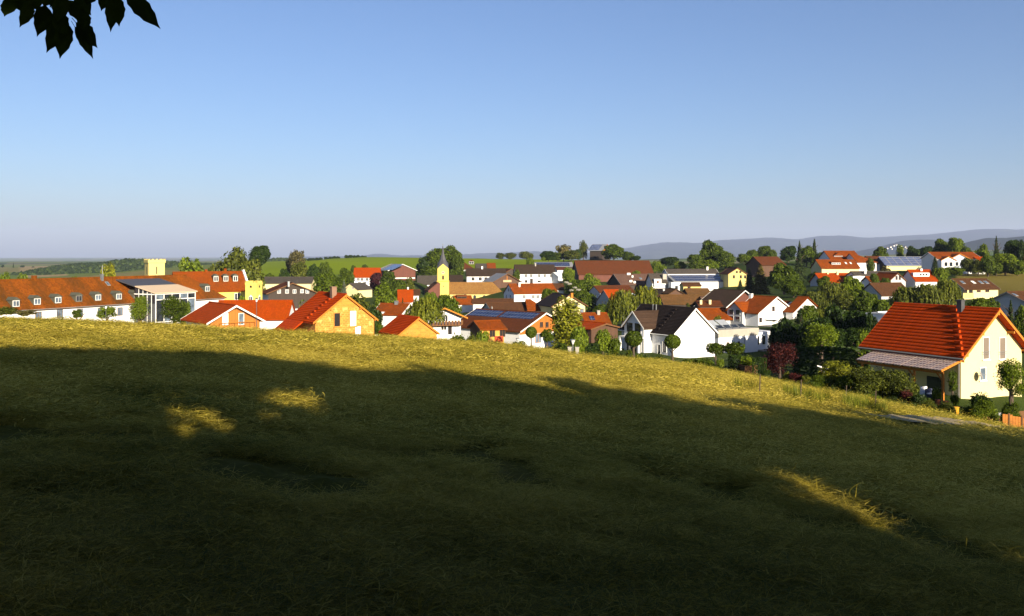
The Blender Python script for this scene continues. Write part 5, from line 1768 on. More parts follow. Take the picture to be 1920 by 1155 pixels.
# flat roofed white building
def flat_building():
    D = 150
    a = P(1347, 619, D)
    ang = R(32)
    g = gz(a.x, a.y) - 0.5
    o = tag(empty('flat_roofed_building', (a.x, a.y, g), ang), 'white flat-roofed building with concrete parapet and tilted solar collectors', 'building')
    k = (1421 - CX) / F
    Lx = (k * a.y - a.x) / (math.cos(ang) - k * math.sin(ang))
    zt_ = a.z - g
    MB().box(0, Lx, 0, 7, -1.5, zt_ - 1.25).build('wall', W_WHT, o)
    MB().box(-0.12, Lx + 0.12, -0.12, 7.1, zt_ - 1.25, zt_).build('parapet', CONC, o)
    MB().box(Lx + 0.13, Lx + 5.2, 1.0, 7, -1.5, zt_ - 0.9).build('rear_block', W_WHT, o)
    for x, z, w_, h_ in ((2.2, zt_ - 2.6, 0.5, 0.9), (4.8, zt_ - 2.6, 0.5, 0.9)):
        f = MB().box(x - w_ / 2, x + w_ / 2, -0.05, 0.0, z - h_ / 2, z + h_ / 2).build('window', TIMD, o)
        MB().box(x - w_ / 2 + .07, x + w_ / 2 - .07, -0.08, -0.051, z - h_ / 2 + .07, z + h_ / 2 - .07).build('pane', GLASS, f)
    for x in (Lx + 1.0, Lx + 2.5, Lx + 4.2):
        f = MB().box(x - 0.45, x + 0.45, 0.94, 1.0, zt_ - 3.2, zt_ - 1.5).build('window', TIMW, o)
        MB().box(x - 0.37, x + 0.37, 0.9, 0.939, zt_ - 3.1, zt_ - 1.6).build('pane', GLASS, f)
    MB().box(Lx + 0.14, Lx + 5.1, -1.2, 0.99, -1.5, zt_ - 4.0).build('plinth', SLATE, o)
    for i in range(4):
        x = 1.2 + i * 1.75
        m = MB()
        m.hexa([(x, 1.2, zt_ + 0.02), (x + 1.5, 1.2, zt_ + 0.02), (x + 1.5, 2.0, zt_ + 0.55), (x, 2.0, zt_ + 0.55), (x, 1.2, zt_ + 0.1), (x + 1.5, 1.2, zt_ + 0.1), (x + 1.5, 2.0, zt_ + 0.63), (x, 2.0, zt_ + 0.63)])
        c = m.build('solar_collector', METAL, o)
        MB().hexa([(x + .12, 1.23, zt_ + 0.13), (x + 1.38, 1.23, zt_ + 0.13), (x + 1.38, 1.93, zt_ + 0.6), (x + .12, 1.93, zt_ + 0.6), (x + .12, 1.23, zt_ + 0.15), (x + 1.38, 1.23, zt_ + 0.15), (x + 1.38, 1.93, zt_ + 0.62), (x + .12, 1.93, zt_ + 0.62)]).build('pane', GLASS, c)
    for i in range(3):
        x = -0.5 + i * 2.6
        m = MB()
        m.hexa([(x, 3.6, zt_ + 0.05), (x + 2.3, 3.6, zt_ + 0.05), (x + 2.3, 5.6, zt_ + 1.1), (x, 5.6, zt_ + 1.1), (x, 3.6, zt_ + 0.13), (x + 2.3, 3.6, zt_ + 0.13), (x + 2.3, 5.6, zt_ + 1.18), (x, 5.6, zt_ + 1.18)])
        m.build('solar_collector', plain('collector_glass', (0.3, 0.32, 0.34), rough=0.2, bump=0, spec=0.6), o)
    MB().bar((6.2, -0.06, -1), (6.2, -0.06, zt_ - 1.3), 0.05).build('downpipe', METAL, o)
    MB().box(3.6, 7.4, -2.6, -0.01, -1.5, zt_ - 4.6).build('lower_porch', W_BLU, o)
flat_building()

# ---- right side
h = House('cream_house', 'cream house with brown roof, four skylights and a loggia, beside the yellow field', 'house', (1783.5, 523), 220, 12, far=1850, w=4.6, epy=542, og=0.3, oe=0.4, roof=T_BRN, wall=W_CRM, trim=TIMG)
for px in (1805, 1825, 1839, 1849):
    h.skylight(px, 529.5, 0.9, 1.4, TIMW if px == 1825 else GLASSB, TIMG)
x0_, _, zz = h.hit('f', 1806, 546)
x1_, _, _ = h.hit('f', 1824, 546)
h.block('loggia_opening', DARK, x0_, x1_, h.y1 + 0.0, h.y1 + 0.03, zz - 0.5, zz + 0.6)
h.block('loggia_rail', W_PYEL, x0_ - 0.1, x1_ + 0.1, h.y1 + 0.0, h.y1 + 0.12, zz - 1.7, zz - 0.45)
h.block('loggia_pillar', W_CRM, x0_ + 1.1, x0_ + 1.5, h.y1 + 0.031, h.y1 + 0.1, zz - 0.5, zz + 0.6)
h.window('f', 1835, 546, 1.1, 0.5, frame=TIMD)
h.window('f', 1851, 544.5, 1.1, 0.9, frame=TIMD)
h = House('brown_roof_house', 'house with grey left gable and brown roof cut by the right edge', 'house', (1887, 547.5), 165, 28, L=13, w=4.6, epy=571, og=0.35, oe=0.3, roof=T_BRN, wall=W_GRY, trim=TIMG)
h.skylight(1903, 553, 0.8, 1.0)
h = House('hillside_house', 'white house with two front gables and orange-red roof on the upper right', 'house', (1740, 473), 335, 3, far=1825, w=6.0, epy=484.5, og=0.4, oe=0.5, roof=T_ORG2, wall=W_WHT, trim=TIMW)
b_, bx, byf = h.cross_at(h.lx(1772, h.w), h.w + 2.4, 5.2, h.az - 1.5, wallm=W_WHT, pitch=0.5, trim=TIMB)
for dx in (-1.0, 0.9):
    bay_pane(h, b_, bx, byf, dx, h.az - 5.2, h.az - 3.6, 1.3)
b_, bx, byf = h.cross_at(h.lx(1797, h.w), h.w + 0.9, 6.6, h.az - 0.5, wallm=W_BLU, pitch=0.5, trim=TIMB)
for dx in (-1.2, 1.2):
    bay_pane(h, b_, bx, byf, dx, h.az - 5.0, h.az - 3.6, 1.4)
House('small_annex', 'small orange roofed annex right of the two-gabled hillside house', 'house', (1826, 482), 330, 4, far=1842, w=3, epy=488, roof=T_ORG, wall=W_WHT)
h = House('solar_barn', 'barn whose whole roof is striped with blue solar rows, right of the orange-roofed terrace', 'barn', (1648, 481), 380, 6, far=1729, w=6.2, epy=498, og=0.3, oe=0.5, roof=SHEET, wall=W_CRM, gables=((B_DRK, 0.5, 'boarded_gable'), None))
h.panel(1652, 0.05, 1731, 0.95, 6, 4, pv_mat('pv_cells_blue', (0.03, 0.05, 0.13), (0.2, 0.2, 0.24), 0.9, 0.9), gap=0.35)
House('brown_link', 'dark red-brown roof link left of the striped solar roof', 'house', (1622, 480), 385, 4, far=1652, w=6, epy=494, roof=T_RBR, wall=W_WHT)
h = House('orange_terrace', 'broad building with high orange roof and one triangular dormer, upper right', 'house', (1544, 470), 352, 3, far=1602, w=9.0, epy=492, og=0.4, oe=0.4, roof=T_ORG2, wall=W_WHT)
h.dormer(1572, 0.52, 3.4, 0.5, cheek=W_GRY, front=TIMG, pane=GLASS)
h = House('terrace_house', 'orange hipped wing with a bright white end wall right of the triangular dormer', 'house', (1592, 475), 344, 5, far=1630, w=6.5, epy=491.5, og=0.3, oe=0.4, roof=T_ORG2, wall=W_WHT, hip1=True)
h = House('terrace_house', 'cream house with orange-brown roof and a strip of three dormer windows', 'house', (1529, 487), 330, 5, far=1602, w=5.0, epy=503, og=0.3, oe=0.5, roof=T_ORG2, wall=W_CRM)
for px in (1563.5, 1572):
    h.dormer(px, 0.6, 1.9, 0.9, gable=False, cheek=TIMD, front=TIMW, pane=GLASSB)
for px in (1586, 1595):
    h.skylight(px, 493.5, 0.7, 1.3, TIMW)
h.block('pillar', W_CRM, h.x0 - 0.4, h.x0 + 0.4, h.y1 + 0.4, h.y1 + 1.2, h.g - 1, h.ez - 0.3)
h = House('red_roof_house', 'low bright red roof with two pale chimneys below the cream orange-roofed house', 'house', (1528, 512.5), 290, 4, far=1596, w=5.2, epy=530, og=0.4, oe=0.5, roof=T_ORG, wall=W_GRY)
h.chimney(1570, 0.12, 0.5, 0.6, W_CRM)
h.chimney(1552, 0.05, 0.2, 0.5, W_CRM)
h = House('grey_roof_house', 'house with long grey roof and white triangular gable right of the bright red roof', 'house', (1594, 509), 285, 4, far=1680, w=3.4, epy=517, og=0.3, oe=0.3, roof=T_GRY, wall=W_WHT)
h.chimney(1622, 0.5, 0.5, 0.6, W_WHT)
b_, bx, byf = h.cross_at(h.lx(1612, h.w + 1), h.w + 1.0, 4.4, h.az - 1.0, wallm=W_WHT, pitch=0.02, ze=h.az - 1.15)
House('red_strip_house', 'red roof strip under the long grey roof', 'house', (1622, 518.5), 275, 3, far=1672, w=3.0, epy=527, roof=T_ORG2, wall=W_WHT)
h = House('grey_gable_house', 'small grey gabled house with two dark windows left of the white-banded orange roof', 'house', (1684, 512), 268, 105, L=9, w=3.2, epy=527, og=0.3, oe=0.3, roof=T_ORG2, wall=W_GRY, trim=TIMD, side=1)
for px in (1681, 1687):
    h.window('g', px, 521, 0.7, 1.2, frame=TIMD)
h = House('banded_house', 'house with orange roof and white dormer band above the olive willows', 'house', (1701, 506), 272, 4, far=1744, w=4.8, epy=527, og=0.3, oe=0.4, roof=T_ORG, wall=W_WHT)
x0_, x1_ = h.lx(1712, h.w * .55), h.lx(1742, h.w * .55)
d = h.block('dormer_band', W_WHT, x0_, x1_, 0.5, h.w * .6, h.zr(h.w * .6), h.zr(h.w * .6) + 1.15)
for i in range(3):
    a = x0_ + (x1_ - x0_) * (0.45 + i * 0.18)
    h.block('window', GLASS, a - 0.3, a + 0.3, h.w * .6, h.w * .6 + 0.04, h.zr(h.w * .6) + 0.3, h.zr(h.w * .6) + 0.9, parent=d)
h.chimney(1727, 0.05, 0.3, 0.6, W_WHT)
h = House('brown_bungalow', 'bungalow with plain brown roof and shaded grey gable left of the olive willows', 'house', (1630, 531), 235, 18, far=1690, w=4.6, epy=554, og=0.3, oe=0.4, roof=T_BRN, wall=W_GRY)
h = House('white_garage', 'white flat garage showing between dark trees left of the red tiled roof', 'garage', (1645, 586), 126, 30, L=4.5, w=2.0, epy=589, og=0.1, oe=0.1, roof=plain('sheet_white', (0.6, 0.6, 0.6)), wall=W_WHT)
House('far_cottage', 'tiny white cottage with orange roof at the right edge among trees', 'house', (1914, 481), 330, 3, L=5, w=3, epy=485, roof=T_ORG, wall=W_WHT)

# ------------------------------------------------------------------ trees
def cards(g, c, nrm, size, elong=1.3, jit=0.75, hang=0.0, zs=2.0):
    """pointed leaf-clump faces at centres c facing roughly along nrm"""
    n = len(c)
    size = size * 1.22
    c = c * np.array([1, 1, zs])                              # crowns are stretched in height when placed: keep the leaves in shape
    d = nrm + g.normal(0, jit, (n, 3))
    d /= np.linalg.norm(d, axis=1, keepdims=True) + 1e-9
    r = g.normal(0, 1, (n, 3))
    r[:, 2] -= hang * 3
    t = r - d * (r * d).sum(1, keepdims=True)
    t /= np.linalg.norm(t, axis=1, keepdims=True) + 1e-9
    b = np.cross(d, t)
    s = (size * g.uniform(0.6, 1.35, n))[:, None]
    fold = d * s * 0.25
    V = np.stack([c - t * s * elong, c + b * s * 0.62 + fold, c + t * s * elong, c - b * s * 0.62 + fold], 1)
    return V.reshape(-1, 3) / np.array([1, 1, zs])

def card_mesh(name, V):
    n = len(V) // 4
    return np_mesh(name, V, np.arange(n * 4).reshape(n, 4))

def crown(kind, seed, n, size):
    """unit crown: x, y within about 1, z from 0 to 1"""
    g = np.random.default_rng(seed)
    pts, nr = [], []
    def sphere(c, r, m, squash=(1, 1, 1), inner=0.8):
        u = g.normal(0, 1, (m, 3))
        u /= np.linalg.norm(u, axis=1, keepdims=True)
        q = r * g.uniform(inner, 1.06, m) ** 0.7
        pts.append(np.array(c) + u * q[:, None] * np.array(squash))
        nr.append(u + np.array([0, 0, 0.25]))
    if kind in ('broad', 'open', 'shrub', 'tall'):
        k = {'broad': 19, 'open': 24, 'shrub': 11, 'tall': 17}[kind]
        L = []
        for i in range(k):
            a = 2.4 * i + g.uniform(-0.4, 0.4)
            zz = {'broad': g.uniform(0.2, 0.85), 'open': g.uniform(0.15, 0.88), 'shrub': g.uniform(0.2, 0.72), 'tall': 0.14 + 0.74 * (i + 0.5) / k}[kind]
            env = {'broad': math.sqrt(max(0.05, 1 - ((zz - 0.45) / 0.58) ** 2)), 'open': math.sqrt(max(0.05, 1 - ((zz - 0.45) / 0.6) ** 2)), 'shrub': math.sqrt(max(0.05, 1 - ((zz - 0.2) / 0.8) ** 2)), 'tall': math.sqrt(max(0.05, 1 - ((zz - 0.4) / 0.62) ** 2))}[kind]
            rad = env * g.uniform(0.3, 0.72)
            rr = {'broad': g.uniform(0.26, 0.44), 'open': g.uniform(0.24, 0.4), 'shrub': g.uniform(0.3, 0.46), 'tall': g.uniform(0.28, 0.42)}[kind]
            L.append(((rad * math.cos(a), rad * math.sin(a), zz), rr))
        L.append(((0, 0, 0.55), 0.5))
        tot = sum(r * r for _, r in L)
        for c, r in L:
            sphere(c, r, int(n * r * r / tot), (1, 1, 0.5), 0.25 if kind == 'open' else 0.55)
        u = g.normal(0, 1, (n // 7, 3))                        # loose twigs between the lobes
        u /= np.linalg.norm(u, axis=1, keepdims=True)
        q = g.uniform(0.2, 0.94, n // 7) ** 0.7
        pts.append(u * q[:, None] * np.array([0.98, 0.98, 0.48]) + np.array([0, 0, 0.5]))
        nr.append(u)
        V = cards(g, np.concatenate(pts), np.concatenate(nr), size, zs=3.6 if kind == 'tall' else 2.0)
    elif kind == 'ball':
        sphere((0, 0, 0.5), 0.94, n, (1, 1, 0.5), 0.88)
        sphere((0.1, 0.1, 0.5), 0.7, n // 6, (1, 1, 0.5), 0.6)
        V = cards(g, np.concatenate(pts), np.concatenate(nr), size, jit=0.6)
    elif kind == 'umbrella':
        for i in range(9):
            a = 0.7 * i
            sphere((0.55 * math.cos(a), 0.55 * math.sin(a), 0.5 + 0.15 * math.sin(i * 3)), 0.45, n // 10, (1, 1, 0.75), 0.6)
        sphere((0, 0, 0.6), 0.5, n // 10, (1, 1, 0.75), 0.6)
        V = cards(g, np.concatenate(pts), np.concatenate(nr), size)
    elif kind == 'conifer':
        z = 1 - np.sqrt(g.uniform(0, 1, n)) ** 1.1
        lay = 13
        tier = (z * lay) % 1.0
        rr = (1 - z) ** 0.85 * (0.55 + 0.5 * (1 - tier)) * g.uniform(0.35, 1.0, n) ** 0.4
        a = g.uniform(0, 2 * math.pi, n)
        rr *= 0.85 + 0.2 * np.sin(a * 5 + np.floor(z * lay) * 2.1)
        c = np.stack([rr * np.cos(a), rr * np.sin(a), z - 0.05 * rr], 1)
        d = np.stack([np.cos(a) * 0.6, np.sin(a) * 0.6, np.full(n, 0.6)], 1)
        V = cards(g, c, d, size, 1.7, 0.5, zs=4.0)
    elif kind == 'willow':
        m = n // 12
        zz = g.uniform(0.35, 0.95, m)
        a = g.uniform(0, 2 * math.pi, m)
        rr = np.sqrt(np.clip(1 - ((zz - 0.4) / 0.62) ** 2, 0.02, 1)) * g.uniform(0.45, 1.0, m)
        C, N = [], []
        lng = g.uniform(0.2, 0.6, m) * zz
        for s in range(12):
            f = s / 11.0
            C.append(np.stack([rr * np.cos(a) * (1 + 0.06 * f), rr * np.sin(a) * (1 + 0.06 * f), zz - lng * f + 0.03 * math.sin(f * 3)], 1) + g.normal(0, 0.018, (m, 3)))
            N.append(np.stack([np.cos(a), np.sin(a), np.full(m, 0.35)], 1))
        V = cards(g, np.concatenate(C), np.concatenate(N), size, 1.9, 0.55, hang=1.0)
    elif kind == 'box':
        fc = g.integers(0, 5, n)
        p = g.uniform(-1, 1, (n, 3))
        p[:, 2] = g.uniform(0, 1, n)
        d = np.zeros((n, 3))
        for i, (ax, sg) in enumerate(((0, 1), (0, -1), (1, 1), (1, -1), (2, 1))):
            k = fc == i
            p[k, ax] = (sg if ax < 2 else 1) * g.uniform(0.9, 1.02, k.sum())
            d[k, ax] = sg
        V = cards(g, p, d, size, 1.2, 0.7)
    return card_mesh(kind + '_crown', V)

PROTO = {
    'broad': [crown('broad', s, 3600, 0.062) for s in (1, 2, 3, 4)],
    'open': [crown('open', s, 3000, 0.058) for s in (5, 6, 7)],
    'tall': [crown('tall', s, 3200, 0.06) for s in (8, 9)],
    'shrub': [crown('shrub', s, 2600, 0.07) for s in (10, 11, 12)],
    'conifer': [crown('conifer', s, 3400, 0.05) for s in (13, 14)],
    'willow': [crown('willow', s, 5400, 0.04) for s in (15, 16, 17)],
    'ball': [crown('ball', s, 2600, 0.075) for s in (18, 19)],
    'umbrella': [crown('umbrella', s, 2600, 0.075) for s in (20, 21)],
    'box': [crown('box', 22, 2600, 0.06)],
    'fine': [crown('open', s, 7000, 0.03) for s in (23, 24)],
    'fineshrub': [crown('shrub', s, 11000, 0.032) for s in (25, 26)],
    'dense': [crown('broad', s, 9000, 0.055) for s in (27, 28)],
}

def trunk_mesh(seed, limbs=5):
    g = random.Random(seed)
    m = MB()
    m.bar((0, 0, -0.12), (0.0, 0, 0.5), 0.05, 0.036, 7)
    m.bar((0, 0, 0.5), (0.02, 0.01, 1.0), 0.036, 0.012, 6)
    for i in range(limbs):
        a = 2.4 * i + g.uniform(-0.3, 0.3)
        z = g.uniform(0.42, 0.8)
        m.bar((0, 0, z), (math.cos(a) * 0.22, math.sin(a) * 0.22, z + g.uniform(0.14, 0.3)), 0.02, 0.006, 5)
    return m.mesh('trunk')

TRUNKS = [trunk_mesh(i) for i in range(4)]
BARK = plain('bark', (0.07, 0.05, 0.035), var=0.3, scale=6, bump=0.5)
BARKP = plain('bark_pale', (0.2, 0.18, 0.15), var=0.3, scale=6, bump=0.4)
LM = {
    'mid': leaf_mat('leaves_mid', (0.05, 0.078, 0.008)),
    'light': leaf_mat('leaves_light', (0.085, 0.125, 0.012)),
    'yellow': leaf_mat('leaves_yellowish', (0.12, 0.135, 0.014)),
    'olive': leaf_mat('leaves_olive', (0.062, 0.078, 0.014)),
    'dark': leaf_mat('leaves_dark', (0.022, 0.042, 0.009)),
    'spruce': leaf_mat('needles_dark', (0.022, 0.036, 0.014), trans=0.12),
    'brownspruce': leaf_mat('needles_brownish', (0.055, 0.05, 0.014), trans=0.12),
    'bluespruce': leaf_mat('needles_bluish', (0.075, 0.1, 0.085), trans=0.12),
    'copper': leaf_mat('leaves_copper', (0.028, 0.009, 0.011), hue=(0.06, 0.018, 0.02), trans=0.15),
    'maple': leaf_mat('leaves_red_maple', (0.04, 0.012, 0.012), hue=(0.1, 0.025, 0.02)),
    'grey': leaf_mat('leaves_greyish', (0.09, 0.085, 0.035)),
    'willow': leaf_mat('leaves_willow', (0.095, 0.115, 0.016)),
    'blossom': leaf_mat('white_blossom', (0.6, 0.58, 0.5), var=0.1, hue=(0.7, 0.68, 0.6)),
}
_tc = [0]

def tree(px, top, hw, D, label, kind='broad', col='mid', name='tree', cat='tree', group=None, base=None, low=0.06, bottom=None, bark=None, yscale=1.0, crown_h=None):
    """px centre, top pixel row, half-width in px, distance; stands on the ground there"""
    _tc[0] += 1
    g = random.Random(_tc[0] * 7 + 3)
    x = (px - CX) / F * D
    z0 = gz(x, D) if base is None else (HY - base) / F * D
    zt_ = (HY - top) / F * D
    H_ = zt_ - z0
    if H_ < 0.4:
        print('LOW TREE', label, round(H_, 1))
        H_ = 0.4
    r = hw / F * D
    if bottom is not None:
        zc0 = (HY - bottom) / F * D - z0
    elif crown_h is not None:
        zc0 = H_ - crown_h * r
    else:
        zc0 = max(low * H_, H_ - 5.5 * r) if kind not in ('conifer',) else low * H_ * 0.5
    zc0 = max(-0.1 * H_, min(zc0, H_ * 0.9))
    o = tag(empty(name, (x, D, z0), g.uniform(0, 6.28) if yscale == 1.0 else 0.0), label, cat, group)
    me = PROTO[kind][_tc[0] % len(PROTO[kind])]
    link('crown', me, o, (0, 0, zc0), (0, 0, 0), (r * 1.04, r * 1.04 * yscale, (H_ - zc0)), LM[col])
    if kind not in ('box', 'shrub', 'fineshrub') or zc0 > 0.3:
        th = H_ * 0.86 if kind in ('conifer', 'tall') else zc0 + (H_ - zc0) * 0.62
        tr = min(max(0.045 * H_, 0.05), 0.4) if H_ > 4 else 0.09 + 0.01 * H_
        link('trunk', TRUNKS[_tc[0] % 4], o, (0, 0, 0), (0, 0, 0), (tr / 0.05, tr / 0.05, th), bark or BARK)
    return o

VG = 'trees standing between the village houses'
SK = 'trees on the skyline'
# skyline, left to right
tree(203, 493, 17, 275, 'light green tree above the long red roof, left of the square yellow tower', 'open', 'yellow')
tree(8, 511, 14, 240, 'yellow-green bushy tree at the far left above the long roof', 'broad', 'light')
tree(38, 514, 14, 240, 'second low bushy tree from the left edge above the long roof', 'broad', 'light')
tree(139, 516, 8, 260, 'small round bush peeping over the long red roof', 'broad', 'light')
tree(358, 484, 30, 262, 'light green spreading tree right of the square yellow tower', 'broad', 'light')
tree(437, 464, 35, 275, 'large olive tree, highest behind the stepped gable wing', 'broad', 'olive')
tree(470, 488, 28, 268, 'rounded olive tree sloping down right of the tallest olive tree', 'broad', 'olive')
tree(408, 486, 20, 285, 'dark olive tree low on the left of the tallest olive tree', 'broad', 'olive')
tree(485, 459, 20, 340, 'dark round lone tree shaped like an egg above the olive trees', 'dense', 'dark', bottom=499)
tree(557, 469, 17, 440, 'grey-green tree at the left end of the bright green hill', 'open', 'grey')
tree(543, 482, 8, 450, 'little greyish tree just left of the grey-green hill tree', 'open', 'grey')
tree(560, 489, 17, 400, 'olive green tree right below the grey-green hill tree', 'broad', 'olive')
tree(533, 504, 11, 390, 'small dark tree left of the olive green tree on the green hill', 'broad', 'dark')
tree(588, 495, 12, 400, 'small dark green tree on the lower green hill above the long barn', 'broad', 'dark')
tree(612, 492, 13, 405, 'dark tree with a pointed top on the lower green hill', 'broad', 'mid')
tree(612, 509, 26, 300, 'wide dark green tree in front of the long barn, right of the farmhouse', 'broad', 'mid', group=VG)
tree(648, 503, 17, 350, 'bushy green tree left of the plain orange roof', 'broad', 'mid')
tree(505, 512, 10, 360, 'low green bush between the castle tower and the long barn', 'broad', 'mid')
for i, (px, t) in enumerate(((580, 484), (587, 483.5), (594, 483), (601, 482.5), (612, 481.5), (620, 481), (627, 480), (634, 480.5), (650, 478), (657, 477.5), (664, 478.5), (671, 478), (678, 479), (684, 479.5))):
    tree(px, t, 4.5, 1005, 'tiny dark tree in the line along the crest of the green hill', 'broad', 'dark', group='dark trees along the green hill crest', base=t + 7)
tree(684, 496, 8, 520, 'small bush on the green hill above the orange roof', 'broad', 'mid')
tree(663, 497, 6, 520, 'smaller bush left of another on the green hill above the orange roof', 'broad', 'mid')
tree(818, 464, 26, 465, 'tall left half of the dense green tree mass behind the church spire', 'dense', 'mid')
tree(845, 462, 24, 470, 'tall round green tree right behind the church spire', 'dense', 'mid')
tree(795, 482, 16, 460, 'darker low tree at the left foot of the trees behind the spire', 'broad', 'dark')
tree(806, 499, 18, 440, 'dark hedge-like bush below the trees left of the spire', 'broad', 'mid')
tree(858, 480, 13, 462, 'green tree at the right foot of the trees behind the spire', 'dense', 'mid')
tree(848, 504, 10, 440, 'small green bush right beside the church belfry', 'broad', 'mid')
tree(938, 474, 9, 800, 'left of two small round dark trees on the green horizon', 'broad', 'olive', base=487)
tree(957, 473.5, 12, 800, 'right of two small round dark trees on the green horizon', 'broad', 'olive', base=487)
tree(988, 471.5, 14, 760, 'single round dark tree right of the two on the green horizon', 'broad', 'olive', base=488)
tree(994, 482, 8, 500, 'bright yellow-green small tree at the roof end of the tall white house', 'broad', 'light')
tree(1028, 470, 16, 600, 'dark round tree left of the hilltop barn, above the solar shed', 'dense', 'dark', base=490)
tree(1019, 482, 5, 590, 'light little bush at the foot of the dark round hilltop tree', 'broad', 'light', base=490)
tree(1057, 457, 17, 610, 'brownish tall tree in the middle of the hilltop grove', 'open', 'grey', base=490)
tree(1071, 468, 16, 600, 'olive tree just left of the hilltop barn', 'broad', 'olive', base=490)
tree(1045, 473, 14, 605, 'dark green tree under the brownish hilltop tree', 'broad', 'mid', base=490)
tree(1094, 451, 9, 625, 'slim tall tree behind the left end of the hilltop barn', 'tall', 'olive', base=488)
tree(1084, 467, 8, 603, 'small dark tree against the hilltop barn wall', 'broad', 'dark', base=490)
tree(1150, 458.5, 22, 590, 'large rounded light green tree right of the hilltop barn', 'dense', 'mid', base=490)
tree(1177, 471, 14, 590, 'rounded tree sloping down right of the hilltop barn', 'dense', 'mid', base=490)
tree(1193, 479, 9, 585, 'low dark bush at the right end of the hilltop trees', 'broad', 'dark', base=490)
tree(1254, 481, 19, 560, 'dark green rounded tree alone right of the huge barn', 'dense', 'dark')
tree(1231, 488, 10, 470, 'light green tree at the right end of the huge barn roof', 'broad', 'light')
tree(1243, 494, 9, 450, 'low light bush above the white hall roof', 'shrub', 'light')
tree(1275, 489, 14, 480, 'light green low tree behind the white hall', 'broad', 'light')
tree(1305, 476, 18, 470, 'dark green tree behind the left part of the white hall', 'dense', 'mid')
tree(1336, 452, 24, 475, 'tallest dark tree above the white hall', 'dense', 'mid')
tree(1360, 470, 20, 460, 'round green tree right of the tallest tree above the hall', 'dense', 'mid')
tree(1330, 486, 20, 440, 'mid green tree low behind the hall roof ridge', 'broad', 'light')
tree(1395, 476, 14, 470, 'bright dappled tree above the small yellow gabled house', 'broad', 'light')
tree(1410, 467, 12, 520, 'dark tree behind the brown roofed house', 'broad', 'mid')
tree(1432, 460, 14, 520, 'rounded green tree above the brown roofed house ridge', 'dense', 'mid')
tree(1446, 468, 12, 515, 'small green tree right of the one above the brown roof ridge', 'broad', 'mid')
tree(1478, 460, 16, 480, 'dark tree left of the pair of pointed conifers', 'dense', 'dark')
tree(1499, 451, 9, 460, 'pointed dark conifer, left of two on the skyline', 'conifer', 'spruce', 'conifer')
tree(1527, 446, 10, 450, 'tall pointed conifer, right of two on the skyline', 'conifer', 'spruce', 'conifer')
tree(1512, 462, 17, 440, 'green tree between and below the two skyline conifers', 'dense', 'mid')
tree(1537, 472, 12, 430, 'green tree touching the left end of the high orange roof', 'dense', 'mid')
tree(1651, 463, 14, 470, 'dark rounded tree above the dark red-brown roof link', 'dense', 'mid')
tree(1688, 458, 8, 480, 'light narrow tree in front of the distant white village', 'tall', 'light')
tree(1711, 462, 12, 470, 'dark tree above the right half of the striped solar roof', 'dense', 'dark')
tree(1735, 461, 15, 470, 'wide dark tree just left of the two-gabled hillside house roof', 'dense', 'dark')
tree(1768, 449, 18, 450, 'tall rounded tree behind the left gable of the hillside house', 'dense', 'mid')
tree(1795, 444, 16, 440, 'brightest tall tree behind the hillside house', 'dense', 'light')
tree(1812, 462, 10, 430, 'small green tree at the right end of the hillside house roof', 'broad', 'mid')
tree(1840, 458, 14, 350, 'yellow-green tree right of the hillside house', 'broad', 'light')
tree(1868, 442, 11, 330, 'tall pointed conifer at the upper right', 'conifer', 'spruce', 'conifer')
tree(1897, 448, 17, 335, 'dark tall tree right of the tall pointed conifer', 'dense', 'dark')
tree(1917, 452, 12, 330, 'dark tree cut by the right edge at skyline height', 'dense', 'dark')
tree(1885, 474, 26, 312, 'broad light green tree below the tall pointed conifer', 'dense', 'light')
tree(1852, 477, 14, 300, 'green tree left of the broad light green tree, under the conifer', 'broad', 'mid')
tree(1908, 488, 18, 305, 'rounded light green tree at the right edge over the yellow field', 'dense', 'light')
tree(1868, 492, 12, 302, 'dark bush along the top edge of the yellow field', 'broad', 'mid')
tree(1753, 480, 11, 318, 'dark conifer in front of the left gable of the hillside house', 'conifer', 'spruce', 'conifer')
tree(1815, 482, 13, 315, 'brownish green tree in front of the right gable of the hillside house', 'broad', 'olive')
tree(1835, 487, 14, 312, 'olive bush right of the hillside house garden', 'broad', 'olive')
tree(1790, 497, 20, 300, 'dark green shrubs below the hillside house', 'shrub', 'mid', cat='shrub')
tree(1764, 500, 16, 298, 'dark shrub left below the hillside house', 'shrub', 'mid', cat='shrub')
tree(1738, 478, 6, 350, 'small dark tree right of the striped solar roof', 'broad', 'dark')
tree(1660, 497, 11, 300, 'brown-green round bush under the striped solar roof', 'shrub', 'brownspruce', cat='shrub')
tree(1632, 483, 8, 325, 'dark green tree right of the bright white end wall', 'broad', 'mid')

# village, left part
tree(262, 553, 21, 150, 'light green tree in front of the long white wall, left of the glazed annex', 'fine', 'light', bottom=604)
tree(326, 553, 28, 152, 'darker tree in front of the glazed annex', 'fine', 'mid', bottom=606)
tree(350, 565, 11, 156, 'thin light tree at the right of the glazed annex', 'open', 'mid')
tree(145, 579, 10, 142, 'smallest young tree before the long white wall', 'open', 'mid', bottom=597)
tree(200, 575, 18, 142, 'wide young tree before the long white wall', 'open', 'light', bottom=598)
tree(12, 573, 22, 100, 'bush with white flowers at the left end of the crest', 'shrub', 'olive', 'shrub', 'shrub', base=592)
tree(45, 580, 20, 100, 'low flowering bush beside the first one on the crest', 'shrub', 'grey', 'shrub', 'shrub', base=593)
tree(450, 555, 16, 190, 'green bush before the yellow castle wing', 'broad', 'light')
tree(570, 556, 16, 170, 'dark green bush right of the plain orange wing', 'shrub', 'mid', 'shrub', 'shrub')
tree(645, 524, 10, 300, 'bluish spruce left of the small white gabled house', 'conifer', 'bluespruce', 'conifer')
tree(704, 510, 13, 372, 'dark purple copper beech right of the orange roof', 'dense', 'copper')
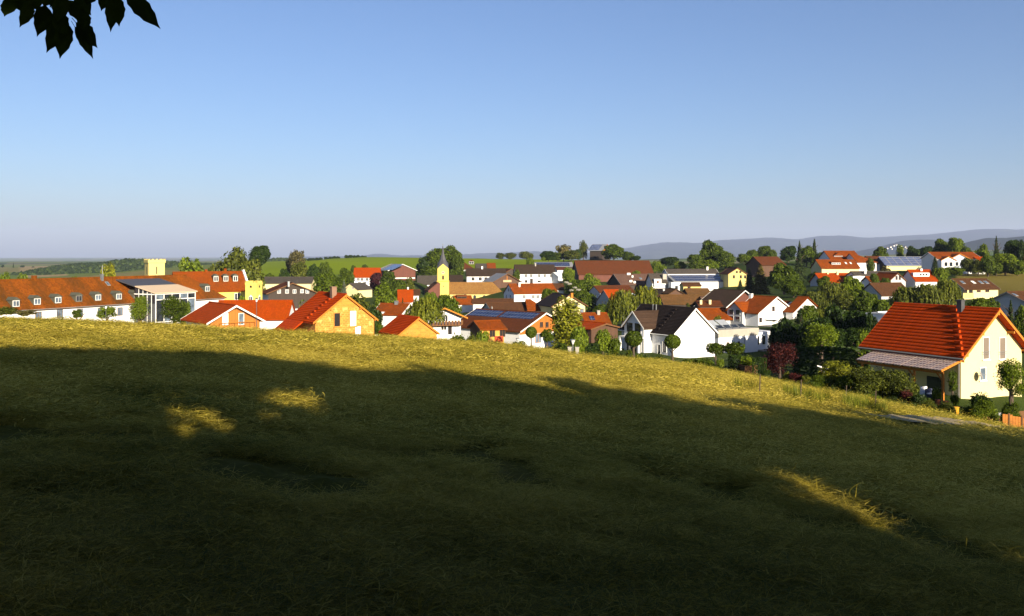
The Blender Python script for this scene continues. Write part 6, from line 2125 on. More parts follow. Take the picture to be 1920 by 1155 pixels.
tree(690, 536, 8, 350, 'lower dark purple tree at the foot of the copper beech', 'broad', 'copper')
tree(727, 508, 15, 355, 'dark green tree in front of the solar barn', 'broad', 'mid')
tree(745, 522, 16, 330, 'green tree low before the red-brown boarded gable', 'broad', 'mid')
tree(768, 520, 10, 350, 'small green tree right of the boarded gable', 'broad', 'olive')
tree(722, 532, 22, 225, 'light green tree with pointed top left of the small orange roof', 'tall', 'light')
tree(677, 552, 26, 190, 'dark mixed bushes behind the brick house ridge', 'broad', 'olive')
tree(700, 562, 18, 180, 'dark green shrub right of the mixed bushes', 'shrub', 'dark', 'shrub', 'shrub')
tree(755, 556, 8, 200, 'little conifer in front of the small orange roof', 'conifer', 'spruce', 'conifer')
tree(797, 556, 36, 138, 'willowy light green tree in front of the church tower', 'willow', 'willow', bottom=618)
tree(842, 551, 26, 190, 'dark green rounded tree below the church nave', 'dense', 'mid')
tree(808, 546, 14, 300, 'light bush left below the church tower', 'broad', 'light')
tree(714, 600, 10, 130, 'dark bush between the brick house and the brick garage', 'shrub', 'mid', 'shrub', 'shrub')
tree(968, 505, 8, 420, 'small green tree at the left corner of the tall white house', 'broad', 'mid')
tree(1035, 540, 22, 268, 'round dark green tree right of the orange inn annex', 'dense', 'mid')
tree(1066, 500, 13, 380, 'light green tree left of the dark gable of the huge barn', 'broad', 'light')
tree(1080, 523, 24, 310, 'large green tree with white blossoms before the huge barn', 'dense', 'mid')
for i, (px, py) in enumerate(((1068, 530), (1078, 537), (1062, 527), (1085, 541), (1071, 542))):
    tree(px, py, 5, 300, 'cluster of white blossom on the large green tree before the huge barn', 'shrub', 'blossom', 'blossom_cluster', 'blossom', 'white blossom clusters', base=py + 5)
tree(1110, 513, 18, 330, 'yellow-green round tree at the left foot of the huge barn', 'broad', 'light')
tree(1098, 545, 22, 270, 'green tree left of the pale blue gable', 'broad', 'mid')
tree(1127, 570, 16, 235, 'green bush below the pale blue gable', 'broad', 'mid')
tree(1193, 507, 10, 415, 'green tree standing against the huge barn roof', 'broad', 'light')
tree(1168, 541, 32, 205, 'left half of the large weeping willow behind the big white house', 'willow', 'willow')
tree(1210, 534, 32, 210, 'right brighter half of the large weeping willow', 'willow', 'yellow')
tree(1290, 568, 5, 240, 'thin pale green bush behind the dark roof ridge', 'broad', 'olive')
tree(1345, 592, 10, 180, 'yellow-green bush behind the flat-roofed building', 'broad', 'yellow')
# village, right part
tree(1426, 494, 23, 285, 'large brown-green spruce right of the small yellow gabled house', 'conifer', 'brownspruce', 'conifer')
tree(1405, 502, 14, 290, 'dark spruce just right of the small yellow gabled house', 'conifer', 'spruce', 'conifer')
tree(1388, 523, 9, 300, 'dark little conifer before the yellow gable', 'conifer', 'spruce', 'conifer')
tree(1470, 495, 28, 275, 'big green tree between the brown spruce and the tall spruce', 'dense', 'mid')
tree(1499, 470, 18, 330, 'tall dark spruce below the two skyline conifers', 'conifer', 'spruce', 'conifer')
tree(1488, 525, 22, 255, 'lower green tree behind the white villas', 'dense', 'mid')
tree(1528, 510, 14, 300, 'dark green tree left of the bright red roof', 'broad', 'dark')
tree(1560, 527, 30, 225, 'olive birch with drooping twigs in front of the bright red roof', 'willow', 'olive')
tree(1525, 545, 26, 215, 'olive leafy tree behind the third villa', 'willow', 'olive')
tree(1598, 519, 22, 240, 'bright green tree right of the bright red roof', 'dense', 'light')
tree(1590, 550, 26, 200, 'olive green tree below the bright green tree', 'dense', 'olive')
tree(1625, 545, 18, 205, 'green bush in front of the brown bungalow gable', 'dense', 'mid')
tree(1660, 521, 10, 268, 'small green tree under the red roof strip', 'broad', 'mid')
tree(1700, 536, 30, 190, 'left of the three olive willows behind the red tiled roof', 'willow', 'olive')
tree(1738, 530, 32, 188, 'middle and broadest of the three olive willows behind the red tiled roof', 'willow', 'olive')
tree(1775, 522, 25, 192, 'right and tallest of the three olive willows behind the red tiled roof', 'willow', 'willow')
tree(1655, 560, 20, 150, 'bright green tree by the white flat garage', 'dense', 'mid')
tree(1762, 500, 14, 270, 'green tree right of the white-banded orange roof', 'broad', 'light')
tree(1830, 556, 20, 140, 'green bush right of the chimney of the red tiled house', 'dense', 'mid')
tree(1858, 558, 16, 150, 'green bush below the cream house with skylights', 'broad', 'mid')
tree(1872, 566, 11, 150, 'dark conifer at the left of the grey gable', 'conifer', 'dark', 'conifer')
tree(1895, 562, 13, 130, 'dark spruce in front of the grey gable at the right edge', 'conifer', 'spruce', 'conifer')
tree(1916, 573, 16, 120, 'green tree behind the roof at the right edge', 'broad', 'mid')
# dark firs and hedge left of the red house
tree(1500, 580, 24, 150, 'dark fir at the right corner of the white villas', 'conifer', 'spruce', 'conifer')
tree(1530, 592, 34, 135, 'broad dark tree behind the light garden tree', 'dense', 'dark')
tree(1575, 575, 34, 138, 'very dark wide tree left of the white flat garage', 'dense', 'dark')
tree(1615, 580, 28, 132, 'very dark tree touching the left end of the red tiled roof', 'dense', 'dark')
tree(1634, 588, 17, 112, 'dark bushy tree covering the left of the white flat garage', 'dense', 'dark')
tree(1650, 605, 24, 118, 'dark fir before the white flat garage', 'conifer', 'spruce', 'conifer')
tree(1458, 612, 18, 146, 'dark bushy tree right below the curved balcony villa', 'dense', 'dark')
tree(1512, 570, 22, 160, 'dark tree in front of the third villa wall', 'dense', 'mid')
tree(1545, 572, 28, 175, 'olive tree mass left of the bright green tree', 'dense', 'olive')
tree(1622, 556, 24, 170, 'green tree mass in front of the brown bungalow', 'dense', 'mid')
tree(1545, 518, 13, 262, 'dark green tree hiding the left of the bright red roof', 'dense', 'mid')
tree(1640, 512, 9, 262, 'green tree in front of the red roof strip', 'dense', 'mid')
tree(1480, 598, 26, 142, 'dark tree filling the gap below the third villa', 'dense', 'dark')
tree(1605, 612, 34, 128, 'dark spreading tree behind the long dark hedge', 'dense', 'dark')
tree(1562, 618, 30, 124, 'dark tree right behind the light garden tree', 'dense', 'dark')
tree(1540, 604, 35, 108, 'sunlit light green garden tree before the dark trees', 'fine', 'light', bottom=662)
tree(1617, 618, 12, 100, 'small light green bush at the left end of the red tiled roof', 'open', 'light')
tree(1462, 640, 37, 96, 'dark red garden maple below the white flat-roofed building', 'fine', 'maple', bottom=705)
# garden along the field edge
BALL = 'clipped ball trees along the garden edge'
tree(996, 612, 10.5, 118, 'small clipped ball tree on a thin stem before the honey gable', 'ball', 'mid', 'ball_tree', 'tree', BALL, bottom=634)
tree(1026, 617, 13, 122, 'round leafy tree right of the small clipped ball tree', 'broad', 'mid', bottom=642)
tree(1063, 558, 34, 140, 'tall light green larch-like tree before the white gabled house', 'tall', 'yellow', low=0.08)
tree(1086, 612, 17, 118, 'rounded bright green bush at the right foot of the larch-like tree', 'ball', 'light', 'bush', 'shrub', low=0.1)
tree(1130, 615, 16, 120, 'rounded green bush tree before the brown cabin', 'broad', 'light', low=0.2)
tree(1152, 625, 14, 124, 'dark bush left of the big white house', 'shrub', 'mid', 'shrub', 'shrub')
tree(1110, 640, 14, 112, 'low dark bush under the rounded green bush tree', 'shrub', 'dark', 'shrub', 'shrub')
tree(1188, 620, 16, 116, 'clipped ball tree before the glazed bay of the big white house', 'ball', 'mid', 'ball_tree', 'tree', BALL, bottom=650)
tree(1261, 627, 15, 114, 'clipped ball tree before the dark roof eave of the big white house', 'ball', 'mid', 'ball_tree', 'tree', BALL, bottom=654)
tree(1342, 642, 18, 112, 'left umbrella-shaped tree at the corner of the white gable', 'umbrella', 'mid', 'umbrella_tree', 'tree', None, bottom=664)
tree(1377, 641, 19, 111, 'right umbrella-shaped tree before the flat-roofed building', 'umbrella', 'mid', 'umbrella_tree', 'tree', None, bottom=666)
shr = [(858, 618, 18, 118, 'mid', 'rounded bush at the garden edge below the balcony house'), (905, 616, 14, 122, 'light', 'bright green hedge bush left of the orange garage'), (884, 620, 12, 120, 'olive', 'olive bush left of the bright green hedge bush'),
       (930, 640, 16, 112, 'olive', 'low bush before the orange garage wall'), (972, 636, 14, 112, 'olive', 'grassy bush right of the orange garage'), (1010, 648, 16, 108, 'mid', 'low dark hedge piece below the ball tree'), (1035, 650, 14, 108, 'mid', 'low hedge piece right below the honey gable'),
       (1052, 640, 14, 112, 'mid', 'shrub left of the larch-like tree foot'), (1062, 655, 10, 105, 'olive', 'small shrub left of the street lamp'), (1122, 655, 14, 106, 'dark', 'dark shrub right of the orange bin'), (1205, 660, 16, 104, 'mid', 'flowering shrub below the first ball tree at the white house'),
       (1240, 662, 14, 106, 'olive', 'brownish flower shrub before the white house wall'), (1320, 668, 20, 106, 'mid', 'low hedge bush before the white gable'), (1292, 670, 14, 107, 'mid', 'low dark bush before the white gable'), (1350, 670, 10, 108, 'light', 'small light bush under the umbrella trees'),
       (1166, 655, 12, 108, 'dark', 'dark shrub left of the first ball tree at the white house'), (1180, 652, 9, 112, 'mid', 'little green shrub under the first ball tree')]
for px, t, hw, D, c, lab in shr:
    tree(px, t, hw, D, lab, 'shrub', c, 'shrub', 'shrub', 'shrubs along the garden edge', low=0.02)
tree(1383, 667, 13, 96, 'dark clipped hedge block left of the raised bed', 'box', 'dark', 'hedge', 'hedge', low=0.0)
tree(1424, 672, 12, 92, 'dark cypress hedge right of the raised bed', 'box', 'dark', 'hedge', 'hedge', low=0.0)
tree(1560, 652, 66, 100, 'long dark hedge below the light garden tree', 'box', 'dark', 'hedge', 'hedge', low=0.0, yscale=0.2)
tree(1436, 690, 12, 88, 'dark low shrub right of the cypress hedge', 'shrub', 'dark', 'shrub', 'shrub', low=0.02)
tree(1476, 694, 10, 86, 'light grassy shrub below the red maple', 'shrub', 'yellow', 'shrub', 'shrub', low=0.02)
tree(1492, 698, 14, 85, 'reddish brown low shrub right below the red maple', 'shrub', 'maple', 'shrub', 'shrub', low=0.02)
tree(1512, 702, 10, 84, 'low olive shrub right of the reddish brown shrub', 'shrub', 'olive', 'shrub', 'shrub', low=0.02)
tree(1572, 672, 40, 76, 'pointed feathery shrub left of the terrace canopy', 'fineshrub', 'yellow', 'shrub', 'shrub', low=0.02)
tree(1538, 700, 22, 75, 'dark shrub left of the pointed feathery shrub', 'fineshrub', 'mid', 'shrub', 'shrub', low=0.02)
tree(1632, 682, 46, 72, 'wide olive shrub in front of the canopy left end', 'fineshrub', 'olive', 'shrub', 'shrub', low=0.02)
tree(1682, 688, 38, 71, 'wide olive shrub in front of the left canopy post', 'fineshrub', 'olive', 'shrub', 'shrub', low=0.02)
tree(1603, 695, 36, 73, 'dark olive shrub between the feathery shrub and the canopy', 'fineshrub', 'mid', 'shrub', 'shrub', low=0.02)
tree(1700, 728, 14, 69, 'dark red low shrub at the left canopy post', 'shrub', 'maple', 'shrub', 'shrub', low=0.02)
tree(1723, 733, 16, 68, 'dark green low shrub right of the left canopy post', 'shrub', 'dark', 'shrub', 'shrub', low=0.02)
tree(1625, 738, 12, 68, 'left pale green round perennial at the meadow edge', 'shrub', 'light', 'shrub', 'shrub', low=0.0)
tree(1643, 740, 11, 67, 'right pale green round perennial at the meadow edge', 'shrub', 'light', 'shrub', 'shrub', low=0.0)
tree(1838, 731, 20, 72, 'dark rounded bush before the cream wall', 'shrub', 'dark', 'shrub', 'shrub', low=0.02)
tree(1786, 692, 9, 76, 'potted palm-like plant on the terrace', 'open', 'mid', 'potted_plant', 'plant', low=0.3)
tree(1791, 735, 9, 73, 'green plant at the corner of the terrace', 'shrub', 'mid', 'plant', 'plant', low=0.0)
tree(1755, 722, 9, 74, 'dark plant under the canopy beside the right post', 'shrub', 'mid', 'plant', 'plant', low=0.0)
tree(1896, 671, 31, 68, 'sunlit garden tree before the cream wall at the right edge', 'fine', 'light', bottom=741)
tree(1846, 745, 24, 60, 'tall light green grass bush near the wooden fence', 'fineshrub', 'light', 'shrub', 'shrub', low=0.0)
tree(1815, 758, 16, 61, 'dark low shrub left of the tall light green grass bush', 'fineshrub', 'mid', 'shrub', 'shrub', low=0.0)
tree(1775, 752, 18, 63, 'grassy shrub left of the yellow post', 'fineshrub', 'olive', 'shrub', 'shrub', low=0.0)
tree(1740, 748, 18, 65, 'low grassy shrub at the meadow edge below the terrace', 'fineshrub', 'olive', 'shrub', 'shrub', low=0.0)
tree(1895, 748, 18, 63, 'green bush behind the wooden fence', 'fineshrub', 'mid', 'shrub', 'shrub', low=0.0)

# the row of trees behind the viewpoint that throws the long shadow over the meadow
for i, (x, y, top, r, *bot) in enumerate(((3.0, -7, 5.3, 2.6), (6.6, -7, 4.9, 2.6), (6.3, -7.6, 8.8, 3.3, 5.62), (10.3, -7, 9.0, 2.1), (12.5, -7, 3.0, 2.2), (12.6, -8, 8.6, 2.6, 4.1), (15.7, -7, 8.6, 2.6), (20.5, -6.5, 8.6, 3.8), (26, -7.5, 8.8, 4.2), (32, -6, 9.2, 4.2), (38, -7, 8.6, 4.2), (44.5, -6, 8.7, 4.4), (51, -7, 8.2, 4.4), (58, -7, 7.5, 4.6), (65, -8, 7, 4.8), (22, -14, 7.0, 3.6), (42, -14, 7.5, 4.0), (-3, -12, 7, 4.0), (-9, -9, 7, 4.0))):
    z0 = float(zfield(np.array([float(x)]), np.array([float(y)]))[0])
    H_ = top - z0
    o = tag(empty('tree', (x, y, z0), i * 1.3), 'shady tree in the row behind the viewpoint', 'tree', 'trees in the row behind the viewpoint')
    link('crown', PROTO['dense'][i % 2], o, (0, 0, bot[0] - z0 if bot else H_ * 0.05), (0, 0, 0), (r * 1.05, r * 1.05, top - bot[0] if bot else H_ * 0.97), LM['mid'])
    link('trunk', TRUNKS[i % 4], o, (0, 0, 0), (0, 0, 0), (7, 7, H_ * 0.7), BARK)

# ------------------------------------------------------------------ the tree over the camera: trunk, crown and the leafy twig that hangs into the picture
z0 = gz(-5.0, -2.0)
ov = tag(empty('overhanging_tree', (-5.0, -2.0, z0)), 'tree beside the viewpoint whose dark leafy twig hangs into the upper left corner', 'tree')
link('trunk', TRUNKS[1], ov, (0, 0, 0), (0, 0, 0), (6, 6, 7.5), BARK)
link('crown', PROTO['dense'][0], ov, (-0.6, 0.2, 3.6), (0, 0, 0), (5.0, 3.8, 2.7), LM['mid'])
link('crown', PROTO['dense'][1], ov, (5.6, 2.6, -z0 + 3.15), (0, 0, 0), (5.4, 3.9, 2.1), LM['mid'])  # unseen second crown added overhead to keep skylight off the near ground
for i, (x, y) in enumerate(((-3.8, 5.2), (0.8, 5.6), (5.2, 5.0), (-7.5, 2.5), (9.5, 2.0))):   # unseen boughs added above the frame to darken the near meadow
    link('crown', PROTO['dense'][i % 2], ov, (x + 5.0, y + 2.0, -z0 + 2.15), (0, 0, i * 1.3), (2.9, 2.7, 1.1), LM['mid'])
LEAFD = leaf_mat('leaves_near', (0.03, 0.055, 0.01), var=0.25, trans=0.12)
def big_leaf(seed):
    g = random.Random(seed)
    n = 9
    L, W_ = 1.0, 0.3
    v, f = [], []
    for i in range(n + 1):
        t = i / n
        w = W_ * (math.sin(math.pi * min(1, t * 1.02) ** 0.72) ** 0.85 if 0 < t < 1 else 0.0)
        w *= 1 - 0.12 * (i % 2)
        if t > 0.86:
            w *= 0.62
        bend = -0.12 * t * t
        for sx in (-1, 0, 1):
            v.append((sx * (w + 0.002), t * L, bend + abs(sx) * w * (0.22 + 0.1 * g.random())))
    for i in range(n):
        for j in range(2):
            a = i * 3 + j
            f.append((a, a + 1, a + 4, a + 3))
    k = len(v)
    v += [(-0.012, -0.18, 0.02), (0.012, -0.18, 0.02), (0.012, 0.02, 0), (-0.012, 0.02, 0)]
    f.append((k, k + 1, k + 2, k + 3))
    return np_mesh('leaf', v, f)
leaves = [big_leaf(i) for i in range(3)]
for l_ in leaves:
    l_.materials.append(LEAFD)
D0 = 4.1
br = MB()
for a, b, r in (((-260, -160), (20, -30), 0.008), ((20, -30), (110, 0), 0.005), ((20, -30), (200, -18), 0.005), ((200, -18), (250, -6), 0.003), ((110, 0), (120, 30), 0.003), ((-400, -420), (-260, -160), 0.016)):
    br.bar(P(*a, D0) - ov.location, P(*b, D0 + 0.05) - ov.location, r, r * 0.7, 6)
bro = br.build('branch', BARK, ov)
gl = random.Random(4)
# base and tip of every leaf as it hangs, with its breadth
for bx, by, tx, ty, wd in ((22, -8, 10, 34, 34), (58, 6, 38, 52, 25), (40, -12, 48, 28, 36), (86, 10, 71, 68, 34), (60, -14, 74, 22, 34), (112, 34, 90, 99, 36), (122, 40, 114, 112, 34), (140, 50, 179, 110, 30), (142, 42, 187, 90, 36), (118, -10, 108, 44, 34), (128, 0, 164, 46, 30), (140, -14, 174, 30, 34), (176, -22, 163, 12, 30), (100, 20, 130, 70, 34), (196, -14, 191, 20, 24), (206, -12, 212, 62, 34), (214, -10, 226, 54, 30), (238, -20, 301, 57, 36), (110, -20, 96, 16, 34), (150, 20, 166, 60, 28), (20, -30, 14, 4, 28), (90, -22, 84, 14, 36)):
    d = D0 + gl.uniform(-0.12, 0.12)
    a, b = P(bx, by, d), P(tx, ty, d + gl.uniform(-0.05, 0.05))
    v = b - a
    L_ = v.length
    yv = v.normalized()
    view = Vector((0, 1, 0)) + Vector((gl.uniform(-0.35, 0.35), 0, gl.uniform(-0.35, 0.35)))
    zv = (view - yv * view.dot(yv)).normalized()
    xv = yv.cross(zv)
    M3 = Matrix((xv, yv, zv)).transposed()
    lf = link('leaf', leaves[gl.randrange(3)], bro, a - ov.location, M3.to_euler(), (wd / F * d / 0.6, L_, L_ * 0.8))

# ------------------------------------------------------------------ street furniture and small things
def lamp(px, py_top, py_base, D, label, funnel=True, h=None):
    b = G(px, D)
    zt_ = (HY - py_top) / F * D
    H_ = zt_ - b.z
    o = tag(empty('street_lamp', b), label, 'street lamp')
    MB().bar((0, 0, -0.3), (0, 0, H_ - 0.55), 0.06, 0.045, 8).build('pole', METAL if funnel else SLATE, o)
    if funnel:
        MB().bar((0, 0, H_ - 0.6), (0, 0, H_ - 0.08), 0.07, 0.3, 12).build('lamp_shade', plain('lamp_opal', (0.6, 0.6, 0.58), bump=0, rough=0.4), o)
        MB().bar((0, 0, H_ - 0.078), (0, 0, H_), 0.33, 0.28, 12).build('lamp_cap', METAL, o)
    else:
        MB().bar((0, 0, H_ - 0.55), (0, 0, H_ - 0.15), 0.1, 0.17, 10).build('lamp_shade', plain('lamp_opal', (0.6, 0.6, 0.58), bump=0, rough=0.4), o)
        MB().bar((0, 0, H_ - 0.148), (0, 0, H_), 0.24, 0.05, 10).build('lamp_cap', SLATE, o)
    return o

lamp(1074, 636.5, 663, 108, 'white funnel-shaped street lamp before the larch-like tree')
lamp(481, 558.5, 612, 122, 'dark street lamp standing before the plain orange wing', False)
lamp(198.5, 572, 600, 138, 'thin dark lamp post in front of the long white wall', False)
lamp(971, 634, 655, 130, 'small white globe lamp by the porch of the solar farmhouse', True)

b = G(1101, 96)
o = tag(empty('waste_bin', b), 'orange bin with pale lid at the meadow edge right of the funnel lamp', 'bin')
MB().bar((0, 0, -0.1), (0, 0, 0.75), 0.2, 0.24, 10).build('body', plain('bin_orange', (0.36, 0.13, 0.06)), o)
MB().bar((0, 0, 0.755), (0, 0, 0.95), 0.29, 0.27, 10).build('lid', CONC, o)
for px, D, lab in ((1068, 112, 'left pale gate pillar left of the funnel lamp'), (1082, 112, 'right pale gate pillar right of the funnel lamp'), (878, 116, 'pale stone pillar between the garden-edge bushes'), (889, 117, 'grey post right of the pale stone pillar')):
    b = G(px, D)
    o = MB().box(-0.22, 0.22, -0.22, 0.22, -0.3, 1.6).box(-0.27, 0.27, -0.27, 0.27, 1.602, 1.7).build('gate_pillar', CONC, None, b)
    tag(o, lab, 'pillar', 'pillars at the garden edge')

# raised bed between the hedges
b = G(1402, 95)
o = tag(empty('raised_bed', b, 0.25), 'square timber raised bed with tall green plants between two dark hedges', 'raised bed')
for k in range(5):
    m = MB()
    z = -0.1 + k * 0.27
    m.box(-0.75, 0.75, -0.75, -0.68, z, z + 0.25).box(-0.75, 0.75, 0.68, 0.75, z, z + 0.25).box(-0.75, -0.68, -0.679, 0.679, z, z + 0.25).box(0.68, 0.75, -0.679, 0.679, z, z + 0.25)
    m.build('board', TIMD, o)
MB().box(-0.679, 0.679, -0.679, 0.679, 0, 1.1).build('soil', plain('soil', (0.12, 0.06, 0.02)), o)
link('plants', PROTO['shrub'][0], o, (0, 0, 1.05), (0, 0, 0), (0.95, 0.95, 1.3), LM['light'])
# terrace umbrella lying tilted / white sun sail
p = P(1545, 690, 80)
g = gz(p.x, p.y)
o = tag(empty('parasol', (p.x, p.y, g)), 'closed white parasol leaning in the shade beside the feathery shrub', 'parasol')
H_ = p.z - g
MB().bar((0, 0, -0.2), (0, 0, H_), 0.03).build('pole', METAL, o)
MB().bar((-0.62, 0, H_ + 0.2), (0.62, 0, H_ - 0.2), 0.05, 0.11, 8).build('cloth', plain('parasol_cloth', (0.7, 0.7, 0.7), bump=0), o)
# yellow post and white ball
b = G(1792.5, 66)
tag(MB().box(-0.16, 0.16, -0.12, 0.12, -0.2, 0.62).box(-0.19, 0.19, -0.15, 0.15, 0.622, 0.68).build('marker_post', plain('post_yellow', (0.5, 0.24, 0.01)), None, b), 'short yellow-orange post in the grass below the terrace', 'post')
b = G(1803, 65)
m = MB()
for i in range(4):
    m.bar((0, 0, -0.05 + i * 0.075), (0, 0, 0.025 + i * 0.075), (0.05, 0.14, 0.16, 0.13)[i], (0.14, 0.16, 0.13, 0.03)[i], 12, cap=i in (0, 3))
tag(m.build('garden_ball', TIMW, None, b + Vector((0, 0, 0.15)), True), 'white garden ball right of the yellow-orange post', 'garden ball')
# wooden fence at the right edge
b = G(1880, 58.5)
o = tag(empty('garden_fence', b, R(-8)), 'orange-brown board fence with dark posts at the right edge', 'fence')
FB = plain('fence_board', (0.33, 0.12, 0.02), var=0.25, scale=4)
x = 0.0
for i in range(18):
    w = 0.16
    dz = gz(b.x + x, b.y) - b.z
    if i % 4 == 2:
        MB().box(x, x + 0.1, -0.04, 0.08, dz - 0.4, dz + 0.98).build('post', TIMD, o)
        x += 0.11
    MB().box(x, x + w, 0.0, 0.03, dz - 0.05, dz + 0.85 + 0.02 * (i % 3)).build('board', FB, o)
    x += w + 0.012
MB().box(0, x, 0.031, 0.07, -0.6 + 0.8, -0.5 + 0.8).build('rail', TIMD, o)
# garden table and benches behind it
b = G(1885, 68)
o = tag(empty('garden_table', b, 0.3), 'garden table with white top before the cream wall at the right edge', 'table')
MB().box(-1.1, 1.1, -0.45, 0.45, 0.72, 0.78).build('tabletop', TIMW, o)
for sx in (-0.95, 0.95):
    for sy in (-0.35, 0.35):
        MB().box(sx - 0.04, sx + 0.04, sy - 0.04, sy + 0.04, -0.1, 0.719).build('leg', TIMD, o)
for dx, lab in ((-1.3, 'dark slatted garden chair left of the white table'), (1.4, 'dark slatted garden chair right of the white table')):
    c = G(1885, 67.4)
    c.x += dx
    o = tag(empty('garden_chair', c, 0.3), lab, 'chair', 'chairs at the white garden table')
    MB().box(-0.26, 0.26, -0.25, 0.25, 0.42, 0.46).build('seat', TIMD, o)
    MB().box(-0.26, 0.26, 0.21, 0.25, 0.461, 1.0).build('backrest', TIMD, o)
    for sx in (-0.22, 0.22):
        for sy in (-0.2, 0.2):
            MB().box(sx - 0.025, sx + 0.025, sy - 0.025, sy + 0.025, -0.1, 0.419).build('leg', TIMD, o)
# terrace furniture
for px, D, lab, mt in ((1738, 75.5, 'white cushioned garden seat on the terrace under the canopy', TIMW), (1748, 75, 'dark blue garden seat next to the white one on the terrace', plain('cushion_blue', (0.03, 0.035, 0.07)))):
    b = G(px, D, 0.25)
    o = tag(empty('armchair', b, R(28)), lab, 'chair')
    MB().box(-0.4, 0.4, -0.4, 0.4, 0.15, 0.42).build('seat', mt, o)
    MB().box(-0.4, 0.4, 0.28, 0.4, 0.421, 0.85).build('backrest', mt, o)
    for sx in (-0.34, 0.34):
        for sy in (-0.34, 0.34):
            MB().box(sx - 0.03, sx + 0.03, sy - 0.03, sy + 0.03, -0.3, 0.149).build('leg', TIMD, o)
for px, D, lab in ((1759, 73.5, 'terracotta pot left of the right canopy post'), (1773, 73, 'terracotta pot right of the right canopy post')):
    b = G(px, D, 0.1)
    o = MB().bar((0, 0, -0.3), (0, 0, 0.38), 0.16, 0.24, 10).build('flower_pot', plain('terracotta', (0.3, 0.09, 0.04)), None, b)
    tag(o, lab, 'pot', 'terracotta pots on the terrace')

# thin posts standing in the meadow near the shade line
for px, py, D, lab in ((1641, 766, 41, 'tallest grey post standing alone in the lit strip of the meadow'), (1501, 748, 39, 'thin post in the lit strip left of the tall weeds'), (1424, 737, 38, 'thin post farthest left at the edge of the meadow shade'), (1586, 752, 44, 'thin post between the weeds in the lit strip')):
    b = G(px, D)
    tag(MB().bar((0, 0, -0.2), (0.03, 0, 0.85), 0.026, 0.022, 6).build('field_post', BARK, None, b), lab, 'post', 'posts in the meadow')

# gravel path crossing the right edge
def ribbon(name, pts, wd, mat, lift):
    v, f = [], []
    n = 60
    P_ = np.array(pts, float)
    t = np.linspace(0, len(P_) - 1, n)
    xs, ys = np.interp(t, range(len(P_)), P_[:, 0]), np.interp(t, range(len(P_)), P_[:, 1])
    for i in range(n):
        j0, j1 = max(0, i - 1), min(n - 1, i + 1)
        d = Vector((xs[j1] - xs[j0], ys[j1] - ys[j0], 0)).normalized()
        nn = Vector((-d.y, d.x, 0))
        for k in range(5):
            q = Vector((xs[i], ys[i], 0)) + nn * wd * (k / 4 - 0.5)
            fx, fy = np.array([q.x]), np.array([q.y])
            v.append((q.x, q.y, gz(q.x, q.y) + float((hay_lumps(fx, fy) * field_mask(fx, fy))[0]) * 0.6 + lift))
    for i in range(n - 1):
        for k in range(4):
            a = i * 5 + k
            f.append((a, a + 1, a + 6, a + 5))
    me = np_mesh(name, v, f)
    me.materials.append(mat)
    return tag(link(name, me), kind='structure')

ribbon('path', PATH, 1.8, plain('gravel', (0.32, 0.25, 0.13), var=0.3, scale=5, bump=0.6), 0.14)

# tall weeds along the shade line
def weed_mesh(seed):
    g = np.random.default_rng(seed)
    v, f = [], []
    for _ in range(16):
        cx, cy = g.normal(0, 0.16, 2)
        h_, a = g.uniform(0.35, 1.0), g.uniform(0, 6.28)
        ln = g.uniform(0.05, 0.35) * h_
        w = 0.012
        k = len(v)
        for s in range(4):
            t = s / 3
            ww = w * (1.1 - t)
            x, y = cx + math.cos(a) * ln * t * t, cy + math.sin(a) * ln * t * t
            v += [(x - ww, y - ww * 0.4, h_ * t), (x + ww, y + ww * 0.4, h_ * t)]
        for s in range(3):
            f.append((k + 2 * s, k + 2 * s + 1, k + 2 * s + 3, k + 2 * s + 2))
    me = np_mesh('weed', v, f)
    me.materials.append(leaf_mat('weed_green', (0.11, 0.13, 0.015)))
    return me
WEED = [weed_mesh(i) for i in range(4)]
g = np.random.default_rng(77)
n = 300
px = g.uniform(1380, 1660, n)
k = (px - CX) / F
y = 40.5 + g.normal(0, 1.6, n)
x = k * y
dens = fbm(px * 0.03, y * 0.2, 3, 3) > 0.45
x, y = x[dens], y[dens]
z = zt(x, y)
scatter('weeds', np.stack([x, y, z], 1), np.stack([0 * x, 0 * x, g.uniform(0, 6.28, len(x))], 1), g.uniform(0.3, 0.75, len(x)), WEED, 'tall green weeds along the shade line on the right of the meadow', 'weeds')
# rough grass along the garden edge
n = 2600
px = g.uniform(820, 1900, n)
k = (px - CX) / F
y = np.interp(px - CX, EDGE[:, 0], EDGE[:, 1]) + 1.5 + np.abs(g.normal(0, 4.0, n))
x = k * y
z = zt(x, y)
scatter('rough_grass', np.stack([x, y, z], 1), np.stack([0 * x, 0 * x, g.uniform(0, 6.28, n)], 1), g.uniform(0.18, 0.45, n), WEED, 'rough uncut grass along the garden side of the meadow', 'grass')

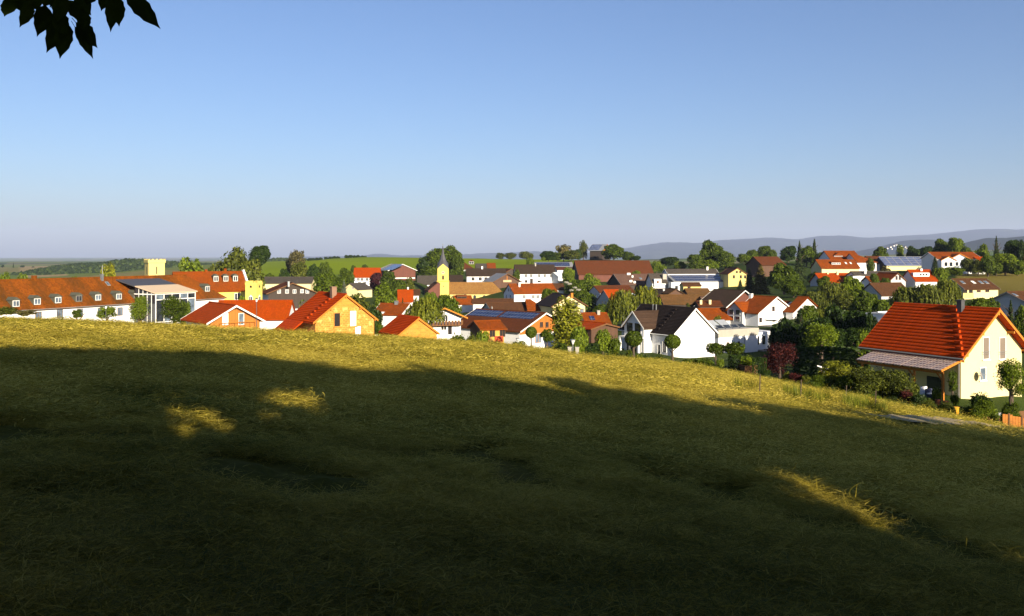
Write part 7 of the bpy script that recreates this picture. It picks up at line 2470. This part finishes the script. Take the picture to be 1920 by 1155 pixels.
# far settlement on the blue hillside
for i, (px, py) in enumerate(((1664, 466), (1670, 463.5), (1676, 461), (1681, 459.5), (1673, 467), (1684, 464), (1690, 462), (1697, 463.5), (1701, 466), (1694, 467.5))):
    p = P(px, py, 2600)
    o = tag(empty('far_house', p, 0.3 * i), 'white speck of a house in the far village on the blue hillside', 'house', 'houses of the far village')
    w, l_ = 1.6, 1.8 + 0.5 * (i % 3)
    MB().box(-l_, l_, -w, w, -1.5, 2.6).build('wall', W_WHT, o)
    m = MB()
    m.quad((-l_ - 1, -w - 1, 1.9), (l_ + 1, -w - 1, 1.9), (l_ + 1, 0, 3.4), (-l_ - 1, 0, 3.4)).quad((-l_ - 1, w + 1, 1.9), (l_ + 1, w + 1, 1.9), (l_ + 1, 0, 3.4), (-l_ - 1, 0, 3.4))
    m.quad((-l_, -w, 1.9), (-l_, w, 1.9), (-l_, 0, 3.3)).quad((l_, -w, 1.9), (l_, w, 1.9), (l_, 0, 3.3))
    m.build('roof', T_RBR, o)
for px, py, D, hw, lab in ((5, 496.5, 1900, 3, 'tiny dark tree at the left end of the far plain'), (25, 492, 1900, 1.8, 'tiny pointed tree sticking up on the far plain'), (42, 497, 1900, 4, 'tiny round tree on the far plain right of the pointed one'), (62, 499.5, 1900, 2.5, 'tiniest tree on the far plain')):
    tree(px, py, hw, D, lab, 'conifer' if hw < 2 else 'broad', 'dark', base=502)

# ------------------------------------------------------------------ the hazy air
hz = MB().box(-21000, 21000, -21000, 21000, -130, 590)
hm = bpy.data.materials.new('haze_air')
hm.use_nodes = True
hn = hm.node_tree
hn.nodes.remove(hn.nodes['Principled BSDF'])
pv = hn.nodes.new('ShaderNodeVolumePrincipled')
pv.inputs['Color'].default_value = (0.55, 0.66, 0.98, 1)
pv.inputs['Density'].default_value = 0.000046
pv.inputs['Density Attribute'].default_value = ''
pv.inputs['Color Attribute'].default_value = ''
pv.inputs['Temperature Attribute'].default_value = ''
hn.links.new(pv.outputs[0], hn.nodes['Material Output'].inputs['Volume'])
HZ = hz.build('haze', hm)
tag(HZ, 'thin pale haze over the whole valley', 'haze', None, 'stuff')
S.cycles.volume_bounces = 0
S.cycles.max_bounces = 6
S.cycles.diffuse_bounces = 3
S.cycles.transparent_max_bounces = 8
